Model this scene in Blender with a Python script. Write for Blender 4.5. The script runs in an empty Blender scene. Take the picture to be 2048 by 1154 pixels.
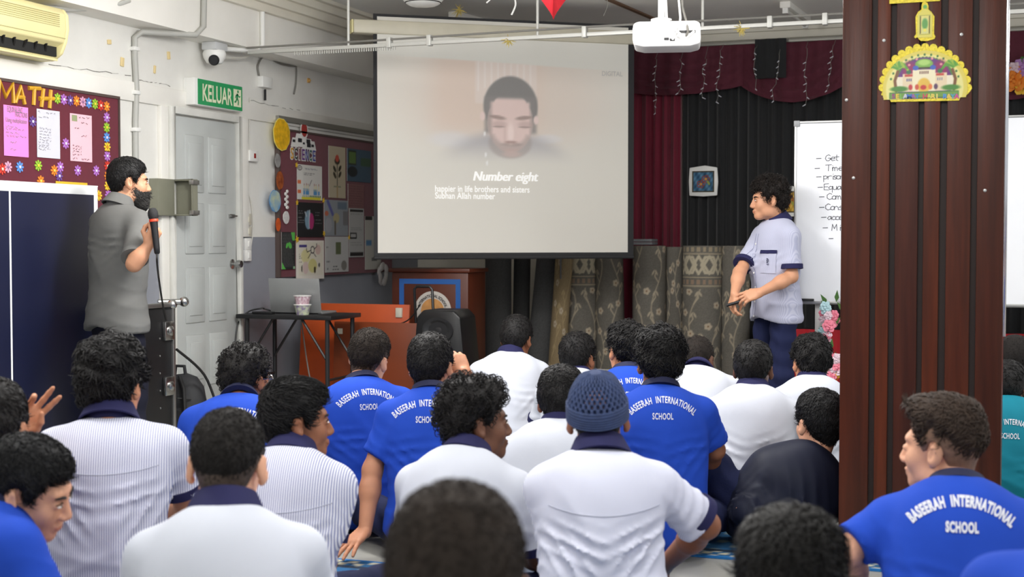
import bpy, bmesh, math, random
import numpy as np
from mathutils import Vector, Matrix, Euler
from mathutils.bvhtree import BVHTree

# ---------------------------------------------------------------- camera, world, lights, exposure
FPX, CX, CY = 2750.0, 1024.0, 577.0
YAW, PITCH, CAMZ = math.radians(20.1), math.radians(2.06), 1.27
SC = bpy.context.scene
COL = SC.collection
cam = bpy.data.cameras.new('camera'); camo = bpy.data.objects.new('camera', cam); COL.objects.link(camo)
cam.sensor_width = 36.0; cam.lens = FPX / 2048 * 36.0; cam.clip_start = 0.05; cam.clip_end = 60
camo.location = (0, 0, CAMZ); camo.rotation_euler = (math.pi / 2 - PITCH, 0, YAW)
cam.dof.use_dof = True; cam.dof.focus_distance = 7.2; cam.dof.aperture_fstop = 4.0
SC.camera = camo
W = bpy.data.worlds.new('world'); SC.world = W; W.use_nodes = True
W.node_tree.nodes['Background'].inputs[0].default_value = (0.92, 0.96, 1.0, 1)
W.node_tree.nodes['Background'].inputs[1].default_value = 0.7
SC.view_settings.view_transform = 'Standard'; SC.view_settings.look = 'None'
SC.view_settings.gamma = 1.0; SC.view_settings.use_curve_mapping = False
SC.view_settings.exposure = 0.14
SC.cycles.max_bounces = 14; SC.cycles.diffuse_bounces = 8
def tube_light(x, y, power):
    """light of one unseen tube fitting, hung low; all-round point added to brighten the ceiling"""
    for kind, p in (('AREA', power * 0.55), ('POINT', power * 1.5)):
        l = bpy.data.lights.new('tube_light', kind); l.energy = p; l.color = (1.0, 0.985, 0.965)
        if kind == 'AREA': l.shape = 'RECTANGLE'; l.size, l.size_y = 1.25, 0.3
        else: l.shadow_soft_size = 0.22
        o = bpy.data.objects.new('tube_light', l); COL.objects.link(o); o.location = (x, y, 2.64 if kind == 'AREA' else 2.5)
for x, y, p in ((-2.9, 5.9, 62), (-0.9, 6.0, 27), (1.5, 6.6, 34), (-3.2, 3.4, 30), (-0.9, 3.0, 24), (1.7, 3.2, 22), (-2.6, 0.2, 19), (0.4, 0.2, 15)):
    tube_light(x, y, p)

# ---------------------------------------------------------------- geometry of the view (pixels of the 2048 x 1154 frame to places in the room)
hx, hy = -math.sin(YAW), math.cos(YAW)
FW = np.array([hx * math.cos(PITCH), hy * math.cos(PITCH), -math.sin(PITCH)])
RT = np.array([hy, -hx, 0.0]); UPV = np.cross(RT, FW); CAMP = np.array([0, 0, CAMZ])
def ray(px, py): return FW + (px - CX) / FPX * RT - (py - CY) / FPX * UPV
def at(px, py, d): return CAMP + d * ray(px, py)
def on(axis, val, px, py):
    r = ray(px, py); t = (val - CAMP[axis]) / r[axis]; return CAMP + t * r
LW = -5.17
def wl(px, py, x=LW):
    p = on(0, x, px, py); return p[1], p[2]

# ---------------------------------------------------------------- helpers
def lin(c): return tuple(((v / 255.0) / 12.92 if v / 255.0 <= 0.04045 else ((v / 255.0 + 0.055) / 1.055) ** 2.4) for v in c)
MATS = {}
def mat(name, rgb, rough=0.55, metal=0.0, vary=0.0, vscale=8.0, bump=0.0, bscale=40.0, emit=0.0, trans=0.0, spec=0.5, stretch=None, coat=0.0, rgb2=None, sheen=0.0):
    if name in MATS: return MATS[name]
    m = bpy.data.materials.new(name); m.use_nodes = True; MATS[name] = m
    nt = m.node_tree; b = nt.nodes['Principled BSDF']
    c = lin(rgb) + (1,)
    b.inputs['Base Color'].default_value = c; b.inputs['Roughness'].default_value = rough
    b.inputs['Metallic'].default_value = metal; b.inputs['Specular IOR Level'].default_value = spec
    if coat: b.inputs['Coat Weight'].default_value = coat
    if sheen: b.inputs['Sheen Weight'].default_value = sheen
    if trans: b.inputs['Transmission Weight'].default_value = trans
    if emit: b.inputs['Emission Color'].default_value = c; b.inputs['Emission Strength'].default_value = emit
    if vary or bump or rgb2:
        tc = nt.nodes.new('ShaderNodeTexCoord'); mp = nt.nodes.new('ShaderNodeMapping')
        nt.links.new(tc.outputs['Object'], mp.inputs[0])
        if stretch: mp.inputs['Scale'].default_value = stretch
        if vary or rgb2:
            n = nt.nodes.new('ShaderNodeTexNoise'); n.inputs['Scale'].default_value = vscale; n.inputs['Detail'].default_value = 5
            nt.links.new(mp.outputs[0], n.inputs['Vector'])
            r = nt.nodes.new('ShaderNodeValToRGB'); r.color_ramp.elements[0].position = 0.3; r.color_ramp.elements[1].position = 0.7
            if rgb2: lo = lin(rgb2) + (1,); hi = c
            else:
                lo = tuple(v * (1 - vary) for v in c[:3]) + (1,); hi = tuple(min(1, v * (1 + vary)) for v in c[:3]) + (1,)
            r.color_ramp.elements[0].color = lo; r.color_ramp.elements[1].color = hi
            nt.links.new(n.outputs['Fac'], r.inputs[0]); nt.links.new(r.outputs[0], b.inputs['Base Color'])
        if bump:
            n2 = nt.nodes.new('ShaderNodeTexNoise'); n2.inputs['Scale'].default_value = bscale; n2.inputs['Detail'].default_value = 4
            nt.links.new(mp.outputs[0], n2.inputs['Vector'])
            bp = nt.nodes.new('ShaderNodeBump'); bp.inputs['Strength'].default_value = bump; bp.inputs['Distance'].default_value = 0.01
            nt.links.new(n2.outputs['Fac'], bp.inputs['Height']); nt.links.new(bp.outputs[0], b.inputs['Normal'])
    return m
def mat_print(name, rough=0.6, emit=0.0, metal=0.0):
    """flat print: colours come from the mesh's own colour attribute"""
    if name in MATS: return MATS[name]
    m = bpy.data.materials.new(name); m.use_nodes = True; MATS[name] = m
    nt = m.node_tree; b = nt.nodes['Principled BSDF']; a = nt.nodes.new('ShaderNodeAttribute'); a.attribute_name = 'print'
    nt.links.new(a.outputs['Color'], b.inputs['Base Color']); b.inputs['Roughness'].default_value = rough; b.inputs['Metallic'].default_value = metal
    if emit: nt.links.new(a.outputs['Color'], b.inputs['Emission Color']); b.inputs['Emission Strength'].default_value = emit
    return m
WM = {}
def link(o, parent, M):
    COL.objects.link(o); WM[o.name] = M
    if parent is not None: o.parent = parent
    return o
def tag(o, label=None, cat=None, group=None, kind=None):
    if label: o['label'] = label
    if cat: o['category'] = cat
    if group: o['group'] = group
    if kind: o['kind'] = kind
    return o
def thing(name, loc, label, cat, rz=0.0, group=None, kind=None):
    o = bpy.data.objects.new(name, None); o.empty_display_size = 0.1
    o.location = loc; o.rotation_euler = (0, 0, rz)
    link(o, None, Matrix.Translation(Vector([float(v) for v in loc])) @ Matrix.Rotation(rz, 4, 'Z'))
    return tag(o, label, cat, group, kind)
def new_mesh(name, V, F):
    me = bpy.data.meshes.new(name)
    V = np.asarray(V, dtype=np.float32).reshape(-1, 3)
    if isinstance(F, np.ndarray):
        n = F.shape[1]; me.vertices.add(len(V)); me.vertices.foreach_set('co', V.ravel())
        me.loops.add(F.size); me.loops.foreach_set('vertex_index', F.astype(np.int32).ravel())
        me.polygons.add(len(F)); me.polygons.foreach_set('loop_start', np.arange(0, F.size, n, dtype=np.int32))
        me.update(calc_edges=True)
    else:
        me.from_pydata([tuple(v) for v in V.tolist()], [], F); me.update()
    return me
def put_mesh(name, me, m, parent=None, origin=None):
    """link a mesh whose vertices are in parent's space (or world, then origin moves its origin)"""
    if m is not None: me.materials.append(m)
    o = bpy.data.objects.new(name, me)
    M = WM[parent.name] if parent is not None else Matrix()
    if origin is not None and parent is None:
        o.location = origin; M = Matrix.Translation(Vector(origin)); me.transform(M.inverted())
    return link(o, parent, M)
class MB:
    def __init__(s): s.v = []; s.f = []
    def add(s, V, F):
        n = len(s.v); s.v += [tuple(float(c) for c in p) for p in V]; s.f += [tuple(i + n for i in f) for f in F]; return s
    def box(s, x0, x1, y0, y1, z0, z1):
        V = [(x, y, z) for z in (z0, z1) for y in (y0, y1) for x in (x0, x1)]
        return s.add(V, [(0, 2, 3, 1), (4, 5, 7, 6), (0, 1, 5, 4), (2, 6, 7, 3), (0, 4, 6, 2), (1, 3, 7, 5)])
    def obox(s, c, size, R=None):
        R = np.eye(3) if R is None else np.array(R); c = np.array(c); h = np.array(size) / 2
        V = [c + R @ (np.array(q) * h) for q in ((-1,-1,-1),(1,-1,-1),(-1,1,-1),(1,1,-1),(-1,-1,1),(1,-1,1),(-1,1,1),(1,1,1))]
        return s.add(V, [(0, 2, 3, 1), (4, 5, 7, 6), (0, 1, 5, 4), (2, 6, 7, 3), (0, 4, 6, 2), (1, 3, 7, 5)])
    def prism(s, poly, O, U, Vv, t):
        """polygon (u, v) in the plane O, U, Vv, thickened by t along U x V"""
        O, U, Vv = map(np.array, (O, U, Vv)); N = np.cross(U, Vv); N = N / np.linalg.norm(N); n = len(poly)
        A = [O + U * p[0] + Vv * p[1] for p in poly]; B = [a + N * t for a in A]
        return s.add(A + B, [tuple(range(n - 1, -1, -1)), tuple(range(n, 2 * n))] + [(i, (i + 1) % n, n + (i + 1) % n, n + i) for i in range(n)])
    def tube(s, pts, r, n=8, caps=True):
        P = [np.array(p, float) for p in pts]; k = len(P); rs = r if hasattr(r, '__len__') else [r] * k
        V = []; ref = None
        for i in range(k):
            t = P[min(i + 1, k - 1)] - P[max(i - 1, 0)]; t = t / (np.linalg.norm(t) + 1e-9)
            if ref is None: ref = np.array([0, 0, 1.0]) if abs(t[2]) < 0.9 else np.array([1.0, 0, 0])
            a = np.cross(t, ref); a /= np.linalg.norm(a) + 1e-9; b = np.cross(a, t); ref = b
            for j in range(n):
                an = 2 * math.pi * j / n; V.append(P[i] + rs[i] * (math.cos(an) * a + math.sin(an) * b))
        F = [(i * n + j, (i + 1) * n + j, (i + 1) * n + (j + 1) % n, i * n + (j + 1) % n) for i in range(k - 1) for j in range(n)]
        if caps: F += [tuple(range(n)), tuple((k - 1) * n + j for j in range(n - 1, -1, -1))]
        return s.add(V, F)
    def lathe(s, prof, c, R=None, n=24, sx=1.0, sy=1.0):
        R = np.eye(3) if R is None else np.array(R); c = np.array(c, float); k = len(prof); V = []
        for r, z in prof:
            for j in range(n):
                a = 2 * math.pi * j / n; V.append(c + R @ np.array([r * sx * math.cos(a), r * sy * math.sin(a), z]))
        F = [(i * n + j, i * n + (j + 1) % n, (i + 1) * n + (j + 1) % n, (i + 1) * n + j) for i in range(k - 1) for j in range(n)]
        if prof[0][0] > 1e-6: F.append(tuple(range(n - 1, -1, -1)))
        if prof[-1][0] > 1e-6: F.append(tuple((k - 1) * n + j for j in range(n)))
        return s.add(V, F)
    def ball(s, c, r, n=12, m=8, R=None):
        r = r if hasattr(r, '__len__') else (r, r, r)
        R = np.eye(3) if R is None else np.array(R); c = np.array(c, float); V = []; F = []
        for i in range(m + 1):
            t = math.pi * i / m
            for j in range(n):
                a = 2 * math.pi * j / n; V.append(c + R @ np.array([r[0] * math.sin(t) * math.cos(a), r[1] * math.sin(t) * math.sin(a), -r[2] * math.cos(t)]))
        for i in range(m):
            for j in range(n): F.append((i * n + j, i * n + (j + 1) % n, (i + 1) * n + (j + 1) % n, (i + 1) * n + j))
        return s.add(V, F)
    def build(s, name, m, parent=None, bevel=0.0, smooth=False, local=False, origin=None, seg=2):
        me = bpy.data.meshes.new(name); me.from_pydata(s.v, [], s.f)
        bm = bmesh.new(); bm.from_mesh(me); bmesh.ops.remove_doubles(bm, verts=bm.verts, dist=1e-6)
        bmesh.ops.recalc_face_normals(bm, faces=bm.faces)
        if bevel:
            es = [e for e in bm.edges if len(e.link_faces) == 2 and e.calc_face_angle(0) > 0.5]
            bmesh.ops.bevel(bm, geom=es, offset=bevel, segments=seg, affect='EDGES', profile=0.5)
        bm.to_mesh(me); bm.free(); me.update()
        if smooth or bevel:
            me.polygons.foreach_set('use_smooth', [True] * len(me.polygons)); me.set_sharp_from_angle(angle=math.radians(38))
        if parent is None and origin is None and s.v:
            a = np.array(s.v); origin = ((a[:, 0].min() + a[:, 0].max()) / 2, (a[:, 1].min() + a[:, 1].max()) / 2, a[:, 2].min())
        if parent is not None and not local: me.transform(WM[parent.name].inverted())
        return put_mesh(name, me, m, parent, origin if parent is None else None)
def struct(mb, name, m, parent=None, **k):
    o = mb.build(name, m, parent, **k)
    if parent is None: o['kind'] = 'structure'
    return o
def rotm(rx=0, ry=0, rz=0): return np.array(Euler((rx, ry, rz), 'XYZ').to_matrix())
def text2d(body, size=1.0, bold=0.0, shear=0.0, align='CENTER', space=1.0):
    """outline lettering as flat triangles (u, v)"""
    c = bpy.data.curves.new('lettering', 'FONT'); c.body = body; c.size = size; c.offset = bold; c.shear = shear
    c.align_x = align; c.space_character = space; c.resolution_u = 3
    o = bpy.data.objects.new('lettering', c); COL.objects.link(o)
    dg = bpy.context.evaluated_depsgraph_get(); me = o.evaluated_get(dg).to_mesh()
    V = np.array([v.co[:2] for v in me.vertices]); F = [tuple(p.vertices) for p in me.polygons]
    bpy.data.objects.remove(o); bpy.data.curves.remove(c)
    return V, F
def letters(name, body, size, O, U, Vv, m, parent, bold=0.0, shear=0.0, align='CENTER', space=1.0, lift=0.0015, arc=0.0, local=False, fit=None):
    V, F = text2d(body, size, bold, shear, align, space)
    if fit: V[:, 0] *= fit / (V[:, 0].max() - V[:, 0].min())
    O, U, Vv = map(np.array, (O, U, Vv)); N = np.cross(U, Vv)
    mb = MB().add([O + U * u + Vv * v + N * lift for u, v in V], F)
    return mb.build(name, m, parent, local=local)
def panel(name, O, U, Vv, w, h, nx, ny, fn, m, parent=None, bulge=None, label=None):
    """a flat printed sheet: grid mesh with a colour attribute from fn(u, v) -> rgb 0..255, u 0..w, v 0..h"""
    O, U, Vv = map(lambda a: np.array(a, float), (O, U, Vv)); N = np.cross(U, Vv)
    u, v = np.meshgrid(np.linspace(0, w, nx + 1), np.linspace(0, h, ny + 1)); u = u.ravel(); v = v.ravel()
    P = O + u[:, None] * U + v[:, None] * Vv
    if bulge is not None: P = P + bulge(u, v)[:, None] * N
    i = np.arange(nx * ny); a = (i // nx) * (nx + 1) + i % nx
    F = np.stack([a, a + 1, a + nx + 2, a + nx + 1], 1)
    me = new_mesh(name, P, F)
    set_print(me, fn(u, v))
    if bulge is not None: me.polygons.foreach_set('use_smooth', [True] * len(me.polygons))
    if parent is None:
        return put_mesh(name, me, m, None, tuple(P.mean(0)))
    me.transform(WM[parent.name].inverted())
    return put_mesh(name, me, m, parent)
def set_print(me, C):
    C = np.asarray(C, float) / 255.0
    L = np.where(C <= 0.04045, C / 12.92, ((C + 0.055) / 1.055) ** 2.4)
    a = me.color_attributes.new('print', 'FLOAT_COLOR', 'POINT')
    a.data.foreach_set('color', np.concatenate([L, np.ones((len(L), 1))], 1).astype(np.float32).ravel())
# painting in numpy for prints
def sm(x, a, b):
    t = np.clip((x - a) / (b - a), 0, 1); return t * t * (3 - 2 * t)
def lay(C, mask, rgb):
    return C * (1 - mask[:, None]) + np.array(rgb, float)[None] * mask[:, None]
def m_ell(u, v, cx, cy, rx, ry, soft=0.1, rot=0.0):
    du, dv = u - cx, v - cy
    if rot: du, dv = du * math.cos(rot) + dv * math.sin(rot), -du * math.sin(rot) + dv * math.cos(rot)
    return 1 - sm(np.sqrt((du / rx) ** 2 + (dv / ry) ** 2), 1 - soft, 1 + soft)
def m_box(u, v, x0, x1, y0, y1, s=0.002):
    return sm(u, x0 - s, x0 + s) * (1 - sm(u, x1 - s, x1 + s)) * sm(v, y0 - s, y0 + s) * (1 - sm(v, y1 - s, y1 + s))
def m_line(u, v, pts, w, s=None):
    s = s or w * 0.4; d = np.full(u.shape, 1e9)
    for (ax, ay), (bx, by) in zip(pts[:-1], pts[1:]):
        dx, dy = bx - ax, by - ay; L = dx * dx + dy * dy + 1e-12
        t = np.clip(((u - ax) * dx + (v - ay) * dy) / L, 0, 1); d = np.minimum(d, np.hypot(u - ax - t * dx, v - ay - t * dy))
    return 1 - sm(d, w - s, w + s)
# ---------------------------------------------------------------- the room
def wall_material(name, up, low, split, axis=2, dirt=0.12):
    m = bpy.data.materials.new(name); m.use_nodes = True; nt = m.node_tree; b = nt.nodes['Principled BSDF']
    g = nt.nodes.new('ShaderNodeNewGeometry'); sx = nt.nodes.new('ShaderNodeSeparateXYZ'); nt.links.new(g.outputs['Position'], sx.inputs[0])
    n = nt.nodes.new('ShaderNodeTexNoise'); n.inputs['Scale'].default_value = 1.6; n.inputs['Detail'].default_value = 8; n.inputs['Roughness'].default_value = 0.7
    nt.links.new(g.outputs['Position'], n.inputs['Vector'])
    gt = nt.nodes.new('ShaderNodeMath'); gt.operation = 'GREATER_THAN'; gt.inputs[1].default_value = split; nt.links.new(sx.outputs[axis], gt.inputs[0])
    mx = nt.nodes.new('ShaderNodeMix'); mx.data_type = 'RGBA'; nt.links.new(gt.outputs[0], mx.inputs[0])
    mx.inputs[6].default_value = lin(low) + (1,); mx.inputs[7].default_value = lin(up) + (1,)
    r = nt.nodes.new('ShaderNodeMapRange'); r.inputs[1].default_value = 0.3; r.inputs[2].default_value = 0.75; r.inputs[3].default_value = 1.0; r.inputs[4].default_value = 1.0 - dirt
    nt.links.new(n.outputs['Fac'], r.inputs[0])
    ml = nt.nodes.new('ShaderNodeMix'); ml.data_type = 'RGBA'; ml.blend_type = 'MULTIPLY'; ml.inputs[0].default_value = 1.0
    nt.links.new(mx.outputs[2], ml.inputs[6]); nt.links.new(r.outputs[0], ml.inputs[7]); nt.links.new(ml.outputs[2], b.inputs['Base Color'])
    b.inputs['Roughness'].default_value = 0.6
    bp = nt.nodes.new('ShaderNodeBump'); bp.inputs['Strength'].default_value = 0.15; bp.inputs['Distance'].default_value = 0.02
    nt.links.new(n.outputs['Fac'], bp.inputs['Height']); nt.links.new(bp.outputs[0], b.inputs['Normal'])
    return m
M_WALL = wall_material('painted_wall', (233, 232, 226), (146, 149, 158), 1.285)
M_WHITE = mat('white_paint', (233, 231, 224), 0.6, vary=0.04, vscale=3, bump=0.1, bscale=12)
M_CEIL = mat('ceiling_paint', (244, 243, 240), 0.7, vary=0.03, vscale=2)
M_BEIGE = mat('beige_paint', (234, 229, 214), 0.6, vary=0.05, vscale=3)
M_FLOOR = mat('floor_vinyl', (158, 157, 150), 0.35, vary=0.06, vscale=5, bump=0.05, bscale=30)
M_BLACKP = mat('black_plastic', (22, 22, 24), 0.4)
M_BLACKR = mat('black_rubber', (16, 16, 17), 0.7)
M_STEEL = mat('steel', (190, 190, 188), 0.25, 1.0)
M_ALU = mat('aluminium', (178, 178, 176), 0.4, 1.0)
M_WPLASTIC = mat('white_plastic', (232, 232, 228), 0.4)
M_GREYPIPE = mat('grey_conduit', (176, 176, 170), 0.5, vary=0.05)
YB = 11.6; CZ = 3.05; XR = 5.2
struct(MB().box(LW, XR, -2.5, YB, -0.1, 0), 'floor', M_FLOOR)
struct(MB().box(LW - 0.2, LW, -2.5, YB + 0.2, -0.1, CZ), 'wall_left', M_WALL)
struct(MB().box(LW, XR, YB, YB + 0.2, -0.1, CZ), 'wall_back', M_BEIGE)
struct(MB().box(LW - 0.2, XR, -2.5, YB + 0.2, CZ, CZ + 0.12), 'ceiling', M_CEIL)
BX = -4.96                                                                       # face of the beam along the left wall
struct(MB().box(LW, BX, -2.5, YB, 2.585, CZ), 'trim_1', M_WHITE)
mb = MB()
for i, (dx, dz) in enumerate(((0.04, 0.20), (0.075, 0.145), (0.11, 0.085), (0.15, 0.03))):
    mb.box(BX, BX + dx, -2.5, YB, CZ - dz, CZ)
struct(mb, 'trim_2', M_BEIGE, bevel=0.006)
mb = MB()
for dx, dz in ((0.03, 0.11), (0.06, 0.05)): mb.box(BX, XR, YB - dx, YB, CZ - dz, CZ)
struct(mb, 'trim_3', M_BEIGE, bevel=0.005)
# lintel band that runs over boards and door, and the posts that frame the filled-in bays
struct(MB().box(LW, LW + 0.018, 3.0, 10.9, 2.125, 2.245), 'trim_4', M_WHITE, bevel=0.004)
yd0, yd1 = wl(338, 229)[0], wl(466, 247)[0]
struct(MB().box(LW, LW + 0.03, yd0 - 0.13, yd0 - 0.05, 0, 2.125), 'trim_5', M_WHITE, bevel=0.004)
struct(MB().box(LW, LW + 0.03, yd1 + 0.05, yd1 + 0.16, 1.285, 2.125), 'trim_6', M_WHITE, bevel=0.004)
# cracks in the plaster
M_CRACK = mat('crack', (92, 88, 80), 0.9)
random.seed(3)
def crack(px0, py0, px1, py1, n=14, x=LW + 0.0012):
    pts = []
    for i in range(n + 1):
        t = i / n; y, z = wl(px0 + (px1 - px0) * t, py0 + (py1 - py0) * t); pts.append((y, z + random.uniform(-0.006, 0.006)))
    mb = MB()
    for (ya, za), (yb, zb) in zip(pts[:-1], pts[1:]):
        if random.random() < 0.2: continue
        w = random.uniform(0.0006, 0.0022); mb.add([(x, ya, za - w), (x, yb, zb - w), (x, yb, zb + w), (x, ya, za + w)], [(0, 1, 2, 3)])
    return mb
wl_o = bpy.data.objects['wall_left']
for i, c in enumerate(((84, 127, 262, 152), (278, 160, 340, 172), (500, 201, 600, 222), (420, 85, 530, 112))):
    crack(*c, x=LW + (0.0012 if i != 3 else 0.0012)).build('crack', M_CRACK, wl_o)

# door with eight raised panels
M_DOOR = mat('door_paint', (186, 190, 188), 0.45, vary=0.05, vscale=4, bump=0.05, bscale=60)
M_DOORD = mat('frame_paint', (214, 214, 208), 0.5, vary=0.06)
D = thing('door_1', (LW, (yd0 + yd1) / 2, 0), 'pale grey panelled door with a round steel knob below the green exit sign', 'door', kind='structure')
ZD = 2.085
MB().box(LW, LW + 0.025, yd0 + 0.012, yd1 - 0.012, 0.01, ZD - 0.012).build('door_leaf', M_DOOR, D, bevel=0.003)
mb = MB(); mb.box(LW, LW + 0.05, yd0 - 0.045, yd0, 0, ZD + 0.045).box(LW, LW + 0.05, yd1, yd1 + 0.045, 0, ZD + 0.045).box(LW, LW + 0.05, yd0, yd1, ZD, ZD + 0.045)
mb.build('door_frame', M_DOORD, D, bevel=0.004)
wD = yd1 - yd0
for c in range(2):
    ya = yd0 + wD * (0.17 + 0.36 * c); yb = ya + wD * 0.29
    for z0, z1 in ((1.58, 1.96), (1.17, 1.51), (0.71, 1.08), (0.28, 0.63)):
        p = MB()
        p.box(LW + 0.02, LW + 0.034, ya, yb, z0, z1).build('panel', M_DOOR, D, bevel=0.008)
        f = D.children[-1] if D.children else None
        MB().box(LW + 0.03, LW + 0.041, ya + 0.035, yb - 0.035, z0 + 0.05, z1 - 0.05).build('raised_field', M_DOOR, bpy.data.objects[[o.name for o in bpy.data.objects if o.name.startswith('panel') and o.parent == D][-1]], bevel=0.005)
y, z = wl(458, 528)
k = MB().lathe([(0.034, 0), (0.034, 0.006), (0.012, 0.012), (0.012, 0.035), (0.026, 0.042), (0.03, 0.06), (0.024, 0.075), (0, 0.078)], (LW + 0.025, y, z), rotm(0, math.pi / 2, 0))
k.build('door_knob', M_STEEL, D, smooth=True)
y, z = wl(455, 432); MB().box(LW + 0.025, LW + 0.04, y - 0.03, y + 0.03, z - 0.012, z + 0.012).tube([(LW + 0.045, y - 0.025, z), (LW + 0.045, y + 0.05, z)], 0.006).build('bolt', M_ALU, D)
for zz in (1.75, 1.05, 0.3): MB().tube([(LW + 0.035, yd0 + 0.004, zz - 0.05), (LW + 0.035, yd0 + 0.004, zz + 0.05)], 0.008).build('hinge', M_ALU, D)

# ---------------------------------------------------------------- things on the left wall
M_SIGN = mat('sign_green', (38, 150, 90), 0.35); M_CREAM = mat('sign_cream', (226, 228, 196), 0.4)
y0, z1 = wl(371, 168); y1, z0 = wl(462, 226)
sy0, sy1, sz0, sz1 = y0, y1, 2.155, 2.335
S = thing('exit_sign', (LW, (sy0 + sy1) / 2, sz0), 'green and cream KELUAR exit sign box above the grey door', 'sign')
MB().box(LW, LW + 0.09, sy0 - 0.03, sy1, sz0, sz1).build('housing', M_WPLASTIC, S, bevel=0.006)
MB().box(LW + 0.09, LW + 0.094, sy0 + 0.005, sy1 - 0.004, sz0 + 0.006, sz1 - 0.006).build('face_plate', M_SIGN, S)
UY, VZ = (0, 1, 0), (0, 0, 1)
wS = sy1 - sy0
letters('lettering', 'KELUAR', 0.158, (LW + 0.094, sy0 + wS * 0.42, sz0 + 0.035), UY, VZ, M_CREAM, S, bold=0.003, fit=wS * 0.66)
pc = (LW + 0.0942, sy0 + wS * 0.875, sz0 + 0.09)
MB().box(LW + 0.094, LW + 0.0955, pc[1] - 0.048, pc[1] + 0.048, sz0 + 0.03, sz1 - 0.03).build('pictogram_field', M_CREAM, S)
mb = MB(); X = LW + 0.097
def flat(mb, pts, w, x=None, O=None):
    for a, b in zip(pts[:-1], pts[1:]):
        a = np.array(a, float); b = np.array(b, float); d = b - a; n = np.array([-d[1], d[0]]) / (np.linalg.norm(d) + 1e-9) * w / 2
        q = [a - n, b - n, b + n, a + n]; mb.add([(x, O[0] + p[0], O[1] + p[1]) for p in q], [(0, 1, 2, 3)])
for pts, w in (([(0.0, 0.03), (-0.008, 0.0)], 0.022), ([(-0.008, 0.0), (0.012, -0.022), (0.006, -0.048)], 0.013), ([(-0.008, 0.0), (-0.022, -0.025), (-0.04, -0.03)], 0.013), ([(0.0, 0.025), (0.022, 0.008), (0.035, 0.016)], 0.009), ([(0.0, 0.025), (-0.022, 0.016), (-0.028, -0.002)], 0.009)):
    flat(mb, pts, w, X, (pc[1], pc[2]))
mb.lathe([(0.01, 0), (0.01, 0.001)], (X - 0.001, pc[1] + 0.006, pc[2] + 0.045), rotm(0, math.pi / 2, 0), n=12)
mb.build('running_figure', M_SIGN, S)

# air conditioner
M_AC = mat('aged_cream_plastic', (232, 222, 166), 0.4, vary=0.04, vscale=3)
ya, yb = 5.55, wl(140, 60, LW + 0.2)[0]; za, zb = 2.265, 2.56
A = thing('air_conditioner', (LW, (ya + yb) / 2, za), 'yellowed cream split air conditioner with an open outlet high on the left wall', 'air conditioner')
prof = [(0, 0.0), (0.10, 0.0), (0.155, 0.035), (0.185, 0.10), (0.20, 0.17), (0.195, 0.25), (0.17, 0.285), (0.0, 0.295)]
body = [(0, 0.0), (0.10, 0.0), (0.125, 0.012), (0.10, 0.06), (0.185, 0.095), (0.20, 0.17), (0.195, 0.25), (0.17, 0.285), (0.0, 0.295)]
MB().prism([(p[0], p[1]) for p in body], (LW, ya, za), (1, 0, 0), (0, 0, 1), -(yb - ya - 0.03)).build('body', M_AC, A, bevel=0.008)
MB().prism([(p[0], p[1]) for p in prof], (LW, yb - 0.03, za), (1, 0, 0), (0, 0, 1), -0.03).build('end_cap', M_AC, A, bevel=0.01)
MB().box(LW + 0.09, LW + 0.135, ya, yb - 0.035, za + 0.02, za + 0.085).build('outlet', M_BLACKR, A)
for i in range(7): 
    z = za + 0.175 + i * 0.011
    MB().box(LW + 0.197, LW + 0.2035, ya, yb - 0.09, z, z + 0.0035).build('grille_slat', mat('ac_slat', (188, 180, 130), 0.5), A)
random.seed(5)
for i in range(9):
    y = ya + 0.04 + i * 0.085
    MB().obox((LW + 0.135, y, za + 0.062), (0.02, 0.012, 0.05), rotm(0.3 * random.uniform(-1, 1), 0.4, 0)).build('louvre_vane', M_BLACKP, A)
MB().obox((LW + 0.12, (ya + yb) / 2 - 0.02, za + 0.008), (0.09, yb - ya - 0.08, 0.012), rotm(0, 0.25, 0)).build('louvre_flap', M_AC, A, bevel=0.003)
MB().box(LW + 0.187, LW + 0.196, ya, yb - 0.03, za + 0.118, za + 0.121).build('seam', mat('ac_slat', (0, 0, 0)), A)
tag(MB().tube([(LW + 0.06, yb - 0.06, zb), (LW + 0.08, yb + 0.15, zb + 0.02), (LW + 0.17, yb + 0.38, zb + 0.06), (LW + 0.24, yb + 0.5, zb + 0.12)], 0.014).build('refrigerant_pipe', M_GREYPIPE, None, smooth=True), 'thin grey pipe running from the air conditioner to the beam', 'pipe')

# vertical conduit with clips
y, _ = wl(265, 200)
C = thing('cable_conduit', (LW, y, 1.4), 'grey vertical plastic conduit bending up over the beam left of the exit sign', 'conduit')
pts = [(LW + 0.02, y, 1.35), (LW + 0.02, y, 2.0), (LW + 0.02, y + 0.015, 2.2), (LW + 0.02, y, 2.4), (LW + 0.022, y, 2.52), (LW + 0.06, y + 0.02, 2.555), (LW + 0.16, y + 0.2, 2.565), (BX + 0.015, y + 0.36, 2.575), (BX + 0.025, y + 0.44, 2.64), (BX + 0.025, y + 0.46, 3.04)]
MB().tube(pts, 0.019, 10).build('pipe', M_GREYPIPE, C, smooth=True)
for z in (1.6, 1.95, 2.18, 2.45): MB().box(LW, LW + 0.043, y - 0.028, y + 0.028, z - 0.012, z + 0.012).build('clip', M_WPLASTIC, C, bevel=0.003)
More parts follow.
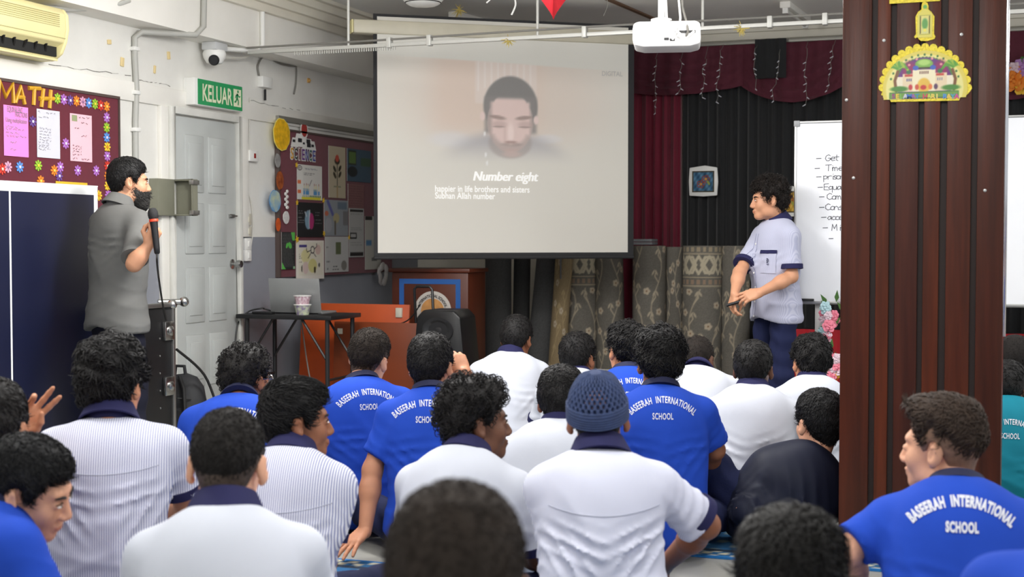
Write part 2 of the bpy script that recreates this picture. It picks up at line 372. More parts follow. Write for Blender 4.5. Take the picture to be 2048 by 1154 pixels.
# bits of old sticky tape
M_TAPE = mat('old_tape', (226, 204, 150), 0.6)
for i, (px, py, w, h, lab) in enumerate(((217, 84, .035, .028, 'small wide beige tape scrap left of the conduit, nearest the beam'), (243, 124, .032, .055, 'beige tape scrap just left of the grey conduit'), (336, 111, .028, .05, 'tilted beige tape scrap right of the conduit, higher one'), (308, 139, .018, .05, 'narrow beige tape scrap right of the conduit, lower one'))):
    y, z = wl(px, py); tag(MB().obox((LW + 0.006, y, z), (0.008, w, h), rotm(0.1 * (-1) ** i, 0, 0)).build('tape_scrap', M_TAPE, bevel=0.002), lab, 'tape', 'tape scraps on the left wall')

# security camera
y, z = wl(457, 92); cy = on(2, 2.585, 455, 84)
Cm = thing('security_camera', (LW + 0.09, cy[1], 2.5), 'white dome security camera under the beam right of the exit sign', 'camera')
c0 = np.array([LW + 0.11, cy[1], 2.585])
MB().box(c0[0] - 0.055, c0[0] + 0.06, c0[1] - 0.075, c0[1] + 0.075, c0[2] - 0.055, c0[2]).build('mount', mat('cam_grey', (196, 198, 198), 0.5), Cm, bevel=0.01)
MB().lathe([(0.07, 0), (0.078, -0.02), (0.072, -0.05), (0.05, -0.085), (0.0, -0.1)], c0 - (0, 0, 0.053), n=24).build('dome', M_WPLASTIC, Cm, smooth=True)
R = rotm(math.radians(105), 0, math.radians(25))
MB().lathe([(0.034, 0.03), (0.036, 0.06), (0.03, 0.066), (0.03, 0.06), (0, 0.06)], c0 - (-0.012, 0.012, 0.11), R, n=20).build('lens', M_BLACKP, Cm, smooth=True)

# wall boxes, switches, cables
def wallbox(name, px0, py0, px1, py1, depth, m, label, cat, group=None, bev=0.005, x=LW):
    a = wl(px0, py0, x); b = wl(px1, py1, x)
    o = thing(name, (x, (a[0] + b[0]) / 2, min(a[1], b[1])), label, cat, group=group)
    MB().box(x, x + depth, min(a[0], b[0]), max(a[0], b[0]), min(a[1], b[1]), max(a[1], b[1])).build('housing', m, o, bevel=bev)
    return o, (a[0] + b[0]) / 2, (a[1] + b[1]) / 2
o, y, z = wallbox('junction_box', 514, 152, 534, 178, 0.05, M_WPLASTIC, 'small white junction box on the wall right of the camera', 'junction box')
MB().tube([(LW + 0.025, y, z - 0.05), (LW + 0.025, y, z - 0.13)], 0.009).build('cable_gland', M_BLACKR, o)
o, y, z = wallbox('call_point', 490, 300, 508, 324, 0.04, M_WPLASTIC, 'white wall switch with red mark right of the door', 'switch')
MB().box(LW + 0.04, LW + 0.043, y - 0.005, y + 0.018, z - 0.016, z + 0.018).build('indicator', mat('dull_red', (150, 40, 34), 0.4), o)
M_PUTTY = mat('putty_plastic', (206, 202, 186), 0.5)
for i, (py0, py1, m, lab) in enumerate(((427, 451, M_PUTTY, 'uppermost beige switch plate beside the door knob side'), (453, 473, M_PUTTY, 'beige switch plate second from top beside the door'), (476, 500, M_WPLASTIC, 'white socket plate third from top beside the door'), (500, 522, M_WPLASTIC, 'lowest white socket plate beside the door'))):
    o, y, z = wallbox('switch_plate', 485, py0, 497, py1, 0.028, m, lab, 'switch', 'switch plates beside the door')
    MB().box(LW + 0.028, LW + 0.034, y - 0.012, y + 0.012, z - 0.02, z + 0.02).build('rocker', m, o, bevel=0.002)
M_WIREW = mat('white_wire', (206, 204, 196), 0.5); M_WIREB = mat('black_wire', (22, 22, 22), 0.5); M_WIREG = mat('grey_wire', (120, 118, 112), 0.5)
def cable(name, pts, r, m, label, n=6, sub=6):
    P = [np.array(p, float) for p in pts]; Q = []
    for i in range(len(P) - 1):
        p0, p1, p2, p3 = P[max(i - 1, 0)], P[i], P[i + 1], P[min(i + 2, len(P) - 1)]
        for k in range(sub):
            t = k / sub; Q.append(0.5 * ((2 * p1) + (-p0 + p2) * t + (2 * p0 - 5 * p1 + 4 * p2 - p3) * t * t + (-p0 + 3 * p1 - 3 * p2 + p3) * t ** 3))
    Q.append(P[-1])
    return tag(MB().tube(Q, r, n).build(name, m, None, smooth=True), label, 'cable')
def w3(px, py, off=0.012): 
    p = on(0, LW + off, px, py); return p
cable('wall_cable', [w3(500, 196), w3(499, 250), w3(498, 300)], 0.004, M_WIREW, 'thin white cable above the red-marked switch')
cable('wall_cable', [w3(498, 326), w3(496, 380), w3(503, 410), w3(506, 460), w3(500, 505)], 0.004, M_WIREW, 'thin white cable looping below the red-marked switch')
cable('wall_cable', [w3(518, 152), w3(516, 130), w3(530, 113), w3(560, 127), w3(590, 132), w3(604, 126), w3(640, 142), w3(680, 142), w3(720, 150), w3(745, 168)], 0.007, M_WIREG, 'grey cable sagging under the beam from the junction box')
cable('wall_cable', [w3(583, 119), w3(592, 130), w3(592, 165), w3(588, 188)], 0.007, M_WIREG, 'cut grey cable end dangling below the beam')
cable('camera_cable', [c0 + (0.02, 0.06, -0.09), on(0, LW + 0.1, 485, 116), on(0, LW + 0.16, 510, 104), on(0, BX + 0.01, 522, 97)], 0.009, M_WIREW, 'white camera cable running right toward the conduit on the beam')
p = on(0, BX + 0.018, 525, 60)
tag(MB().tube([(p[0], p[1], 3.04), (p[0], p[1], 2.62), (p[0] - 0.02, p[1] - 0.04, 2.575), (LW + 0.12, p[1] - 0.3, 2.56)], 0.017, 10).build('white_conduit', M_WPLASTIC, None, smooth=True), 'white conduit dropping down the beam face right of the camera', 'conduit')
y, z = wl(616, 161); tag(MB().obox((LW + 0.006, y, z), (0.008, 0.035, 0.035)).ball((LW + 0.012, y, z), 0.012).build('rust_anchor', mat('rust', (206, 160, 90), 0.8, vary=0.2, vscale=40)), 'rusty beige wall plug mark above the science board', 'wall plug')

# open grey metal box beside the door
M_BOX = mat('box_grey_green', (128, 128, 112), 0.45, vary=0.05)
a = wl(301, 357); b = wl(343, 432)
y0, y1, z0, z1 = a[0], b[0], b[1], a[1]
o = thing('electrical_box', (LW, (y0 + y1) / 2, z0), 'open grey-green metal box on the wall beside the door hinge side', 'box')
t = 0.01; mb = MB(); dp = 0.2; yb_ = y1
mb.box(LW, LW + dp, yb_ - t, yb_, z0, z1).box(LW, LW + t, yb_ - .06, yb_, z0, z1).box(LW + dp - t, LW + dp, yb_ - .06, yb_, z0, z1).box(LW, LW + dp, yb_ - .06, yb_, z0, z0 + t).box(LW, LW + dp, yb_ - .06, yb_, z1 - t, z1)
mb.build('hinged_tray', M_BOX, o, bevel=0.002)
MB().box(LW, LW + .07, y0 - .02, yb_ - .065, z0, z1).build('body', M_BOX, o, bevel=.004)
for zz in (z0 + 0.02, z1 - 0.02): MB().box(LW + dp - 0.02, LW + dp + 0.012, y1 - 0.07, y1 + 0.004, zz - 0.014, zz + 0.014).build('latch', M_ALU, o, bevel=0.002)

# ---------------------------------------------------------------- maths display board
M_FELT = mat('maroon_felt', (98, 14, 38), 0.9, vary=0.06, vscale=30, sheen=0.3)
M_GOLD = mat('gold_foam', (212, 160, 40), 0.5, vary=0.12, vscale=30)
by1 = wl(228, 260)[0]; bz1 = 2.125; X0 = LW + 0.03
B = thing('display_board', (LW, 5.9, 1.0), 'maroon felt MATH display board with a border of paper flowers', 'board')
MB().box(LW + .002, X0, 4.7, by1, 0.98, bz1 - .003).build('felt_panel', M_FELT, B)
mb = MB().box(LW + .019, X0 + 0.008, 4.7, by1 + 0.012, bz1 - 0.004, bz1 + 0.012).box(LW + .002, X0 + 0.008, by1, by1 + 0.012, 0.98, bz1)
mb.build('board_edging', mat('edging', (84, 70, 66), 0.5), B)
def px_on(px, py, off): return on(0, LW + off, px, py)
# MATH in brush strokes
ST = {'M': [[(0, 0), (.12, 1), (.45, .25), (.85, .95), (.9, 0)]], 'A': [[(0, 0), (.5, 1), (.85, 0)], [(.15, .35), (.8, .4)]], 'T': [[(0, .92), (1, 1)], [(.5, .95), (.42, 0)]], 'H': [[(.15, 0), (.3, 1)], [(.8, 1), (.7, 0)], [(.0, .45), (1, .55)]]}
for ch, px0, px1, py0, py1 in (('M', -6, 29, 162, 202), ('A', 29, 51, 171, 206), ('T', 56, 79, 173, 209), ('H', 77, 106, 177, 214)):
    pa = px_on(px0, py1, 0.031); pb = px_on(px1, py0 + 4, 0.031); w = pb[1] - pa[1]; h = pb[2] - pa[2]
    mb = MB()
    for s in ST[ch]: mb.tube([(X0 + 0.004, pa[1] + w * u, pa[2] + h * v) for u, v in s], 0.0125, 8)
    o = mb.build('letter', M_GOLD, B, smooth=True); tag(o, 'gold foam letter ' + ch)
def daisy(c, r, col, cc, parent, petals=8, x=None):
    mb = MB()
    for k in range(petals):
        a = 2 * math.pi * k / petals
        dy, dz = math.cos(a), math.sin(a); P = []
        for j in range(8):
            t = 2 * math.pi * j / 8; u = 0.62 + 0.38 * math.cos(t); v = 0.26 * math.sin(t) * (0.75 + 0.25 * math.cos(t))
            P.append((r * (dy * u - dz * v), r * (dz * u + dy * v)))
        mb.prism(P, (c[0], c[1], c[2]), (0, 1, 0), (0, 0, 1), 0.003 + 0.0004 * (k % 2))
    mb.lathe([(r * 0.42, 0), (r * 0.42, 0.003)], c, rotm(0, math.pi / 2, 0), n=10)
    f = mb.build('flower', mat('petal_%d_%d_%d' % col, col, 0.6), parent)
    MB().lathe([(r * 0.26, 0.003), (r * 0.26, 0.006), (0, 0.008)], c, rotm(0, math.pi / 2, 0), n=10).build('flower_centre', mat('petal_%d_%d_%d' % cc, cc, 0.6), f)
G_, P_, V_, O_, K_, B_, Y_, R_ = (156, 200, 60), (186, 120, 206), (110, 76, 150), (240, 140, 50), (232, 170, 200), (96, 150, 224), (244, 206, 60), (214, 64, 50)
FL = [(114.5, 197, G_), (127, 199, P_), (140, 201, V_), (152.5, 202, O_), (165, 204, K_), (177, 206, B_), (189.5, 208, G_), (201, 211, R_), (213, 213, O_),
      (213, 235, P_), (213, 255, G_), (213, 275, B_), (214, 294, Y_), (214, 312, P_), (214.5, 332, R_), (214.5, 352, O_), (215, 371.5, Y_), (216, 390, P_), (197, 391, Y_),
      (65, 243, V_), (131, 287, P_), (4, 338, R_), (15.5, 334, K_), (39, 334, B_), (76, 331, G_), (108, 341, O_), (120, 334, P_), (118, 352, V_), (155, 341, P_), (192, 341.5, P_), (81, 362, O_)]
for px, py, c in FL:
    cc = {G_: (230, 210, 60), Y_: (214, 140, 40), O_: (250, 210, 90), R_: (240, 210, 190)}.get(c, (226, 214, 236) if c != K_ else (150, 110, 150))
    daisy(px_on(px, py, 0.032), 0.032, c, cc, B)
M_INK = mat('ink', (40, 38, 44), 0.7); M_INKL = mat('pale_ink', (140, 138, 146), 0.7)
def scribbles(mb, O, U, Vv, rows, seed=1, w=0.0016, amp=0.006):
    """rows of small handwriting (u0, u1, v) as pen strokes lying on a sheet"""
    rnd = random.Random(seed); O, U, Vv = map(lambda a: np.array(a, float), (O, U, Vv)); N = np.cross(U, Vv)
    for u0, u1, v in rows:
        u = u0; 
        while u < u1:
            L = rnd.uniform(0.012, 0.03); n = 5
            pts = [(min(u + L * i / n, u1), v + amp * rnd.uniform(-1, 1)) for i in range(n + 1)]
            for (a, b), (c, d) in zip(pts[:-1], pts[1:]):
                q = [(a, b - w), (c, d - w), (c, d + w), (a, b + w)]
                mb.add([O + U * x + Vv * y + N * 0.0016 for x, y in q], [(0, 1, 2, 3)])
            u += L + rnd.uniform(0.006, 0.014)
    return mb
def sheet(name, pxa, pya, pxb, pyb, off, rgb, label, parent=None, cat='paper', group=None, curl=0.004):
    """paper pinned flat on the left wall, from its upper left to its lower right pixel; returns thing, O (lower left), w, h"""
    a = px_on(pxa, pya, off); b = px_on(pxb, pyb, off); w = b[1] - a[1]; 
    zt = (a[2] + px_on(pxb, pya + (pxb - pxa) * 0.12, off)[2]) / 2
    zt = a[2]; zb = b[2]; h = zt - zb
    o = thing(name, (LW + off, (a[1] + b[1]) / 2, zb), label, cat, group=group)
    MB().box(LW + off, LW + off + 0.0015, a[1], b[1], zb, zt).build('paper', mat('paper_%d_%d_%d' % rgb, rgb, 0.7), o)
    return o, np.array([LW + off + 0.0015, a[1], zb]), w, h
S1 = sheet('worksheet', 6.5, 209, 57, 315, 0.033, (244, 140, 214), 'bright pink EQUIVALENT FRACTIONS worksheet on the maths board', group='worksheets on the maths board')
o, O, w, h = S1
letters('lettering', 'EQUIVALENT', 0.045, O + (0.001, w * 0.45, h * 0.87), UY, VZ, M_INKL, o, fit=w * 0.62)
letters('lettering', 'FRACTIONS', 0.04, O + (0.001, w * 0.7, h * 0.79), UY, VZ, M_INKL, o, fit=w * 0.5)
letters('lettering', 'Using multiplication', 0.035, O + (0.001, w * 0.5, h * 0.67), UY, VZ, M_INKL, o, fit=w * 0.86)
scribbles(MB(), O, UY, VZ, [(w * .07, w * .55, h * .58), (w * .07, w * .8, h * .53), (w * .07, w * .6, h * .46), (w * .1, w * .9, h * .4), (w * .25, w * .5, h * .28), (w * .25, w * .5, h * .14)], 2).build('handwriting', M_INKL, o)
o, O, w, h = sheet('worksheet', 73, 217, 120, 318, 0.033, (214, 214, 224), 'pale grey-white worksheet in the middle of the maths board', group='worksheets on the maths board')
scribbles(MB(), O, UY, VZ, [(w * .05, w * .2, h * .95), (w * .4, w * .8, h * .93), (w * .06, w * .5, h * .83)] + [(w * .1, w * .6, h * (.6 - .06 * i)) for i in range(5)] + [(w * .05, w * (.5 + .05 * (i % 2)), h * (.31 - .045 * i)) for i in range(4)], 3).build('handwriting', M_INKL, o)
o, O, w, h = sheet('worksheet', 139.5, 226, 184, 325, 0.033, (246, 196, 208), 'light pink worksheet on the right of the maths board', group='worksheets on the maths board')
scribbles(MB(), O, UY, VZ, [(w * .4, w * .95, h * .94), (w * .5, w * .8, h * .82), (w * .2, w * .45, h * .7), (w * .5, w * .75, h * .55)] + [(w * .1, w * .5, h * (.32 - .06 * i)) for i in range(4)] + [(w * .1, w * .3, h * .06), (w * .5, w * .85, h * .05)], 4).build('handwriting', M_INK, o)
mb = MB().box(O[0], O[0] + 0.001, O[1] + w * .08, O[1] + w * .32, O[2] + h * .84, O[2] + h * .97); mb.build('sketch', mat('sketch_green', (150, 160, 120), 0.7), o)
a = px_on(113, 364, 0.04); b = px_on(176, 371, 0.04)
tag(MB().box(LW + 0.033, LW + 0.036, a[1], b[1], 1.35, (a[2] + b[2]) / 2 + 0.01).build('yellow_card', mat('yellow_card', (236, 190, 50), 0.7)), 'yellow card strip low on the maths board behind the table', 'card')
a = px_on(0, 360, 0.04); b = px_on(78, 362, 0.04)
tag(MB().box(LW + 0.033, LW + 0.036, 5.2, b[1], 1.35, (a[2] + b[2]) / 2 - 0.005).build('white_card', mat('white_card', (230, 228, 224), 0.7)), 'white card strip low on the maths board behind the table', 'card')

# ---------------------------------------------------------------- science display board
ya, yb = wl(552, 400)[0], wl(778, 560)[0]; za, zb = 0.985, 2.08
B = thing('display_board', (LW, (ya + yb) / 2, za), 'maroon felt SCIENCE display board full of posters beside the screen', 'board')
MB().box(LW + .002, X0, ya, yb, za, zb).build('felt_panel', M_FELT, B)
mb = MB().box(LW + .002, X0 + 0.01, ya - 0.02, ya, za, zb).box(LW + .002, X0 + 0.01, ya - 0.02, yb, zb, zb + 0.015)
mb.build('board_edging', mat('edging', (84, 70, 66), 0.5), B)
r0 = wl(547, 229)[0]; tag(MB().box(LW, LW + 0.045, r0, yb + 0.1, 2.145, 2.185).build('curtain_rail', mat('rail_metal', (150, 148, 140), 0.45, 0.6), bevel=0.004), 'dull aluminium rail on the wall above the science board', 'rail')
def disc_thing(name, px, py, rxp, ryp, off, rgb, label, vary=0.25, vs=25, cat='cutout', rim=(236, 224, 120), group='paper cutouts on the science board', seed=0, rgb2=None):
    c = px_on(px, py, off); s = np.linalg.norm(c - CAMP) / FPX
    ry = abs(px_on(px + rxp, py, off)[1] - px_on(px - rxp, py, off)[1]) / 2; rz = ryp * s
    o = thing(name, (LW + off, c[1], c[2] - rz), label, cat, group=group); rnd = random.Random(seed)
    poly = [(ry * math.cos(2 * math.pi * k / 24) * rnd.uniform(.95, 1.03), rz * math.sin(2 * math.pi * k / 24) * rnd.uniform(.95, 1.03)) for k in range(24)]
    MB().prism([(1.07 * a, 1.05 * b) for a, b in poly], c, UY, VZ, 0.002).build('rim', mat('rim_%d_%d_%d' % rim, rim, 0.6), o)
    MB().prism(poly, c + (0.002, 0, 0), UY, VZ, 0.002).build('painted_face', mat(name + '_paint_%d' % seed, rgb, 0.6, vary=vary, vscale=vs, rgb2=rgb2), o)
    return o, c, ry, rz
disc_thing('paper_sun', 563, 269, 16, 31, 0.05, (226, 176, 26), 'large yellow paper sun on the corner of the science board', seed=1)
disc_thing('paper_planet', 555, 321, 5.5, 13.5, 0.045, (150, 148, 146), 'small grey paper planet on the left edge of the science board', rim=(120, 118, 116), seed=2)
disc_thing('paper_planet', 559.5, 361, 7, 18, 0.045, (190, 104, 50), 'brown-orange paper planet on the left edge of the science board', rgb2=(120, 50, 24), rim=(110, 50, 24), seed=3)
disc_thing('paper_planet', 550, 402, 11, 21, 0.06, (84, 150, 206), 'blue and cream paper earth on the left edge of the science board', rgb2=(190, 200, 170), vs=14, rim=(90, 140, 190), seed=4)
disc_thing('paper_planet', 556, 449, 4.5, 13, 0.05, (214, 92, 36), 'small orange-red paper planet low on the science board edge', rim=(150, 60, 30), seed=5)
o, c, ry, rz = disc_thing('paper_tag', 572, 435, 6, 12, 0.04, (216, 214, 212), 'round white paper tag below a twisted paper figure', vary=0.2, vs=60, rim=(226, 224, 220), seed=6)
mb = MB()
for i in range(7): mb.ball((LW + 0.045, c[1] + 0.012 * (-1) ** i, c[2] + rz + 0.03 + i * 0.02), (0.006, 0.025 - 0.001 * i, 0.014), 8, 5)
mb.build('twisted_figure', mat('white_card', (230, 228, 224), 0.7), o)
# SCIENCE heading with pictures of glassware
a = px_on(581, 318, 0.035); b = px_on(632, 320, 0.035)
o = thing('science_heading', (LW + 0.035, (a[1] + b[1]) / 2, a[2]), 'cut-out SCIENCE heading with multicoloured letters and white glassware pictures', 'heading')
wH = b[1] - a[1]; hL = 0.085
cols = [(206, 150, 40), (44, 60, 50), (120, 40, 50), (110, 60, 130), (70, 80, 160), (60, 110, 100), (70, 76, 150)]
for i, ch in enumerate('SCIENCE'):
    V, F = text2d(ch, 0.115, 0.003); u0 = a[1] + wH * (0.05 + i / 7.0 * 1.0); wk = min(1.0, wH / 7 * .78 / (V[:, 0].max() - V[:, 0].min()))
    Vb, Fb = text2d(ch, 0.115, 0.010)
    MB().add([(LW + 0.036, u0 + u * wk, a[2] + 0.005 + v) for u, v in Vb], Fb).build('letter_backing', mat('white_card', (230, 228, 224), 0.7), o)
    MB().add([(LW + 0.038, u0 + u * wk, a[2] + 0.005 + v) for u, v in V], F).build('letter', mat('sci_letter_%d' % i, cols[i], 0.5), o)
mb = MB()
for u, v, w_, h_ in ((.15, .13, .10, .07), (.33, .15, .14, .10), (.5, .16, .12, .12), (.68, .13, .16, .08), (.86, .12, .10, .07)):
    mb.prism([(-w_ / 2 * wH / .35, -h_ / 2), (w_ / 2 * wH / .35, -h_ / 2), (w_ / 4 * wH / .35, h_ / 2), (-w_ / 4 * wH / .35, h_ / 2)], (LW + 0.035, a[1] + wH * u, a[2] + v), UY, VZ, 0.002 + 0.0003 * u)
mb.build('glassware_pictures', mat('white_card', (230, 228, 224), 0.7), o)
mb = MB()
for u, v, k in ((.12, .14, .02), (.35, .15, .03), (.68, .15, .03), (.7, .12, .03), (.5, .13, .015), (.85, .12, .02)): mb.prism([(-k, -k * .5), (k, -k * .5), (k, k * .5), (-k, k * .5)], (LW + 0.0385, a[1] + wH * u, a[2] + v), UY, VZ, 0.001)
mb.build('picture_lines', M_INK, o)
MB().prism([(0.045 * math.cos(t), 0.055 * math.sin(t)) for t in np.linspace(0, 6.0, 16)], (LW + 0.039, a[1] + wH * .52, a[2] + .235), UY, VZ, 0.001).build('picture_cap', mat('brick_red', (170, 56, 50), 0.6), o)
MB().prism([(0.06 * math.cos(t), 0.07 * math.sin(t)) for t in np.linspace(0, 6.0, 16)], (LW + 0.036, a[1] + wH * .52, a[2] + .23), UY, VZ, 0.002).build('picture_backing', mat('white_card', (230, 228, 224), 0.7), o)
def poster(name, pxa, pya, pxb, pyb, off, label, fn, nx=44, ny=60, seed=0, rgb=(220, 218, 212)):
    a = px_on(pxa, pya, off); b = px_on(pxb, pyb, off); w, h = b[1] - a[1], a[2] - b[2]
    o = thing(name, (LW + off, (a[1] + b[1]) / 2, b[2]), label, 'poster', group='posters on the science board')
    MB().box(LW + off - 0.002, LW + off, a[1], b[1], b[2], a[2]).build('card_backing', mat('poster_card', (214, 212, 206), 0.7), o)
    def F(u, v):
        C = np.tile(np.array(rgb, float), (len(u), 1)); return fn(C, u / w, v / h)
    panel('printed_face', (LW + off + 0.001, a[1], b[2]), UY, VZ, w, h, nx, ny, F, mat_print('poster_print', 0.65), o)
    return o
def rows(C, u, v, u0, u1, vs, rgb, t=0.012, seed=0):
    r = np.random.RandomState(seed)
    for k in vs:
        ph = r.uniform(0, 6); dash = (np.sin(u * 55 + ph) + np.sin(u * 91 + 2 * ph)) > -0.7
        C = lay(C, m_box(u, v, u0, u1 - r.uniform(0, .15), k - t, k + t, 0.006) * dash * 0.85, rgb)
    return C
def p_candle(C, u, v):
    C = lay(C, m_ell(u, v, .1, .9, .09, .07, .1) - m_ell(u, v, .1, .9, .07, .05, .1), (50, 30, 40)); C = lay(C, m_line(u, v, [(.05, .9), (.15, .9)], .008), (50, 30, 40)); C = lay(C, m_line(u, v, [(.1, .95), (.1, .86)], .008), (50, 30, 40))
    C = rows(C, u, v, .3, .85, [.9, .88], (150, 150, 158), .012, 1); C = rows(C, u, v, .25, .7, [.76, .72], (70, 70, 74), .008, 2)
    C = lay(C, m_box(u, v, .18, .95, .0, .08), (220, 210, 60)); C = lay(C, m_box(u, v, .18, .95, .08, .13) * (np.sin(u * 90) > 0), (70, 120, 60))
    for c in (.28, .36, .44, .68, .76, .86): C = lay(C, m_box(u, v, c - .035, c + .035, .14, .24 + .08 * abs(math.sin(c * 40))), (90, 150, 200)); C = lay(C, m_box(u, v, c - .012, c + .012, .25, .42), (226, 214, 150)); C = lay(C, m_ell(u, v, c, .44, .012, .03), (170, 90, 60))
    C = lay(C, m_line(u, v, [(.48, .4), (.58, .58)], .009), (40, 40, 44))
    for k in (.5, .22): C = lay(C, m_box(u, v, .02, .14, k - .05, k + .05), (222, 120, 80))
    return C
poster('science_poster', 594, 328, 644, 401, 0.036, 'white poster of blue candles and flames with yellow foot', p_candle)
def p_heart(C, u, v):
    C[:] = (34, 34, 36)
    C = lay(C, m_ell(u, v, .42, .5, .13, .28, .08), (130, 160, 180)); C = lay(C, m_ell(u, v, .54, .46, .1, .24, .08), (170, 50, 110)); C = lay(C, m_line(u, v, [(.45, .25), (.47, .78)], .015), (200, 210, 214))
    C = lay(C, m_line(u, v, [(.36, .6), (.3, .72)], .02), (190, 200, 206))
    C = rows(C, u, v, .04, .3, [.75, .68, .56, .48, .42], (140, 140, 140), .01, 3); C = rows(C, u, v, .68, .95, [.72, .64, .5, .4], (140, 140, 140), .01, 4)
    return C
poster('science_poster', 594, 404, 646, 474, 0.038, 'black poster with blue and magenta brushed heart drawing', p_heart)
def p_mind(C, u, v):
    C = lay(C, m_box(u, v, .08, .95, .1, .95), (226, 220, 204)); C = lay(C, m_ell(u, v, .33, .6, .16, .17), (222, 214, 160)); C = lay(C, m_ell(u, v, .78, .76, .1, .13), (214, 186, 176)); C = lay(C, m_ell(u, v, .58, .35, .16, .18), (214, 206, 140)); C = lay(C, m_ell(u, v, .33, .3, .1, .16), (220, 196, 190))
    C = lay(C, m_ell(u, v, .58, .76, .075, .1) - m_ell(u, v, .58, .76, .05, .075), (44, 40, 44)); C = lay(C, m_box(u, v, .1, .38, .83, .89), (70, 60, 130))
    for pts in ([(.5, .74), (.38, .7), (.36, .8)], [(.64, .78), (.74, .84), (.72, .92)], [(.53, .68), (.42, .55)], [(.62, .67), (.7, .58)]): C = lay(C, m_line(u, v, pts, .01), (44, 40, 44))
    C = rows(C, u, v, .1, .22, [.75, .7, .65, .6, .55, .5, .45], (70, 66, 66), .012, 5); C = lay(C, m_ell(u, v, .66, .24, .035, .09), (70, 60, 40)); C = lay(C, m_ell(u, v, .2, .28, .025, .09), (90, 80, 70)); C = lay(C, m_ell(u, v, .82, .36, .03, .06), (100, 96, 90))
    return C
poster('science_poster', 592, 481, 648, 557, 0.036, 'cream mind-map poster with yellow bubbles lowest left on the science board', p_mind, rgb=(232, 226, 216))
def p_leaf(C, u, v):
    C[:] = (42, 44, 44); C = rows(C, u, v, .05, .95, np.linspace(.08, .95, 22), (92, 92, 92), .012, 6)
    C = lay(C, m_ell(u, v, .4, .64, .1, .06, .1, .6), (96, 190, 84)); C = lay(C, m_ell(u, v, .62, .64, .14, .08, .1, -.3), (96, 190, 84)); C = lay(C, m_box(u, v, .72, 1, .78, 1) * (u + v * .5 > 1.2), (96, 190, 84)); C = lay(C, m_box(u, v, 0, .3, 0, .2) * (u + v * 1.5 < .3), (96, 190, 84)); C = lay(C, m_box(u, v, .85, 1, 0, .08), (150, 190, 150))
    return C
poster('science_poster', 563, 464, 590, 538, 0.04, 'narrow dark chalk-style poster with bright green leaves', p_leaf)
def p_rose(C, u, v):
    C[:] = (196, 184, 158); C = lay(C, m_line(u, v, [(.5, .1), (.5, .66)], .02), (44, 40, 34))
    for x, y, r in ((.35, .56, .5), (.66, .58, -.5), (.35, .44, .5), (.66, .46, -.5)): C = lay(C, m_ell(u, v, x, y, .1, .045, .1, -r), (58, 54, 40))
    C = lay(C, m_ell(u, v, .5, .72, .16, .07, .1), (70, 60, 44)); C = lay(C, m_ell(u, v, .5, .77, .11, .07, .1), (200, 84, 66)); C = lay(C, m_line(u, v, [(.3, .22), (.7, .22)], .012), (120, 130, 104)); C = lay(C, m_line(u, v, [(.5, .2), (.5, .02)], .04), (178, 150, 110)); return C
poster('science_poster', 657, 291, 691, 397, 0.036, 'tall tan poster with a red rose of seeds and leaves', p_rose)
def p_green(C, u, v):
    C[:] = (70, 92, 110); C = lay(C, m_box(u, v, .05, .38, .5, .95), (54, 60, 50)); C = lay(C, m_box(u, v, .08, .36, .55, .9), (96, 124, 66)); C = lay(C, m_ell(u, v, .22, .3, .2, .16), (40, 44, 46)); C = lay(C, m_box(u, v, .55, 1, .5, .75), (66, 92, 70)); return C
poster('science_poster', 694, 296, 742, 366, 0.036, 'blue-green poster with a meadow picture nearest the screen top', p_green)
def p_pink(C, u, v):
    C[:] = (132, 92, 92); C = rows(C, u, v, .05, .95, np.linspace(.1, .9, 9), (104, 70, 72), .015, 7); return C
poster('science_poster', 696, 367, 728, 417, 0.037, 'dusky pink printed poster near the screen edge', p_pink)
def p_diag(C, u, v):
    C[:] = (150, 156, 162); C = lay(C, m_line(u, v, [(.15, .95), (.35, .6)], .05), (96, 100, 160)); C = lay(C, m_ell(u, v, .1, .62, .08, .07), (196, 110, 80)); C = lay(C, m_ell(u, v, .5, .5, .13, .14), (180, 170, 130)); C = lay(C, m_line(u, v, [(.45, .4), (.45, .05)], .03), (100, 90, 76)); C = lay(C, m_ell(u, v, .18, .3, .14, .2), (166, 166, 172)); C = lay(C, m_box(u, v, .55, .95, .75, .95), (108, 124, 140)); C = lay(C, m_box(u, v, .78, 1, .3, .7), (126, 126, 128)); return C
poster('science_poster', 648, 399, 696, 472, 0.036, 'grey-blue biology collage poster with a bulb drawing', p_diag)
def p_white(C, u, v):
    C[:] = (196, 196, 194); C = lay(C, m_box(u, v, .44, .66, .5, .84), (100, 108, 76)); C = lay(C, m_ell(u, v, .8, .18, .12, .14), (132, 130, 124)); C = rows(C, u, v, .05, .2, [.9, .7, .3, .1], (90, 90, 92), .02, 8); C = rows(C, u, v, .3, .6, [.16, .08], (90, 90, 92), .015, 9); return C
poster('science_poster', 650, 473, 697, 543, 0.038, 'white poster with a small green photograph in its middle', p_white)
def p_news(C, u, v):
    C[:] = (178, 178, 176); C = lay(C, m_box(u, v, .05, .95, .93, .97), (40, 38, 38)); C = lay(C, m_box(u, v, .05, .95, .02, .1), (34, 32, 32)); C = lay(C, m_box(u, v, .05, .5, .38, .5) - m_box(u, v, .1, .44, .41, .47), (34, 32, 32)); C = rows(C, u, v, .1, .9, [.88, .6, .56, .3, .25], (140, 140, 140), .01, 10); return C
poster('science_poster', 698, 416, 728, 514, 0.038, 'grey notice with black bars and a small framed box', p_news)
def p_edge(C, u, v):
    C[:] = (186, 184, 176); C = lay(C, m_box(u, v, 0, .45, .93, 1), (40, 38, 38)); C = lay(C, m_box(u, v, .05, .4, .45, .55), (86, 130, 170)); C = lay(C, m_box(u, v, .4, .75, .16, .22), (110, 110, 106)); return C
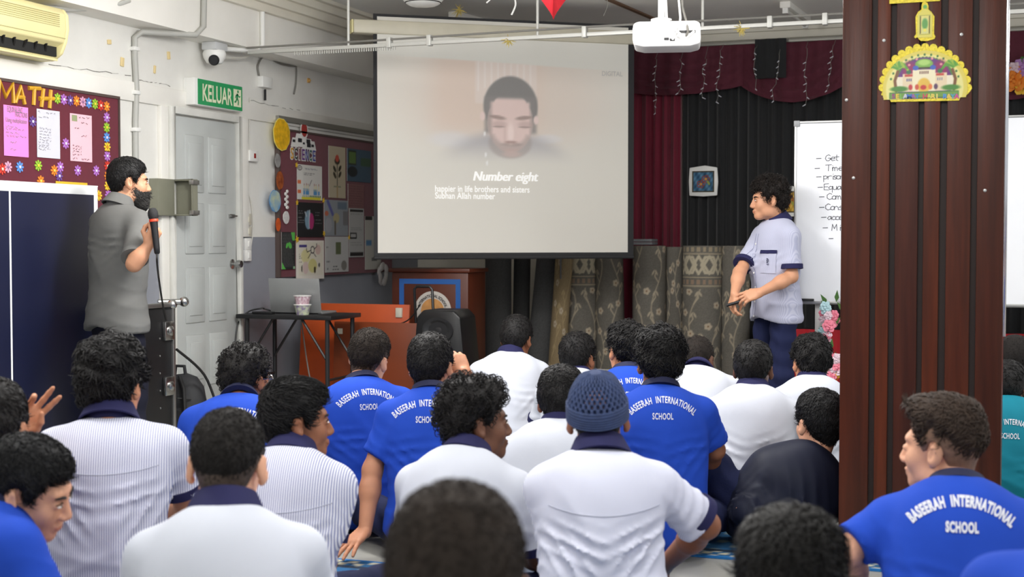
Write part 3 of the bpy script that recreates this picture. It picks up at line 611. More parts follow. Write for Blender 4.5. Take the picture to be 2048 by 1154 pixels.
poster('science_poster', 730, 432, 762, 538, 0.036, 'pale poster half hidden behind the lower screen corner', p_edge)
mb = MB(); c = px_on(765, 548, 0.06); random.seed(8)
for k in range(9):
    a = 2 * math.pi * k / 9; mb.ball(c + (0.01 * (k % 2), 0.07 * math.cos(a), 0.07 * math.sin(a)), (0.012, 0.035, 0.045), 8, 5, rotm(a, 0, 0))
tag(mb.build('paper_bow', mat('paper_bow', (190, 186, 184), 0.7), None, smooth=True), 'crumpled white paper bow at the lower right of the science board', 'bow')
M_STAR = mat('star_yellow', (232, 190, 50), 0.5)
for i, (px, py, r) in enumerate(((594, 405, 6), (647, 401, 6), (648, 467, 6), (594, 479, 8), (698, 475, 5), (593, 330, 6))):
    c = px_on(px, py, 0.043); q = r * np.linalg.norm(c - CAMP) / FPX; rot = 0.3 * i
    poly = [((q if k % 2 == 0 else q * .45) * math.sin(rot + k * math.pi / 5), (q if k % 2 == 0 else q * .45) * math.cos(rot + k * math.pi / 5)) for k in range(10)]
    s = MB().prism(poly, c, UY, VZ, 0.003); s.build('star_sticker', M_STAR, B)
# ---------------------------------------------------------------- projection screen, hung across the corner
SA = np.array(at(748, 500, 10.0)); SB = np.array(at(1267, 500, 10.56))
su = SB - SA; su[2] = 0; SWID = np.linalg.norm(su); su /= SWID; sn = np.cross(su, (0, 0, 1.0)); VZ3 = np.array([0, 0, 1.0])
ZB, ZT = at(748, 506, 10.0)[2], 2.90
PS = thing('projection_screen', tuple((SA + SB) / 2 * (1, 1, 0) + (0, 0, ZB)), 'white pull-down projection screen with black borders showing a seated man and captions', 'projection screen')
M_SCRB = mat('screen_black_border', (44, 44, 46), 0.8); M_CASE = mat('case_cream', (206, 200, 180), 0.45, vary=0.04)
o_ = SA * (1, 1, 0) + (0, 0, ZB - 0.035)
MB().prism([(0, 0), (SWID, 0), (SWID, ZT - ZB + .035), (0, ZT - ZB + .035)], o_ - sn * 0.004, su, VZ3, 0.004).build('border_fabric', M_SCRB, PS)
bw = 0.028; pw = SWID - 2 * bw - 0.02; ph = ZT - ZB - 0.02
O = SA * (1, 1, 0) + su * bw + (0, 0, ZB) + sn * 0.0015
def scr(px, py):
    """place on the screen fabric seen at a pixel, as (u, v) metres from the lower left of the white area"""
    r = ray(px, py); t = np.dot(O - CAMP, sn) / np.dot(r, sn); p = CAMP + t * r - O; return np.dot(p, su), p[2]
def scr_print(u, v):
    # the projected picture: a keystoned video frame with a man looking down, washed out by room light
    base = np.array([206, 204, 196.0]); C = np.tile(base, (len(u), 1))
    un = u / pw; vn = v / ph
    C = lay(C, sm(vn, .93, .99), (196, 193, 184))                                  # unlit strip above the picture
    X = 840 + 420 * (un * 2.0) ; 
    # pixel-like picture coordinates measured on the photograph's screen: x right, y down
    (ua, va), (ub, vb) = scr(752, 85), scr(1262, 505); (uc, vc) = scr(752, 505); (ud, vd) = scr(1262, 100)
    x = 752 + (u - ua) / (ub - ua) * 510.0; y = 505 - (v - vc) / (va - vc) * (505 - 85)
    top = 108 + (x - 752) * 0.035
    pic = sm(y, top - 2, top + 2)
    wall = sm(y, 330, 230)
    C = lay(C, pic * 0.5, (208, 203, 194))
    C = lay(C, pic * wall * m_ell(x, y, 1000, 190, 190, 150, .45) * .32, (206, 178, 164))
    C = lay(C, pic * m_box(x, y, 860, 1075, 60, 260, 30) * .24, (208, 174, 156))
    C = lay(C, pic * m_box(x, y, 943, 1066, 60, 200, 3) * .45, (214, 206, 202))
    for k in range(9): C = lay(C, pic * m_box(x, y, 948 + k * 13, 951 + k * 13, 60, 175 - 6 * (k % 3), 1.2) * .3, (228, 226, 224))
    C = lay(C, m_ell(x, y, 895, 275, 40, 15, .5) * .5, (206, 206, 210)); C = lay(C, m_ell(x, y, 1090, 270, 26, 9, .4) * .5, (206, 206, 210))
    body = m_ell(x, y, 1005, 345, 135, 85, .18) * sm(y, 330, 262)
    C = lay(C, body * .75, (156, 156, 163))
    # hair, face, beard
    C = lay(C, m_ell(x, y, 1014, 205, 54, 62, .05) * sm(y, 262, 225), (128, 126, 124))
    C = lay(C, m_box(x, y, 962, 1066, 185, 260, 5) * .8, (136, 132, 130))
    face = np.maximum(m_ell(x, y, 1013, 238, 45, 62, .05), m_box(x, y, 974, 1052, 196, 240, 4)) * sm(y, 184, 194)
    C = lay(C, face, (212, 190, 184))
    C = lay(C, m_ell(x, y, 958, 226, 5, 9, .3), (214, 194, 188)); C = lay(C, m_ell(x, y, 1065, 232, 5, 9, .3), (214, 194, 188))
    C = lay(C, face * m_box(x, y, 960, 976, 180, 280, 5) * .7, (150, 140, 136)); C = lay(C, face * m_box(x, y, 1053, 1068, 180, 280, 5) * .7, (150, 140, 136))
    beard = np.clip(m_ell(x, y, 1013, 280, 43, 32, .12) - m_ell(x, y, 1013, 258, 33, 26, .2), 0, 1)
    C = lay(C, beard * .6, (158, 148, 144)); C = lay(C, m_ell(x, y, 1016, 283, 20, 4, .4) * .5, (146, 132, 127))
    C = lay(C, m_ell(x, y, 1014, 294, 15, 3.5, .5) * .8, (184, 164, 158)); C = lay(C, m_ell(x, y, 1016, 303, 18, 6, .5) * .6, (196, 172, 166))
    for cx, r in ((988, .15), (1040, -.12)):
        C = lay(C, m_ell(x, y, cx, 228, 16, 4, .4, r) * .7, (136, 120, 114)); C = lay(C, m_ell(x, y, cx + 3, 242, 14, 7, .5) * .5, (176, 154, 150)); C = lay(C, m_ell(x, y, cx + 2, 247, 11, 2, .5) * .6, (130, 116, 112))
    C = lay(C, m_ell(x, y, 1014, 260, 6, 20, .5) * .7, (228, 210, 204)); C = lay(C, m_ell(x, y, 1014, 278, 12, 3, .5) * .7, (156, 132, 126)); C = lay(C, m_box(x, y, 1000, 1004, 245, 276, 3) * .3, (180, 156, 150))
    for (a, b) in ((962, 262), (964, 305), (967, 322)): C = lay(C, m_ell(x, y, a, b, 2, 5, .4) * .7, (228, 228, 228))
    return C
panel('picture_area', O, su, VZ3, pw, ph, 230, 190, scr_print, mat_print('screen_picture', 0.9, emit=0.16), PS)  # projector's light is painted into these colours, with a slight glow added
bar = MB().tube([SA * (1, 1, 0) + (0, 0, ZB - 0.035), SB * (1, 1, 0) + (0, 0, ZB - 0.035)], 0.014, 10); bar.build('bottom_bar', M_SCRB, PS, smooth=True)
ca = np.array(at(706, 52, 9.9)); cl = SWID * 1.13
cs = ca * (1, 1, 0) - sn * 0.03; zc = ca[2]
MB().prism([(0, -.05), (cl, -.05), (cl, .05), (0, .05)], cs + (0, 0, zc) - sn * 0.05, su, VZ3, 0.1).build('roller_case', M_CASE, PS, bevel=0.014)
MB().prism([(-.012, -.048), (0, -.048), (0, .048), (-.012, .048)], cs + (0, 0, zc) - sn * 0.048, su, VZ3, 0.096).build('end_cap', mat('aged_cream_plastic', (232, 222, 166)), PS, bevel=0.004)
M_CAP = mat('caption_white', (246, 246, 244), 0.8, emit=0.25)  # captions glow in place of the projector's light
def cap(txt, pxl, pxr, pyb, size, heavy=False, **k):
    u0, v0 = scr(pxl, pyb); u1, v1 = scr(pxr, pyb + (pxr - pxl) * 0.012)
    d = su * (u1 - u0) + VZ3 * (v1 - v0); L = np.linalg.norm(d); d /= L; w_ = np.cross(sn, d)
    V, F = text2d(txt, size, align='LEFT', **k); V[:, 0] -= V[:, 0].min(); V[:, 0] *= L / V[:, 0].max()
    mb = MB()
    for q in ((-1, 0, 1) if heavy else (0,)): mb.add([O + su * u0 + VZ3 * v0 + sn * (0.002 + .0002 * q) + d * (a + q * .0035) + w_ * b for a, b in V], F)
    mb.build('caption', M_CAP, PS)
cap('Number eight', 947, 1076, 361, 0.098, heavy=True, shear=0.22)
cap('happier in life brothers and sisters', 870, 1059, 383, 0.066, bold=0.0008)
cap('Subhan Allah number', 870, 990, 397, 0.066, bold=0.0008)
V, F = text2d('DIGITAL', 0.05, bold=0.001); u0, v0 = scr(1224, 152)
V[:, 0] *= 0.9; MB().add([O + su * (u0 + a) + VZ3 * (v0 + b) + sn * 0.002 for a, b in V], F).build('caption', mat('faint_white', (196, 194, 190), 0.9), PS)
cable('pull_cord', [SA * (.5, .5, 0) + SB * (.5, .5, 0) + su * .42 + (0, 0, ZB - .04), SA * (.5, .5, 0) + SB * (.5, .5, 0) + su * .42 + (0, 0, ZB - .2)], 0.007, M_WIREB, 'short black pull cord hanging below the screen')

# ---------------------------------------------------------------- suspended rail, projector, ceiling fittings
M_RAILW = mat('rail_white', (196, 196, 190), 0.45, 0.2)
YP = 8.29
R_ = thing('suspended_rail', (-2, YP, 2.55), 'long white metal rail hung from the ceiling by thin rods', 'rail')
pa = on(1, YP, 520, 104); pb = on(1, YP, 1720, 37)
MB().box(BX, pb[0] + 3.2, YP - 0.014, YP + 0.014, pa[2] - 0.012, pa[2] + 0.012).build('rail_bar', M_RAILW, R_, bevel=0.003)
zr = pa[2]
MB().tube([(BX, YP - 0.02, zr + 0.03), (-4.0, YP - 0.02, zr + 0.032), (-2.6, YP - 0.02, zr + 0.045), (-1.0, YP - 0.02, zr + 0.04), (pb[0] + 3.2, YP - 0.02, zr + 0.04)], 0.007, 8).build('cable_run', M_WIREG, R_, smooth=True)
for px in (697, 1075, 1405, 1690):
    p = on(1, YP, px, 95); MB().tube([(p[0], YP, zr), (p[0], YP, CZ - 0.015)], 0.009, 8).lathe([(0.035, CZ - 0.02), (0.035, CZ - 0.0005)], (p[0], YP, 0), n=12).build('hanger_rod', M_RAILW, R_, smooth=True)
for px in (780, 860, 1170, 1540, 1650):
    p = on(1, YP, px, 95); MB().box(p[0] - 0.015, p[0] + 0.015, YP - 0.03, YP + 0.02, zr - 0.02, zr + 0.05).build('clip', M_RAILW, R_, bevel=0.004)
x0 = on(1, YP, 590, 100)[0]; x1 = on(1, YP, 790, 90)[0]
for i in range(44):
    x = x0 + (x1 - x0) * i / 43; MB().box(x - 0.003, x + 0.003, YP - 0.004, YP + 0.004, zr - 0.034, zr - 0.012).build('hook', M_RAILW, R_)
M_STRAW = mat('dry_straw', (196, 176, 96), 0.8)
def tassel(name, c, r, label, seed):
    rnd = random.Random(seed); mb = MB()
    for k in range(26):
        d = np.array([rnd.gauss(0, 1), rnd.gauss(0, .6), rnd.gauss(-.5, .8)]); d /= np.linalg.norm(d); mb.tube([c, c + d * r * rnd.uniform(.5, 1)], [0.004, 0.0015], 5)
    return tag(mb.build(name, M_STRAW, None), label, 'decoration', kind=None)
tassel('tinsel_tuft', on(1, YP, 1016, 76) - (0, 0, 0.01), 0.06, 'yellow tinsel tuft hanging from the rail in front of the screen', 1)
tassel('tinsel_tuft', on(1, YP, 1484, 56), 0.055, 'gold tinsel tuft on the rail above the black curtain', 2)

pc = np.array(at(1334, 64, 7.2))
PJ = thing('projector', tuple(pc - (0, 0, 0.08)), 'white ceiling-mounted projector with looped cables near the wooden pillar', 'projector', rz=math.atan2(su[1], su[0]) * 0.35)
def loc(parent, P): return [np.array(WM[parent.name] @ Vector([float(c) for c in p])) for p in P]
M_PJ = mat('projector_white', (236, 236, 234), 0.35)
mb = MB(); prof = [(-.175, .03), (-.17, .0), (-.12, -.012), (.12, -.012), (.17, 0), (.175, .03), (.172, .105), (.15, .118), (-.15, .118), (-.172, .105)]
mb.prism(prof, (0, 0.13, 0.0), (1, 0, 0), (0, 0, 1), 0.26); mb.build('body', M_PJ, PJ, bevel=0.012, local=True, seg=3)
MB().prism([(-.13, .005), (.155, .005), (.16, .02), (.155, .095), (-.12, .095), (-.13, .08)], (0, -0.1295, 0), (1, 0, 0), (0, 0, 1), 0.003).build('rear_panel', mat('pj_panel', (222, 222, 222), 0.4), PJ, local=True)
for u, v, w_ in ((.0, .025, .012), (.03, .02, .012), (.075, .06, .012), (.1, .06, .012), (.13, .06, .018), (.05, .065, .007)):
    MB().box(u - w_, u + w_, -0.138, -0.131, v - .006, v + .006).build('socket', M_BLACKP, PJ, local=True)
for k in range(6): MB().box(-.176, -.1735, -0.09 + k * .03, -0.075 + k * .03, .03, .09).build('vent', mat('pj_vent', (196, 196, 196), 0.5), PJ, local=True)
MB().lathe([(.04, .118), (.04, .13), (.055, .135), (.055, .15), (.018, .16), (.018, .78)], (-.03, .02, 0), n=16).build('mount_pole', M_PJ, PJ, local=True, smooth=True)
mb = MB()
for sx_, sy_ in ((-.1, -.06), (.1, -.06), (-.1, .08), (.1, .08)): mb.tube([(-.03, .02, .14), (sx_, sy_, .112)], .008)
mb.build('mount_arms', M_ALU, PJ, local=True)
for i, pts in enumerate(([(-.02, -.03, .75), (-.01, -.05, .3), (.0, -.1, .13), (.05, -.17, .06), (.1, -.17, .02), (.14, -.14, .06)], [(.06, -.02, .75), (.06, -.04, .25), (.07, -.08, .14), (.065, -.16, .07), (.03, -.14, .02)], [(.07, -.02, .75), (.08, -.05, .2), (.1, -.1, .12), (.11, -.16, .06), (.1, -.14, .03)])):
    MB().tube(pts, (.007, .006, .006)[i], 8).build('cable', (M_WPLASTIC, M_WPLASTIC, M_WIREG)[i], PJ, local=True, smooth=True)
MB().tube([(.06, -.02, .75), (.062, -.04, .28)], .022, 10).build('cable_sleeve', M_WPLASTIC, PJ, local=True, smooth=True)

def ceil_pt(px, py, z=CZ): return on(2, z, px, py)
def tube_fitting(pa_, pb_, label):
    a = ceil_pt(*pa_); b = ceil_pt(*pb_); d = b - a; L = np.linalg.norm(d); d /= L; ang = math.atan2(d[1], d[0])
    o = thing('tube_light', tuple((a + b) / 2), label, 'ceiling light', rz=ang)
    MB().box(-L / 2, L / 2, -.04, .04, -.05, -.001).build('housing', M_WHITE, o, bevel=.006, local=True)
    MB().tube([(-L / 2 + .03, 0, -.07), (L / 2 - .03, 0, -.07)], .016, 10).build('tube', mat('tube_glass', (222, 222, 216), 0.3), o, local=True, smooth=True)
    for s in (-1, 1): MB().box(s * (L / 2 - .02) - .015, s * (L / 2 - .02) + .015, -.02, .02, -.09, -.04).build('end_holder', M_WPLASTIC, o, local=True)
tube_fitting((905, 22), (1035, 58), 'unlit fluorescent tube fitting on the ceiling just before the screen case')
tube_fitting((1570, 2), (1612, 34), 'unlit fluorescent tube fitting on the ceiling beside the pillar')
c = ceil_pt(918, 19, CZ - .09); tassel('tinsel_tuft', c, 0.07, 'yellow tinsel tuft at the end of the ceiling tube fitting', 3)
a = on(1, 9.6, 1222, -4); b = on(1, 11.0, 1318, 36)
tag(MB().box(-.02, .02, -.9, .9, -.012, 0).build('ceiling_batten', mat('batten_wood', (120, 92, 70), 0.6), None), 'thin brown wooden batten on the ceiling above the projector', 'batten')
bo = bpy.data.objects['ceiling_batten']; a = ceil_pt(1228, 2); b = ceil_pt(1312, 38); bo.location = ((a[0] + b[0]) / 2, (a[1] + b[1]) / 2, CZ - .013); bo.rotation_euler = (0, 0, math.atan2(b[1] - a[1], b[0] - a[0]) - math.pi / 2)
# hanging red foil heart, foil decorations
M_FOIL = mat('red_foil', (196, 40, 50), 0.25, 0.7); M_SILV = mat('silver_foil', (200, 202, 206), 0.25, 0.8, bump=0.3, bscale=12)
hc = np.array(at(1107, -14, 7.6)); mb = MB(); n = 28; ring = []
for k in range(n):
    t = 2 * math.pi * k / n; ring.append(((.0058 * 16 * math.sin(t) ** 3) , .0072 * (13 * math.cos(t) - 5 * math.cos(2 * t) - 2 * math.cos(3 * t) - math.cos(4 * t))))
V = [hc + RT * u * 1.0 + UPV * v * 1.25 for u, v in ring]; cf = hc + UPV * .01 - FW * .05; cbk = hc + UPV * .01 + FW * .05
mid = [hc + UPV * (.03 - .022 * k) - FW * (.05 - .006 * k) for k in range(6)]
V += [cf, cbk]; Fh = []
for k in range(n): Fh += [(k, (k + 1) % n, n), ((k + 1) % n, k, n + 1)]
mb.add(V, Fh)
H_ = thing('foil_heart', tuple(hc), 'red foil heart hanging from the ceiling above the screen', 'decoration')
mb.build('heart', M_FOIL, H_)
MB().tube([hc + (0, 0, .09), (hc[0], hc[1], CZ)], .002, 5).build('hanging_thread', M_WIREW, H_)
fc = np.array(at(846, -6, 9.0))
L_ = thing('ceiling_lantern', tuple(fc), 'white dish-shaped hanging lantern at the top edge above the screen case', 'decoration')
MB().lathe([(.0, -.058), (.09, -.055), (.115, -.04), (.175, .03), (.18, .05), (.17, .055)], fc, n=28).build('dish', mat('lantern_white', (226, 226, 222), 0.35), L_, smooth=True)
MB().lathe([(.116, -.041), (.119, -.041), (.119, -.035), (.116, -.035)], fc, n=28).build('rim', M_WIREB, L_)
MB().tube([fc + (0, 0, .05), (fc[0], fc[1], CZ)], .003, 5).build('hanging_thread', M_WIREW, L_)
rnd = random.Random(4)
a = np.array(at(880, -30, 9.2)); b = np.array(at(1035, -18, 9.2)); mb = MB(); nx_, ny_ = 24, 6; G = []
for j in range(ny_ + 1):
    for i in range(nx_ + 1):
        t = i / nx_; p = a + (b - a) * t + UPV * (-.12 * math.sin(math.pi * (t * .8 + .15)) + .10) + FW * (j / ny_ - .5) * .25 + UPV * rnd.uniform(-.012, .012); G.append(p)
mb.add(G, [(j * (nx_ + 1) + i, j * (nx_ + 1) + i + 1, (j + 1) * (nx_ + 1) + i + 1, (j + 1) * (nx_ + 1) + i) for j in range(ny_) for i in range(nx_)])
tag(mb.build('foil_banner', M_SILV, None, smooth=True), 'silver foil banner sagging from the ceiling above the screen', 'decoration')
for px, py0, py1, r, m, lab in ((1027, -12, 30, .006, M_WPLASTIC, 'short curled white ribbon hanging left of the foil heart'), (1211, -12, 32, .0025, M_WIREG, 'thin grey thread hanging right of the foil heart'), (977, -12, 6, .005, M_WPLASTIC, 'tiny white ribbon end hanging under the foil banner')):
    p0 = np.array(at(px, py0, 8.8)); p1 = np.array(at(px - 4, py1, 8.8)); m_ = (p0 + p1) / 2 + RT * .02
    cable('ribbon', [p0, m_, p1], r, m, lab); bpy.data.objects[[o.name for o in bpy.data.objects if o.name.startswith('ribbon')][-1]]['category'] = 'ribbon'

# ---------------------------------------------------------------- stage curtains and stage
M_RED = mat('crimson_curtain', (122, 18, 48), 0.75, vary=0.08, vscale=6, sheen=0.3); M_BLK = mat('black_curtain', (26, 27, 29), 0.85, vary=0.1, vscale=6, sheen=0.2); M_VAL = mat('maroon_valance', (84, 20, 40), 0.8, vary=0.1, vscale=5, sheen=0.2)
def drape(x0, x1, z0, z1, yc, amp, wl_, seed, ntop=0.6):
    n = int((x1 - x0) / 0.012); k = 10; rnd = np.random.RandomState(seed); ph = rnd.uniform(0, 6, 4); V = []
    for j in range(k + 1):
        t = j / k; z = z0 + (z1 - z0) * t
        for i in range(n + 1):
            x = x0 + (x1 - x0) * i / n; w = wl_ * (1 + .15 * math.sin(1.3 * x + ph[0]))
            s = math.sin(2 * math.pi * x / w + .5 * math.sin(x * 3.1 + ph[1]) + .25 * t * math.sin(5 * x + ph[2])) + .35 * math.sin(2 * math.pi * x / w * 2.3 + ph[3])
            V.append((x, yc + amp * s * (1 - (1 - ntop) * t), z))
    F = [(j * (n + 1) + i, j * (n + 1) + i + 1, (j + 1) * (n + 1) + i + 1, (j + 1) * (n + 1) + i) for j in range(k) for i in range(n)]
    return MB().add(V, F)
YC = YB - 0.12
xr0 = on(1, YC, 1150, 300)[0]; xr1 = on(1, YC, 1366, 300)[0]; xe = 3.4
tag(drape(xr0, xr1, 0.02, 2.84, YC - .01, .035, .115, 1).build('stage_curtain', M_RED, None, smooth=True), 'crimson pleated curtain right behind the projection screen edge', 'curtain')
tag(drape(xr1 + .002, xe, 0.02, 2.84, YC, .035, .13, 2).build('stage_curtain', M_BLK, None, smooth=True), 'black pleated stage curtain behind the whiteboard and student', 'curtain')
def valance(px0, px1, sag, zbase, label, seed, y, m=None):
    x0 = on(1, y, px0, 150)[0]; x1 = on(1, y, px1, 150)[0]; n = 70; k = 16; V = []; ph = seed * 1.7
    for j in range(k + 1):
        t = j / k
        for i in range(n + 1):
            u = i / n; zb = zbase - sag * math.sin(math.pi * u) ** .8; x = x0 + (x1 - x0) * u; z = 2.88 + (zb - 2.88) * t
            arc = t * math.sin(math.pi * u)
            V.append((x, y + .016 * math.sin(26 * (t - .30 * math.sin(math.pi * u)) + ph) * (.3 + arc) - .03 * arc + .01 * math.sin(2 * math.pi * x / .14 + ph), z))
    F = [(j * (n + 1) + i, j * (n + 1) + i + 1, (j + 1) * (n + 1) + i + 1, (j + 1) * (n + 1) + i) for j in range(k) for i in range(n)]
    return tag(MB().add(V, F).build('curtain_swag', m or M_VAL, None, smooth=True), label, 'valance', 'maroon swags above the stage')
YV = YC - .10
valance(1225, 1486, .06, 2.54, 'maroon valance swag above the crimson curtain', 1, YV)
valance(1480, 1700, .16, 2.545, 'deep maroon valance swag left of the pillar', 2, YV)
valance(1694, 1915, .16, 2.545, 'maroon valance swag hidden behind the wooden pillar', 3, YV)
valance(1909, 2130, .2, 2.545, 'maroon valance swag right of the wooden pillar', 4, YV)
xa, xb = on(1, YV - .06, 1511, 100)[0], on(1, YV - .06, 1573, 100)[0]
tag(drape(xa, xb, 2.58, 2.90, YV - .08, .008, .1, 7, 1.0).build('black_cloth', M_BLK, None, smooth=True), 'small black cloth hung over the maroon valance', 'cloth')
xa = on(1, YV, 1270, 100)[0]
tag(MB().box(xa - .5, xe, YV - .02, YV + .02, 2.875, 2.905).build('valance_rail', mat('rail_metal', (150, 148, 140)), bevel=.003), 'grey rail carrying the maroon valance', 'rail')
tag(MB().box(on(1, YB, 1272, 100)[0], on(1, YB, 1300, 100)[0], YB - .08, YB - .005, 2.87, 3.0).build('wall_trunking', M_GREYPIPE, bevel=.004), 'grey trunking box on the back wall beside the screen', 'trunking')
# hanging fairy lights
M_BULB = mat('bulb_clear', (206, 206, 214), 0.2)
for i, (px, py0, py1) in enumerate(((1311, 118, 226), (1362, 118, 186), (1410, 118, 195), (1442, 100, 204), (1512, 96, 178), (1558, 110, 202), (1612, 96, 209), (1668, 90, 181))):
    y = YV - .14; p0 = on(1, y, px, py0); p1 = on(1, y, px - 3 * (i % 3) - (8 if i in (3, 5, 7) else 0), py1); rnd = random.Random(i)
    lab = ['nearest the screen', 'second from the screen', 'third from the screen', 'fourth from the screen', 'at the black cloth left edge', 'at the black cloth right edge', 'second from the pillar', 'nearest the pillar'][i]
    o = thing('fairy_lights', tuple(p0), 'thin fairy light string on the valance, ' + lab, 'string lights', group='fairy light strings on the valance')
    pts = [p0 + (p1 - p0) * t + (rnd.uniform(-.015, .015), 0, 0) for t in np.linspace(0, 1, 9)]
    MB().tube(pts, .0022, 5).build('wire', M_WIREG, o)
    MB().tube([p0, (p0[0], YV, 2.89)], .002, 5).build('wire', M_WIREG, o)
    for k in range(1, 9):
        if rnd.random() < .75 or k == 8:
            d = np.array([rnd.choice((-1, 1)) * rnd.uniform(.4, 1), -.2, -.5]); MB().tube([pts[k], pts[k] + d * .028], [.005, .003], 6).build('bulb', M_BULB, o, smooth=True)
# framed embroideries on the curtain
def frame_pic(pxa, pya, pxb, pyb, bg, label, seed):
    y = YC - .075; a = on(1, y, pxa, pya); b = on(1, y, pxb, pyb); w = b[0] - a[0]; h = a[2] - b[2]
    o = thing('framed_embroidery', ((a[0] + b[0]) / 2, y, b[2]), label, 'picture', group='framed embroideries on the black curtain')
    poly = [(0, 0), (.5 * w, -.008), (w, .0), (w * 1.0 + .008, .5 * h), (w, h), (.55 * w, h + .018), (0, h), (-.006, .5 * h)]
    MB().prism(poly, (a[0], y, b[2]), (1, 0, 0), (0, 0, 1), .022).build('frame', M_WPLASTIC, o, bevel=.006)
    def F(u, v):
        u, v = u / (.8 * w), v / (.76 * h); C = np.tile(np.array(bg, float), (len(u), 1)); r = np.random.RandomState(seed)
        C += 22 * np.sin(u * 17 + v * 9)[:, None] + 14 * np.sin(u * 31 - v * 23)[:, None]
        C = lay(C, 1 - m_box(u, v, .06, .94, .06, .94, .02), (70, 60, 40))
        for (cx, cy) in ((.62, .62), (.4, .38)):
            for q in range(5): C = lay(C, m_ell(u, v, cx + .11 * math.cos(q * 1.26), cy + .11 * math.sin(q * 1.26), .085, .085, .3) - m_ell(u, v, cx + .11 * math.cos(q * 1.26), cy + .11 * math.sin(q * 1.26), .05, .05, .3), (150, 50, 36))
            C = lay(C, m_ell(u, v, cx, cy, .06, .06, .3), (196, 150, 70))
        C = lay(C, m_ell(u, v, .74, .44, .05, .12, .3, .5), (150, 160, 70)); return C
    panel('picture', (a[0] + .1 * w, y - .0235, b[2] + .12 * h), (1, 0, 0), (0, 0, 1), .8 * w, .76 * h, 40, 40, F, mat_print('embroidery_print', .8), o)
frame_pic(1380, 336, 1435, 391, (56, 100, 130), 'small white framed blue embroidery alone on the black curtain', 1)
frame_pic(1554, 376, 1600, 432, (190, 150, 50), 'white framed yellow embroidery partly hidden behind the student head', 2)
# stage block with a red skirt
xs = on(1, 11.0, 1597, 700)[0] - .35
ST_ = thing('stage', (1.0, 11.2, 0), 'low stage with a bright red skirt behind the whiteboard', 'stage')
MB().box(xs, xe, 10.98, YC - .07, 0, .54).build('platform', mat('stage_black', (26, 26, 28), .7), ST_)
drape(xs, xe, 0.01, .56, 10.955, .008, .16, 5, 1.0).build('skirt', mat('bright_red_cloth', (190, 24, 40), .7, vary=.06), ST_, smooth=True)

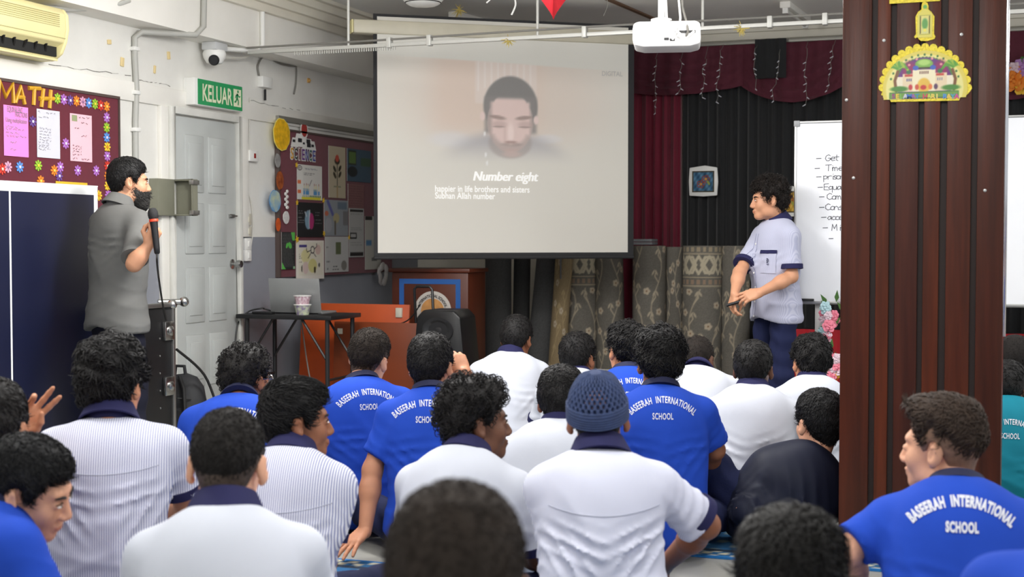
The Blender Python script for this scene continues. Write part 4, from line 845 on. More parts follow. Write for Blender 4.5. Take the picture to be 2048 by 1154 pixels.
# ---------------------------------------------------------------- rolled carpets
M_CARP = mat_print('carpet_pile', 0.95)
def roll_mesh(name, r, h, band, seed, base=(110, 106, 98), motif=(176, 164, 142)):
    nu, nv = 132, int(h / .0075); u, v = np.meshgrid(np.linspace(0, 2 * math.pi, nu + 1), np.linspace(0, h, nv + 1)); u = u.ravel(); v = v.ravel()
    rr = r * (1 + .012 * np.sin(3 * u + seed) + .006 * np.sin(v * 9 + seed))
    P = np.stack([rr * np.cos(u), rr * np.sin(u), v], 1)
    i = np.arange(nu * nv); a = (i // nu) * (nu + 1) + i % nu
    F = np.stack([a, a + 1, a + nu + 2, a + nu + 1], 1)
    s = u * r; rs = np.random.RandomState(seed); C = np.tile(np.array(base, float), (len(u), 1)) + rs.uniform(-6, 6, (len(u), 1))
    if motif is not None:
        top = h - .35 if band else h; L = 2 * math.pi * r
        for k in range(5):
            x0 = L * (k + .5) / 5; amp = .05; z = np.linspace(-.1, top + .1, 26); pts = [(x0 + amp * math.sin(q * 9 + k * 1.9 + seed), q) for q in z]
            C = lay(C, m_line(s, v, pts, .0055, .004) * .8 * (v < top), motif)
            for q in np.arange(.05 + .06 * (k % 2), top, .17):
                sx_ = 1 if rs.rand() > .5 else -1; cx = x0 + amp * math.sin(q * 9 + k * 1.9 + seed)
                C = lay(C, m_line(s, v, [(cx, q), (cx + sx_ * .035, q + .05), (cx + sx_ * .03, q + .075)], .005, .004) * (v < top), motif)
                for e in (-1, 1): C = lay(C, m_ell(s, v, cx + sx_ * .035 + e * .014, q + .082, .008, .024, .35, .5 * e) * (v < top), motif)
                if rs.rand() > .3:
                    for f in range(5): C = lay(C, m_ell(s, v, cx - sx_ * .042 + .018 * math.cos(f * 1.257), q + .1 + .018 * math.sin(f * 1.257), .013, .013, .35) * (v < top), (186, 172, 150))
                    C = lay(C, m_ell(s, v, cx - sx_ * .042, q + .1, .008, .008, .3) * (v < top), (140, 112, 86))
        if band:
            z0 = h - .33; C = lay(C, m_box(s, v, -1, 9, z0, z0 + .012, .002), (172, 160, 136)); C = lay(C, m_box(s, v, -1, 9, z0 + .07, z0 + .08, .002), (172, 160, 136)); C = lay(C, m_box(s, v, -1, 9, h - .07, h - .06, .002), (172, 160, 136))
            C = lay(C, m_box(s, v, -1, 9, z0 + .012, z0 + .07, .002) * (.5 + .5 * np.sin(s * 2 * math.pi / .045) > .45) * (np.abs(v - z0 - .04) < .02), (150, 128, 108))
            C = lay(C, m_box(s, v, -1, 9, h - .06, h - .005, .002) * (.5 + .5 * np.sin(s * 2 * math.pi / .045) > .45) * (np.abs(v - h + .032) < .02), (160, 146, 122))
            p = .155; zc = h - .155; hh = .07
            for q in range(-1, int(L / p) + 2):
                x = q * p
                for pts in ([(x, zc - hh), (x + p * .5, zc + hh), (x + p, zc - hh)], [(x, zc + hh), (x + p * .5, zc - hh), (x + p, zc + hh)], [(x + .02, zc), (x + p * .3, zc + hh * .9), (x + p * .7, zc + hh * .9), (x + p - .02, zc)], [(x + .02, zc), (x + p * .3, zc - hh * .9), (x + p * .7, zc - hh * .9), (x + p - .02, zc)]):
                    C = lay(C, m_line(s, v, pts, .010, .003), (190, 180, 156))
    me = new_mesh(name, P, F); set_print(me, C)
    bm = bmesh.new(); bm.from_mesh(me); bmesh.ops.remove_doubles(bm, verts=bm.verts, dist=1e-5)
    # spiral end of the roll, sunk slightly
    ring = sorted([w for w in bm.verts if abs(w.co.z - h) < 1e-4], key=lambda w: math.atan2(w.co.y, w.co.x)); bm.faces.new(ring)
    bm.to_mesh(me); bm.free(); me.polygons.foreach_set('use_smooth', [True] * len(me.polygons)); me.set_sharp_from_angle(angle=.7)
    return me
M_ROLLS = {}
def carpet_roll(px0, px1, y, h, kind, label, tilt=(0, 0), rz=0.0):
    a, b = on(1, y, px0, 600), on(1, y, px1, 600); cx = (a[0] + b[0]) / 2; r = abs(b[0] - a[0]) / 2 / 1.02
    key = (kind, round(h, 2))
    if key not in M_ROLLS:
        kw = {'floral': dict(band=False, seed=1), 'banded': dict(band=True, seed=2), 'plain': dict(band=False, seed=3, base=(84, 84, 84), motif=None), 'tan': dict(band=False, seed=4, base=(140, 122, 92), motif=(170, 150, 112))}[kind]
        me = roll_mesh('carpet_roll', .14, h, **kw); me.materials.append(M_CARP); M_ROLLS[key] = me
    o = bpy.data.objects.new('carpet_roll', M_ROLLS[key]); link(o, None, Matrix())
    o.scale = (r / .14, r / .14, 1); o.location = (cx, y, 0.015 + abs(tilt[0]) * .05 + abs(tilt[1]) * .05); o.rotation_euler = (tilt[0], tilt[1], rz)
    return tag(o, label, 'carpet', 'rolled carpets standing by the stage')
carpet_roll(1127, 1194, 11.05, 1.2, 'banded', 'rolled grey carpet with a knotted band, left of the two banded ones')
carpet_roll(1195, 1252, 11.12, 1.2, 'floral', 'rolled grey floral carpet right beside the left banded roll', (0, -.03), 1.0)
carpet_roll(1266, 1331, 11.05, 1.2, 'floral', 'rolled grey floral carpet right of the dark gap under the screen corner', (0, 0), 2.3)
carpet_roll(1331, 1368, 11.15, 1.19, 'floral', 'slim rolled floral carpet just left of the right banded roll', (0, 0), 3.4)
carpet_roll(1365, 1443, 11.02, 1.2, 'banded', 'rolled grey carpet with a knotted band nearest the standing student', (0, .01), 1.4)
carpet_roll(1437, 1500, 11.14, 1.2, 'floral', 'rolled grey floral carpet partly hidden behind the standing student', (0, 0), 4.6)
carpet_roll(1094, 1128, 10.8, 1.2, 'tan', 'thin tan rolled runner leaning left of the banded carpet', (-.03, .06))
carpet_roll(972, 1022, 10.95, 1.2, 'plain', 'plain dark grey rolled carpet nearest the wooden lectern')
carpet_roll(1024, 1056, 11.15, 1.16, 'plain', 'slim plain dark rolled carpet in the shadow below the screen', (0, .02))
carpet_roll(1050, 1100, 11.0, 1.2, 'plain', 'plain dark grey rolled carpet leaning beside the tan runner', (0, .10))
p = on(1, 11.0, 1283, 490)
for k in range(2): tag(MB().box(p[0] - .08, p[0] + .1, 10.95, 11.15, 1.222 + k * .026, 1.244 + k * .026).build('grey_tray', mat('tray_grey', (130, 132, 136), .5), bevel=.004), ('lower', 'upper')[k] + ' thin grey tray lying on a carpet roll by the screen corner', 'tray', 'grey trays on the carpet roll')
a = on(1, 10.85, 1200, 755); tag(MB().obox((a[0] + .05, 10.84, a[2] - .03), (.16, .004, .2), rotm(-.15, 0, 0)).build('paper_note', mat('paper_220_214_196', (220, 214, 196), .7)), 'small pale printed card propped against the carpet rolls', 'card')

# ---------------------------------------------------------------- lectern, boards and loudspeaker below the screen
M_WOODR = mat('reddish_wood', (84, 36, 18), 0.4, vary=0.25, vscale=3, stretch=(1, 1, .15)); M_ORW = mat('orange_panel', (186, 76, 26), 0.45, vary=0.1, vscale=3); M_BRW = mat('brown_panel', (122, 54, 22), 0.4, vary=0.2, vscale=3, stretch=(.2, 1, 1))
yl = 9.52; xa, xb = on(1, yl, 784, 600)[0], on(1, yl, 936, 600)[0]; zt = on(1, yl, 860, 537)[2]
o = thing('lectern', ((xa + xb) / 2, yl + .18, 0), 'dark reddish wooden lectern with a blue tape outline and round emblem', 'lectern')
MB().box(xa, xb, yl, yl + .36, 0.04, zt - .03).build('body', M_WOODR, o, bevel=.006)
MB().box(xa - .02, xb + .02, yl - .02, yl + .38, zt - .03, zt).build('top', M_WOODR, o, bevel=.006)
MB().box(xa + .02, xb - .02, yl + .03, yl + .33, 0.0, .04).build('plinth', M_BLACKP, o)
M_BTAPE = mat('blue_tape', (40, 96, 170), .5)
ta, tb = on(1, yl, 799, 600)[0], on(1, yl, 921, 600)[0]; z1 = on(1, yl, 860, 558)[2]; tw = .038
for q in ((ta, ta + tw, .45, z1), (tb - tw, tb, .45, z1), (ta + tw, tb - tw, z1 - tw, z1)): MB().box(q[0], q[1], yl - .003, yl - .0002, q[2], q[3]).build('blue_tape', M_BTAPE, o)
ec = on(1, yl, 866, 622)
MB().lathe([(.15, 0), (.15, .006), (.14, .008), (0, .008)], ec - (0, .0, 0), rotm(math.pi / 2, 0, 0), n=36).build('emblem', mat('emblem_white', (206, 200, 192), .5), o, smooth=True)
MB().lathe([(.095, 0), (.095, .0095), (0, .0095)], ec, rotm(math.pi / 2, 0, 0), n=30).build('emblem_centre', mat('emblem_orange', (206, 150, 90), .5, vary=.2, vscale=20), o)
V, F = text2d('INTERNATIONAL SCHOOL', .03, bold=.001); mb = MB(); wv = V[:, 0].max()
mb.add([ec + (0.115 * math.sin(u / wv * 1.3) * (1 + (v - .01) / .115), -.0105, .115 * math.cos(u / wv * 1.3) * (1 + (v - .01) / .115)) for u, v in V], F); mb.build('emblem_lettering', M_INK, o)
yo = 9.12; xa, xb = LW + .12, on(1, yo, 811, 608)[0]; z1 = on(1, yo, 700, 608)[2]
o = thing('orange_board', ((xa + xb) / 2, yo, 0), 'orange laminated board standing behind the laptop table', 'board')
R = rotm(-.10, 0, 0); MB().obox(((xa + xb) / 2, yo + .04, z1 / 2), (xb - xa, .022, z1), R).build('board_panel', M_ORW, o, bevel=.003)
ea = on(1, yo, 793, 622); MB().box(ea[0] - .03, ea[0] + .02, yo + .045, yo + .075, ea[2] - .05, ea[2] + .02).build('switch_plate', M_PUTTY, o, bevel=.003)
yo = 8.92; xa, xb = on(1, yo, 664, 650)[0], on(1, yo, 812, 640)[0] + .12; z1 = on(1, yo, 740, 645)[2]
o = thing('brown_board', ((xa + xb) / 2, yo, 0), 'glossy brown wooden board leaning in front of the orange one', 'board')
MB().obox(((xa + xb) / 2, yo + .03, z1 / 2), (xb - xa, .03, z1), rotm(-.06, 0, 0)).build('board_panel', M_BRW, o, bevel=.004)
MB().box(xa + .03, xa + .07, yo + .028, yo + .036, z1 - .09, z1 - .05).build('sticker', M_PUTTY, o)
# portable loudspeaker with pulled-up trolley handle
ys = 8.98; cx = on(1, ys, 893, 700)[0]; w = .37; h = on(1, ys, 880, 618)[2]
o = thing('trolley_speaker', (cx, ys, 0), 'black portable loudspeaker with raised trolley handle before the lectern', 'loudspeaker')
poly = [(-w / 2, .06), (w / 2, .06), (w / 2 + .012, h * .5), (w / 2 - .02, h - .05), (w / 2 - .07, h), (-w / 2 + .07, h), (-w / 2 + .02, h - .05), (-w / 2 - .012, h * .5)]
MB().prism(poly, (cx, ys - .15, 0), (1, 0, 0), (0, 0, 1), -.3).build('cabinet', M_BLACKP, o, bevel=.015)
MB().lathe([(.085, 0), (.09, .012), (.07, .012), (.05, -.005), (.02, .0), (0, .008)], (cx, ys - .152, h - .14), rotm(math.pi / 2, 0, 0), n=24, sx=1.3).build('horn', mat('horn_black', (38, 38, 40), .35), o, smooth=True)
MB().lathe([(.13, 0), (.135, .014), (.115, .016), (.07, .004), (.03, .01), (0, .02)], (cx, ys - .152, .27), rotm(math.pi / 2, 0, 0), n=28).build('woofer', M_BLACKR, o, smooth=True)
hx0, hx1 = on(1, ys, 815, 600)[0], on(1, ys, 851, 600)[0]; hz = on(1, ys, 830, 574)[2]
MB().tube([(hx0 + .02, ys + .12, .5), (hx0, ys + .12, hz - .02), (hx0 + .02, ys + .12, hz), (hx1 - .02, ys + .12, hz), (hx1, ys + .12, hz - .02), (hx1 + .02, ys + .12, .5)], .011, 8).build('trolley_handle', M_BLACKP, o, smooth=True)
MB().box(cx - w / 2 + .03, hx1 + .1, ys + .1, ys + .14, .45, .55).build('handle_sleeve', M_BLACKP, o)
for s in (-1, 1): MB().lathe([(.05, -.02), (.055, 0), (.05, .02)], (cx + s * .16, ys + .1, .055), rotm(0, math.pi / 2, 0), n=18).build('wheel', M_BLACKR, o, smooth=True)

# ---------------------------------------------------------------- laptop table
yt = 8.36; xa = LW + .05; xb = on(1, yt, 662, 630)[0]; zt = .745; dp = .46
M_TBL = mat('table_black', (24, 24, 26), .45, vary=.1)
T = thing('folding_table', ((xa + xb) / 2, yt + dp / 2, 0), 'black folding table carrying the laptop beside the door', 'table')
MB().box(xa, xb, yt, yt + dp, zt - .03, zt).build('tabletop', M_TBL, T, bevel=.005)
for x in (xa + .07, xb - .05):
    for y in (yt + .04, yt + dp - .04): MB().tube([(x, y, zt - .03), (x, y, 0)], .016, 8).build('leg', M_TBL, T, smooth=True)
    MB().tube([(x, yt + .04, .3), (x, yt + dp - .04, .3)], .01, 6).build('leg_brace', M_TBL, T)
for x, s in ((xa + .07, 1), (xb - .05, -1)):
    for y in (yt + .05, yt + dp - .05): MB().tube([(x, y, .42), (x + s * .2, y, zt - .03)], .009, 6).build('diagonal_brace', M_TBL, T)
lx0, lx1 = on(1, yt + .2, 543, 600)[0], on(1, yt + .2, 644, 600)[0]; lw = lx1 - lx0
o = thing('laptop', ((lx0 + lx1) / 2, yt + .25, zt), 'grey open laptop seen from behind on the black table', 'laptop')
M_LAP = mat('laptop_grey', (160, 162, 162), .35, .5)
MB().box(lx0, lx1, yt + .2, yt + .42, zt, zt + .016).build('base', M_LAP, o, bevel=.004)
MB().obox(((lx0 + lx1) / 2, yt + .175, zt + .128), (lw, .009, .245), rotm(.14, 0, 0)).build('lid', M_LAP, o, bevel=.004)
MB().obox(((lx0 + lx1) / 2, yt + .182, zt + .128), (lw - .02, .003, .22), rotm(.14, 0, 0)).build('display', mat('display_glass', (30, 34, 44), .15), o)
MB().tube([(lx0 + .03, yt + .2, zt + .008), (lx1 - .03, yt + .2, zt + .008)], .008, 8).build('hinge', M_BLACKP, o)
cx, cy_ = on(1, yt + .08, 605, 610)[0], yt + .08
M_CUP1 = mat('cup_dots', (226, 214, 220), .4, vary=0, rgb2=(150, 90, 110), vscale=60); M_CUP2 = mat('cup_swirl', (196, 206, 170), .4, rgb2=(110, 84, 140), vscale=38)
for i, (z, m, lab) in enumerate(((zt, M_CUP2, 'purple and green patterned paper cup holding another cup on the table'), (zt + .062, M_CUP1, 'dotted paper cup stacked in the cup beside the laptop'))):
    o = thing('paper_cup', (cx, cy_, z), lab, 'cup', group='stacked paper cups')
    MB().lathe([(.043, 0), (.057, .066), (.061, .068), (.061, .072), (.056, .072), (.055, .068), (.042, .004), (0, .004)], (cx, cy_, z + (.002 if i else 0)), n=24).build('wall', m, o, smooth=True)
    MB().lathe([(.057, .067), (.0625, .068), (.0625, .073), (.057, .074)], (cx, cy_, z), n=24).build('rim', M_WPLASTIC, o, smooth=True)
tag(MB().box(xa + .1, xa + .26, yt + .05, yt + .1, zt, zt + .018).build('remote_control', M_BLACKP, bevel=.004), 'black adapter lying on the table left of the laptop', 'adapter')
cable('laptop_cable', [(lx0 + .01, yt + .22, zt + .01), (lx0 - .06, yt + .2, zt + .03), (xa + .12, yt + .15, zt + .035), (xa + .02, yt + .12, zt + .005), (xa - .02, yt + .05, zt - .1), (xa, yt - .02, .35), (xa + .05, yt - .15, .02)], .006, M_WIREB, 'black cable trailing from the laptop over the table end')
cable('power_cable', [(lx0 + .1, yt + .44, zt + .006), (lx0 + .1, yt + .47, .6), (lx0 + .2, yt + .4, .25), (lx0 + .35, yt + .3, .02)], .005, M_WIREG, 'grey power cable hanging down behind the laptop table')
cable('board_cable', [(xb + .05, 9.05, .62), (xb + .25, 9.06, .68), (xb + .35, 9.07, .80)], .005, M_WIREB, 'short black cable crossing the orange board')

# ---------------------------------------------------------------- folded table-tennis table, rack case, backpack
tx = -4.74; ya, yb = 4.6, on(0, tx, 196, 500)[1]; z0, z1 = .14, on(0, tx, 195, 374)[2]
T = thing('table_tennis_table', (tx - .1, (ya + yb) / 2, 0), 'folded dark blue table-tennis table with white edges standing by the left wall', 'table')
M_NAVY = mat('navy_board', (22, 26, 52), .35, vary=.06, vscale=2); M_WLINE = mat('white_line', (226, 228, 228), .5)
MB().box(tx - .025, tx, ya, yb, z0, z1).build('playing_half', M_NAVY, T, bevel=.003)
MB().box(tx - .16, tx - .135, ya, yb - .05, z0, z1 - .02).build('playing_half', M_NAVY, T, bevel=.003)
yl_ = on(0, tx, 22, 600)[1]
for q in ((ya, yb, z1 - .045, z1), (yb - .032, yb, z0, z1 - .045), (yl_ - .006, yl_ + .006, z0, z1 - .045)): MB().box(tx, tx + .0012, q[0], q[1], q[2], q[3]).build('edge_line', M_WLINE, T)
MB().box(tx - .026, tx + .001, ya, yb + .004, z1, z1 + .006).build('edge_strip', M_WLINE, T)
for y in (ya + .4, yb - .35):
    MB().tube([(tx - .08, y, .08), (tx - .08, y, 1.0)], .018, 8).build('leg', M_BLACKP, T, smooth=True)
    MB().tube([(tx - .3, y, .08), (tx + .2, y, .08)], .016, 8).build('foot_bar', M_BLACKP, T)
    for s in (-.28, .18): MB().lathe([(.035, -.012), (.04, 0), (.035, .012)], (tx + s, y, .04), rotm(math.pi / 2, 0, 0), n=14).build('wheel', M_BLACKR, T, smooth=True)
# rack case
cx0, cx1, cy0, cy1, cz0, cz1 = -5.10, -4.60, 6.38, 6.82, .1, .89
o = thing('rack_case', (-4.85, 6.6, 0), 'black flight case with silver edges and latches behind the speaker man', 'flight case')
MB().box(cx0, cx1, cy0, cy1, cz0, cz1).build('shell', M_BLACKP, o, bevel=.004)
for x in (cx0, cx1):
    for y in (cy0, cy1): MB().box(x - .014, x + .014, y - .014, y + .014, cz0, cz1).build('edge_profile', M_ALU, o, bevel=.004)
for z in (cz0, cz1):
    for x in (cx0, cx1): MB().box(x - .013, x + .013, cy0, cy1, z - .013, z + .013).build('edge_profile', M_ALU, o, bevel=.004)
for x in (cx0, cx1):
    for y in (cy0, cy1):
        for z in (cz0, cz1): MB().ball((x, y, z), .03, 10, 6).build('corner_ball', M_STEEL, o, smooth=True)
for z in (.74, .42): 
    MB().box(cx1, cx1 + .02, cy1 - .10, cy1 - .005, z - .055, z + .055).build('butterfly_latch', M_STEEL, o, bevel=.006)
    MB().lathe([(.028, 0), (.028, .012), (.01, .02)], (cx1 + .018, cy1 - .05, z), rotm(0, math.pi / 2, 0), n=14).build('latch_key', M_STEEL, o, smooth=True)
for k in range(5): MB().ball((cx1 + .002, cy1 - .13, .3 + k * .1), .006, 8, 5).build('rivet', M_STEEL, o)
for x in (cx0 + .06, cx1 - .06):
    for y in (cy0 + .06, cy1 - .06): MB().lathe([(.04, -.015), (.045, 0), (.04, .015)], (x, y, .046), rotm(math.pi / 2, 0, 0), n=14).build('castor', M_BLACKR, o, smooth=True)
o = thing('microphone_stand', (-4.62, 6.93, 0), 'dark microphone stand pole with steel clamp beside the flight case', 'stand')
mx, my = -4.66, 6.9
MB().tube([(mx, my, .03), (mx, my, .86)], .012, 8).build('pole', M_BLACKP, o, smooth=True)
MB().tube([(mx - .05, my - .06, .9), (mx + .045, my + .05, .9)], .018, 10).build('clamp', M_STEEL, o, smooth=True)
MB().ball((mx + .05, my + .055, .9), .03, 12, 8).build('clamp_knob', M_STEEL, o, smooth=True)
MB().lathe([(.11, 0), (.11, .015), (.03, .03), (.02, .05)], (mx, my, 0), n=24).build('base', M_BLACKP, o, smooth=True)
# backpack slumped on the floor
bp = on(2, 0, 356, 892)
o = thing('backpack', (bp[0], bp[1], 0), 'slumped black backpack on the floor before the grey door', 'backpack')
M_BAG = mat('bag_nylon', (34, 35, 38), .7, bump=.2, bscale=30)
prof = [(0.0, 0), (.13, .005), (.17, .05), (.175, .15), (.16, .28), (.125, .38), (.07, .435), (0, .45)]
MB().lathe(prof, (bp[0], bp[1], 0), rotm(-.12, .08, 0), n=28, sx=.95, sy=.7).build('main_bag', M_BAG, o, smooth=True)
MB().lathe([(0.0, 0.02), (.1, .025), (.12, .06), (.118, .16), (.09, .23), (0, .26)], (bp[0] + .06, bp[1] - .08, 0), rotm(-.1, .05, 0), n=24, sy=.55).build('front_pocket', M_BAG, o, smooth=True)
MB().tube([(bp[0] - .04, bp[1] + .03, .43), (bp[0] - .03, bp[1] + .03, .49), (bp[0] + .03, bp[1] + .03, .49), (bp[0] + .04, bp[1] + .03, .43)], .011, 8).build('grab_handle', M_BAG, o, smooth=True)
MB().tube([(bp[0] + .1, bp[1] - .09, .05), (bp[0] + .14, bp[1] - .13, .2), (bp[0] + .10, bp[1] - .08, .36), (bp[0] + .03, bp[1] - .02, .43)], .012, 8).build('strap', M_BLACKR, o, smooth=True)
MB().tube([(bp[0] - .02, bp[1] - .125, .3), (bp[0] + .08, bp[1] - .12, .31), (bp[0] + .13, bp[1] - .05, .3)], .004, 6).build('zip', M_BLACKP, o)
cable('floor_cable', [(mx + .02, my + .02, .62), (mx + .06, my + .25, .45), (mx + .12, my + .35, .2), (mx + .2, my + .5, .08), (mx + .3, my + .55, .02)], .008, M_WIREB, 'black cable sloping down in front of the door behind the backpack')

# ---------------------------------------------------------------- whiteboard with handwriting
yw = 8.4; xa = on(1, yw, 1588, 420)[0]; z1 = on(1, yw, 1588, 243)[2]; z0 = on(1, yw, 1588, 608)[2]; xb = xa + 2.4
T = thing('whiteboard', ((xa + xb) / 2, yw, 0), 'large white marker board on a stand behind the wooden pillar', 'whiteboard')
M_WB = mat('whiteboard_white', (232, 234, 238), .25, vary=.01)
MB().box(xa + .012, xb - .012, yw, yw + .02, z0 + .012, z1 - .012).build('writing_surface', M_WB, T)
for q in ((xa, xb, z1 - .014, z1), (xa, xb, z0, z0 + .02)): MB().box(q[0], q[1], yw - .006, yw + .026, q[2], q[3]).build('frame_rail', M_ALU, T, bevel=.003)
for x in (xa, xb - .014): MB().box(x, x + .014, yw - .006, yw + .026, z0, z1).build('frame_stile', M_ALU, T, bevel=.003)
for x in (xa - .004, xb - .03):
    for z in (z0 - .004, z1 - .032): MB().box(x, x + .036, yw - .01, yw + .03, z, z + .036).build('corner_cap', mat('cap_grey', (150, 152, 154), .4), T, bevel=.004)
for x in (xa + .125, xb - .2):
    MB().box(x, x + .055, yw + .03, yw + .07, .06, z1 - .1).build('stand_post', mat('post_white', (214, 214, 212), .4), T, bevel=.004)
    MB().box(x, x + .05, yw - .25, yw + .35, .03, .07).build('stand_foot', mat('post_white', (0, 0, 0)), T, bevel=.004)
M_MARK = mat('marker_ink', (66, 66, 76), .6)
GL = {'G': (.8, [[(.85, .8), (.6, 1), (.2, .8), (.05, .4), (.25, .05), (.6, .02), (.85, .25), (.85, .45), (.5, .45)]]), 'e': (.6, [[(.05, .3), (.75, .38), (.6, .6), (.3, .6), (.08, .3), (.3, .02), (.75, .1)]]), 't': (.5, [[(.4, .95), (.35, .1), (.6, .02)], [(.05, .6), (.75, .65)]]),
      'T': (.7, [[(.0, .95), (.95, 1)], [(.5, .97), (.45, 0)]]), 'i': (.3, [[(.4, .55), (.4, .02)], [(.4, .8), (.42, .84)]]), 'm': (.9, [[(.05, .55), (.08, 0)], [(.08, .4), (.25, .6), (.42, .45), (.42, 0)], [(.42, .4), (.62, .6), (.8, .45), (.85, 0)]]),
      'p': (.65, [[(.1, .6), (.12, -.4)], [(.1, .45), (.4, .6), (.7, .4), (.5, .08), (.12, .1)]]), 'r': (.5, [[(.1, .55), (.12, 0)], [(.12, .35), (.4, .58), (.7, .55)]]), 's': (.5, [[(.7, .55), (.35, .6), (.2, .42), (.6, .22), (.5, .02), (.1, .06)]]), 'o': (.6, [[(.4, .6), (.1, .4), (.15, .08), (.5, .02), (.75, .3), (.6, .55), (.35, .6)]]), 'n': (.65, [[(.08, .55), (.1, 0)], [(.1, .4), (.4, .6), (.68, .42), (.7, 0)]]),
      'E': (.7, [[(.8, 1), (.1, .95), (.1, .02), (.85, 0)], [(.1, .5), (.7, .52)]]), 'q': (.65, [[(.65, .5), (.35, .6), (.08, .35), (.3, .05), (.65, .2)], [(.68, .6), (.66, -.4)]]), 'u': (.65, [[(.08, .58), (.12, .12), (.4, .02), (.66, .2), (.68, .58)], [(.68, .58), (.72, 0)]]), 'a': (.65, [[(.65, .5), (.35, .6), (.08, .3), (.3, .02), (.62, .25), (.66, .58), (.72, .02)]]), 'c': (.55, [[(.7, .5), (.35, .6), (.08, .3), (.3, .02), (.72, .1)]]),
      'C': (.75, [[(.85, .85), (.5, 1), (.1, .7), (.1, .25), (.45, 0), (.85, .12)]]), 'M': (.95, [[(.05, 0), (.15, 1), (.45, .3), (.8, 1), (.88, 0)]]), '-': (.9, [[(.0, .4), (.8, .42)]]), 'l': (.3, [[(.4, 1), (.4, 0)]])}
def handwrite(txt, x, z, s, w=.0042):
    mb = MB(); cx = x; y = yw - .0015
    for ch in txt:
        if ch == ' ': cx += s * .5; continue
        adv, strokes = GL[ch]
        for stx in strokes:
            for (a, b), (c, d) in zip(stx[:-1], stx[1:]):
                A_ = np.array([cx + a * s, z + b * s]); B__ = np.array([cx + c * s, z + d * s]); dd = B__ - A_; n_ = np.array([-dd[1], dd[0]]) / (np.linalg.norm(dd) + 1e-9) * w / 2; e = dd / (np.linalg.norm(dd) + 1e-9) * w * .4
                mb.add([(p[0], y, p[1]) for p in (A_ - n_ - e, B__ - n_ + e, B__ + n_ + e, A_ + n_ - e)], [(0, 1, 2, 3)])
        cx += adv * s * 1.05
    o = mb.build('handwriting', M_MARK, T); o['kind'] = 'stuff'
for txt, px, py, dpx in (('Getting', 1650, 322, 1633), ('Time', 1651, 342, 1630), ('prisoners', 1646, 359, 1633), ('Equal', 1647, 380, 1636), ('Common', 1653, 399, 1639), ('Constant', 1650, 420, 1639), ('acceptance', 1654, 440, 1643), ('Mining', 1663, 461, 1646)):
    a = on(1, yw, px, py); d = on(1, yw, dpx, py - 4); handwrite('-', d[0], a[2] + .002, .034); handwrite(txt if txt not in ('prisoners', 'Common', 'Getting', 'acceptance', 'Mining', 'Constant') else {'prisoners': 'prison', 'Common': 'Com', 'Getting': 'Get', 'acceptance': 'acce', 'Mining': 'Min', 'Constant': 'Const'}[txt], a[0], a[2], .037, .0034)
a = on(1, yw, 1658, 478); handwrite('-', a[0], a[2] - .01, .03)
p = on(1, yw, 1612, 604); tag(MB().obox((p[0], yw - .02, z0 + .028), (.1, .014, .014)).build('marker_pen', M_BLACKP, bevel=.003), 'dark marker pen lying on the lower whiteboard rail', 'marker')

# ---------------------------------------------------------------- artificial flowers
def blossom(parent, c, r, m, N=(0, -1, 0), seed=0, name='flower'):
    rnd = random.Random(seed); mb = MB(); N = np.array(N, float); N /= np.linalg.norm(N); A_ = np.cross(N, (.3, .2, 1)); A_ /= np.linalg.norm(A_); B__ = np.cross(N, A_); c = np.array(c)
    for ringn, rr, lift in ((6, 1.0, 0.0), (5, .68, .25), (3, .35, .4)):
        for k in range(ringn):
            a = 2 * math.pi * (k + rnd.random() * .4) / ringn; d = A_ * math.cos(a) + B__ * math.sin(a); q = np.cross(N, d)
            mb.ball(c + d * r * rr * .55 + N * r * lift, (r * rr * .52, r * rr * .46, r * .16), 7, 4, np.stack([d + N * .4, q, N - d * .4], 1))
    return mb.build(name, m, parent, smooth=True)
M_PINKF = mat('petal_pink', (226, 130, 150), .7); M_PALE = mat('petal_pale', (222, 198, 208), .7); M_AQUA = mat('petal_aqua', (176, 208, 214), .7); M_ORNF = mat('petal_orange', (226, 130, 40), .7); M_LILF = mat('petal_lilac', (176, 130, 190), .7); M_LEAF = mat('leaf_green', (70, 110, 50), .6); M_YELF = mat('petal_yellow', (226, 180, 50), .7); M_CRIM = mat('petal_crimson', (150, 30, 50), .7)
def garland(name, spots, y, label, seed):
    rnd = random.Random(seed); P = [on(1, y, px, py) for px, py, _, _ in spots]
    o = thing(name, (P[0][0], y, min(p[2] for p in P)), label, 'flowers')
    for i, (p, (px, py, r, m)) in enumerate(zip(P, spots)):
        blossom(o, p + (0, rnd.uniform(-.02, .02), 0), r, m, (rnd.uniform(-.5, .5), -1, rnd.uniform(-.3, .5)), seed * 50 + i)
    for i in range(max(4, len(spots) // 3)):
        p = P[rnd.randrange(len(P))] + (rnd.uniform(-.05, .07), .02, rnd.uniform(-.02, .07)); an = rnd.uniform(-.8, .8)
        MB().prism([(0, 0), (.014, .03), (0, .075), (-.014, .03)], p, (math.cos(an), 0, math.sin(an)), (-math.sin(an), -.2, math.cos(an)), .001).build('leaf', M_LEAF, o)
    return o
rnd = random.Random(11); spots = []
for i in range(20): spots.append((1652 + rnd.uniform(-8, 9), 612 + i * 6.2, rnd.uniform(.026, .036), rnd.choice((M_PALE, M_AQUA, M_PALE, M_AQUA, M_PINKF))))
g = garland('flower_garland', spots, yw - .05, 'pastel pink and aqua flower garland wound down the whiteboard stand', 1)
garland('flower_spray', [(1664, 641, .045, M_PINKF), (1658, 652, .04, M_PINKF), (1668, 630, .03, M_PINKF), (1655, 622, .018, M_YELF), (1650, 614, .016, M_YELF)], yw - .06, 'deep pink roses with green leaves below the whiteboard edge', 2)
spots = [(1655 + rnd.uniform(0, 26), 712 + rnd.uniform(0, 46), rnd.uniform(.03, .042), rnd.choice((M_PALE, M_PINKF, M_PALE))) for i in range(16)] + [(1674, 746, .03, M_YELF), (1668, 757, .025, M_ORNF)]
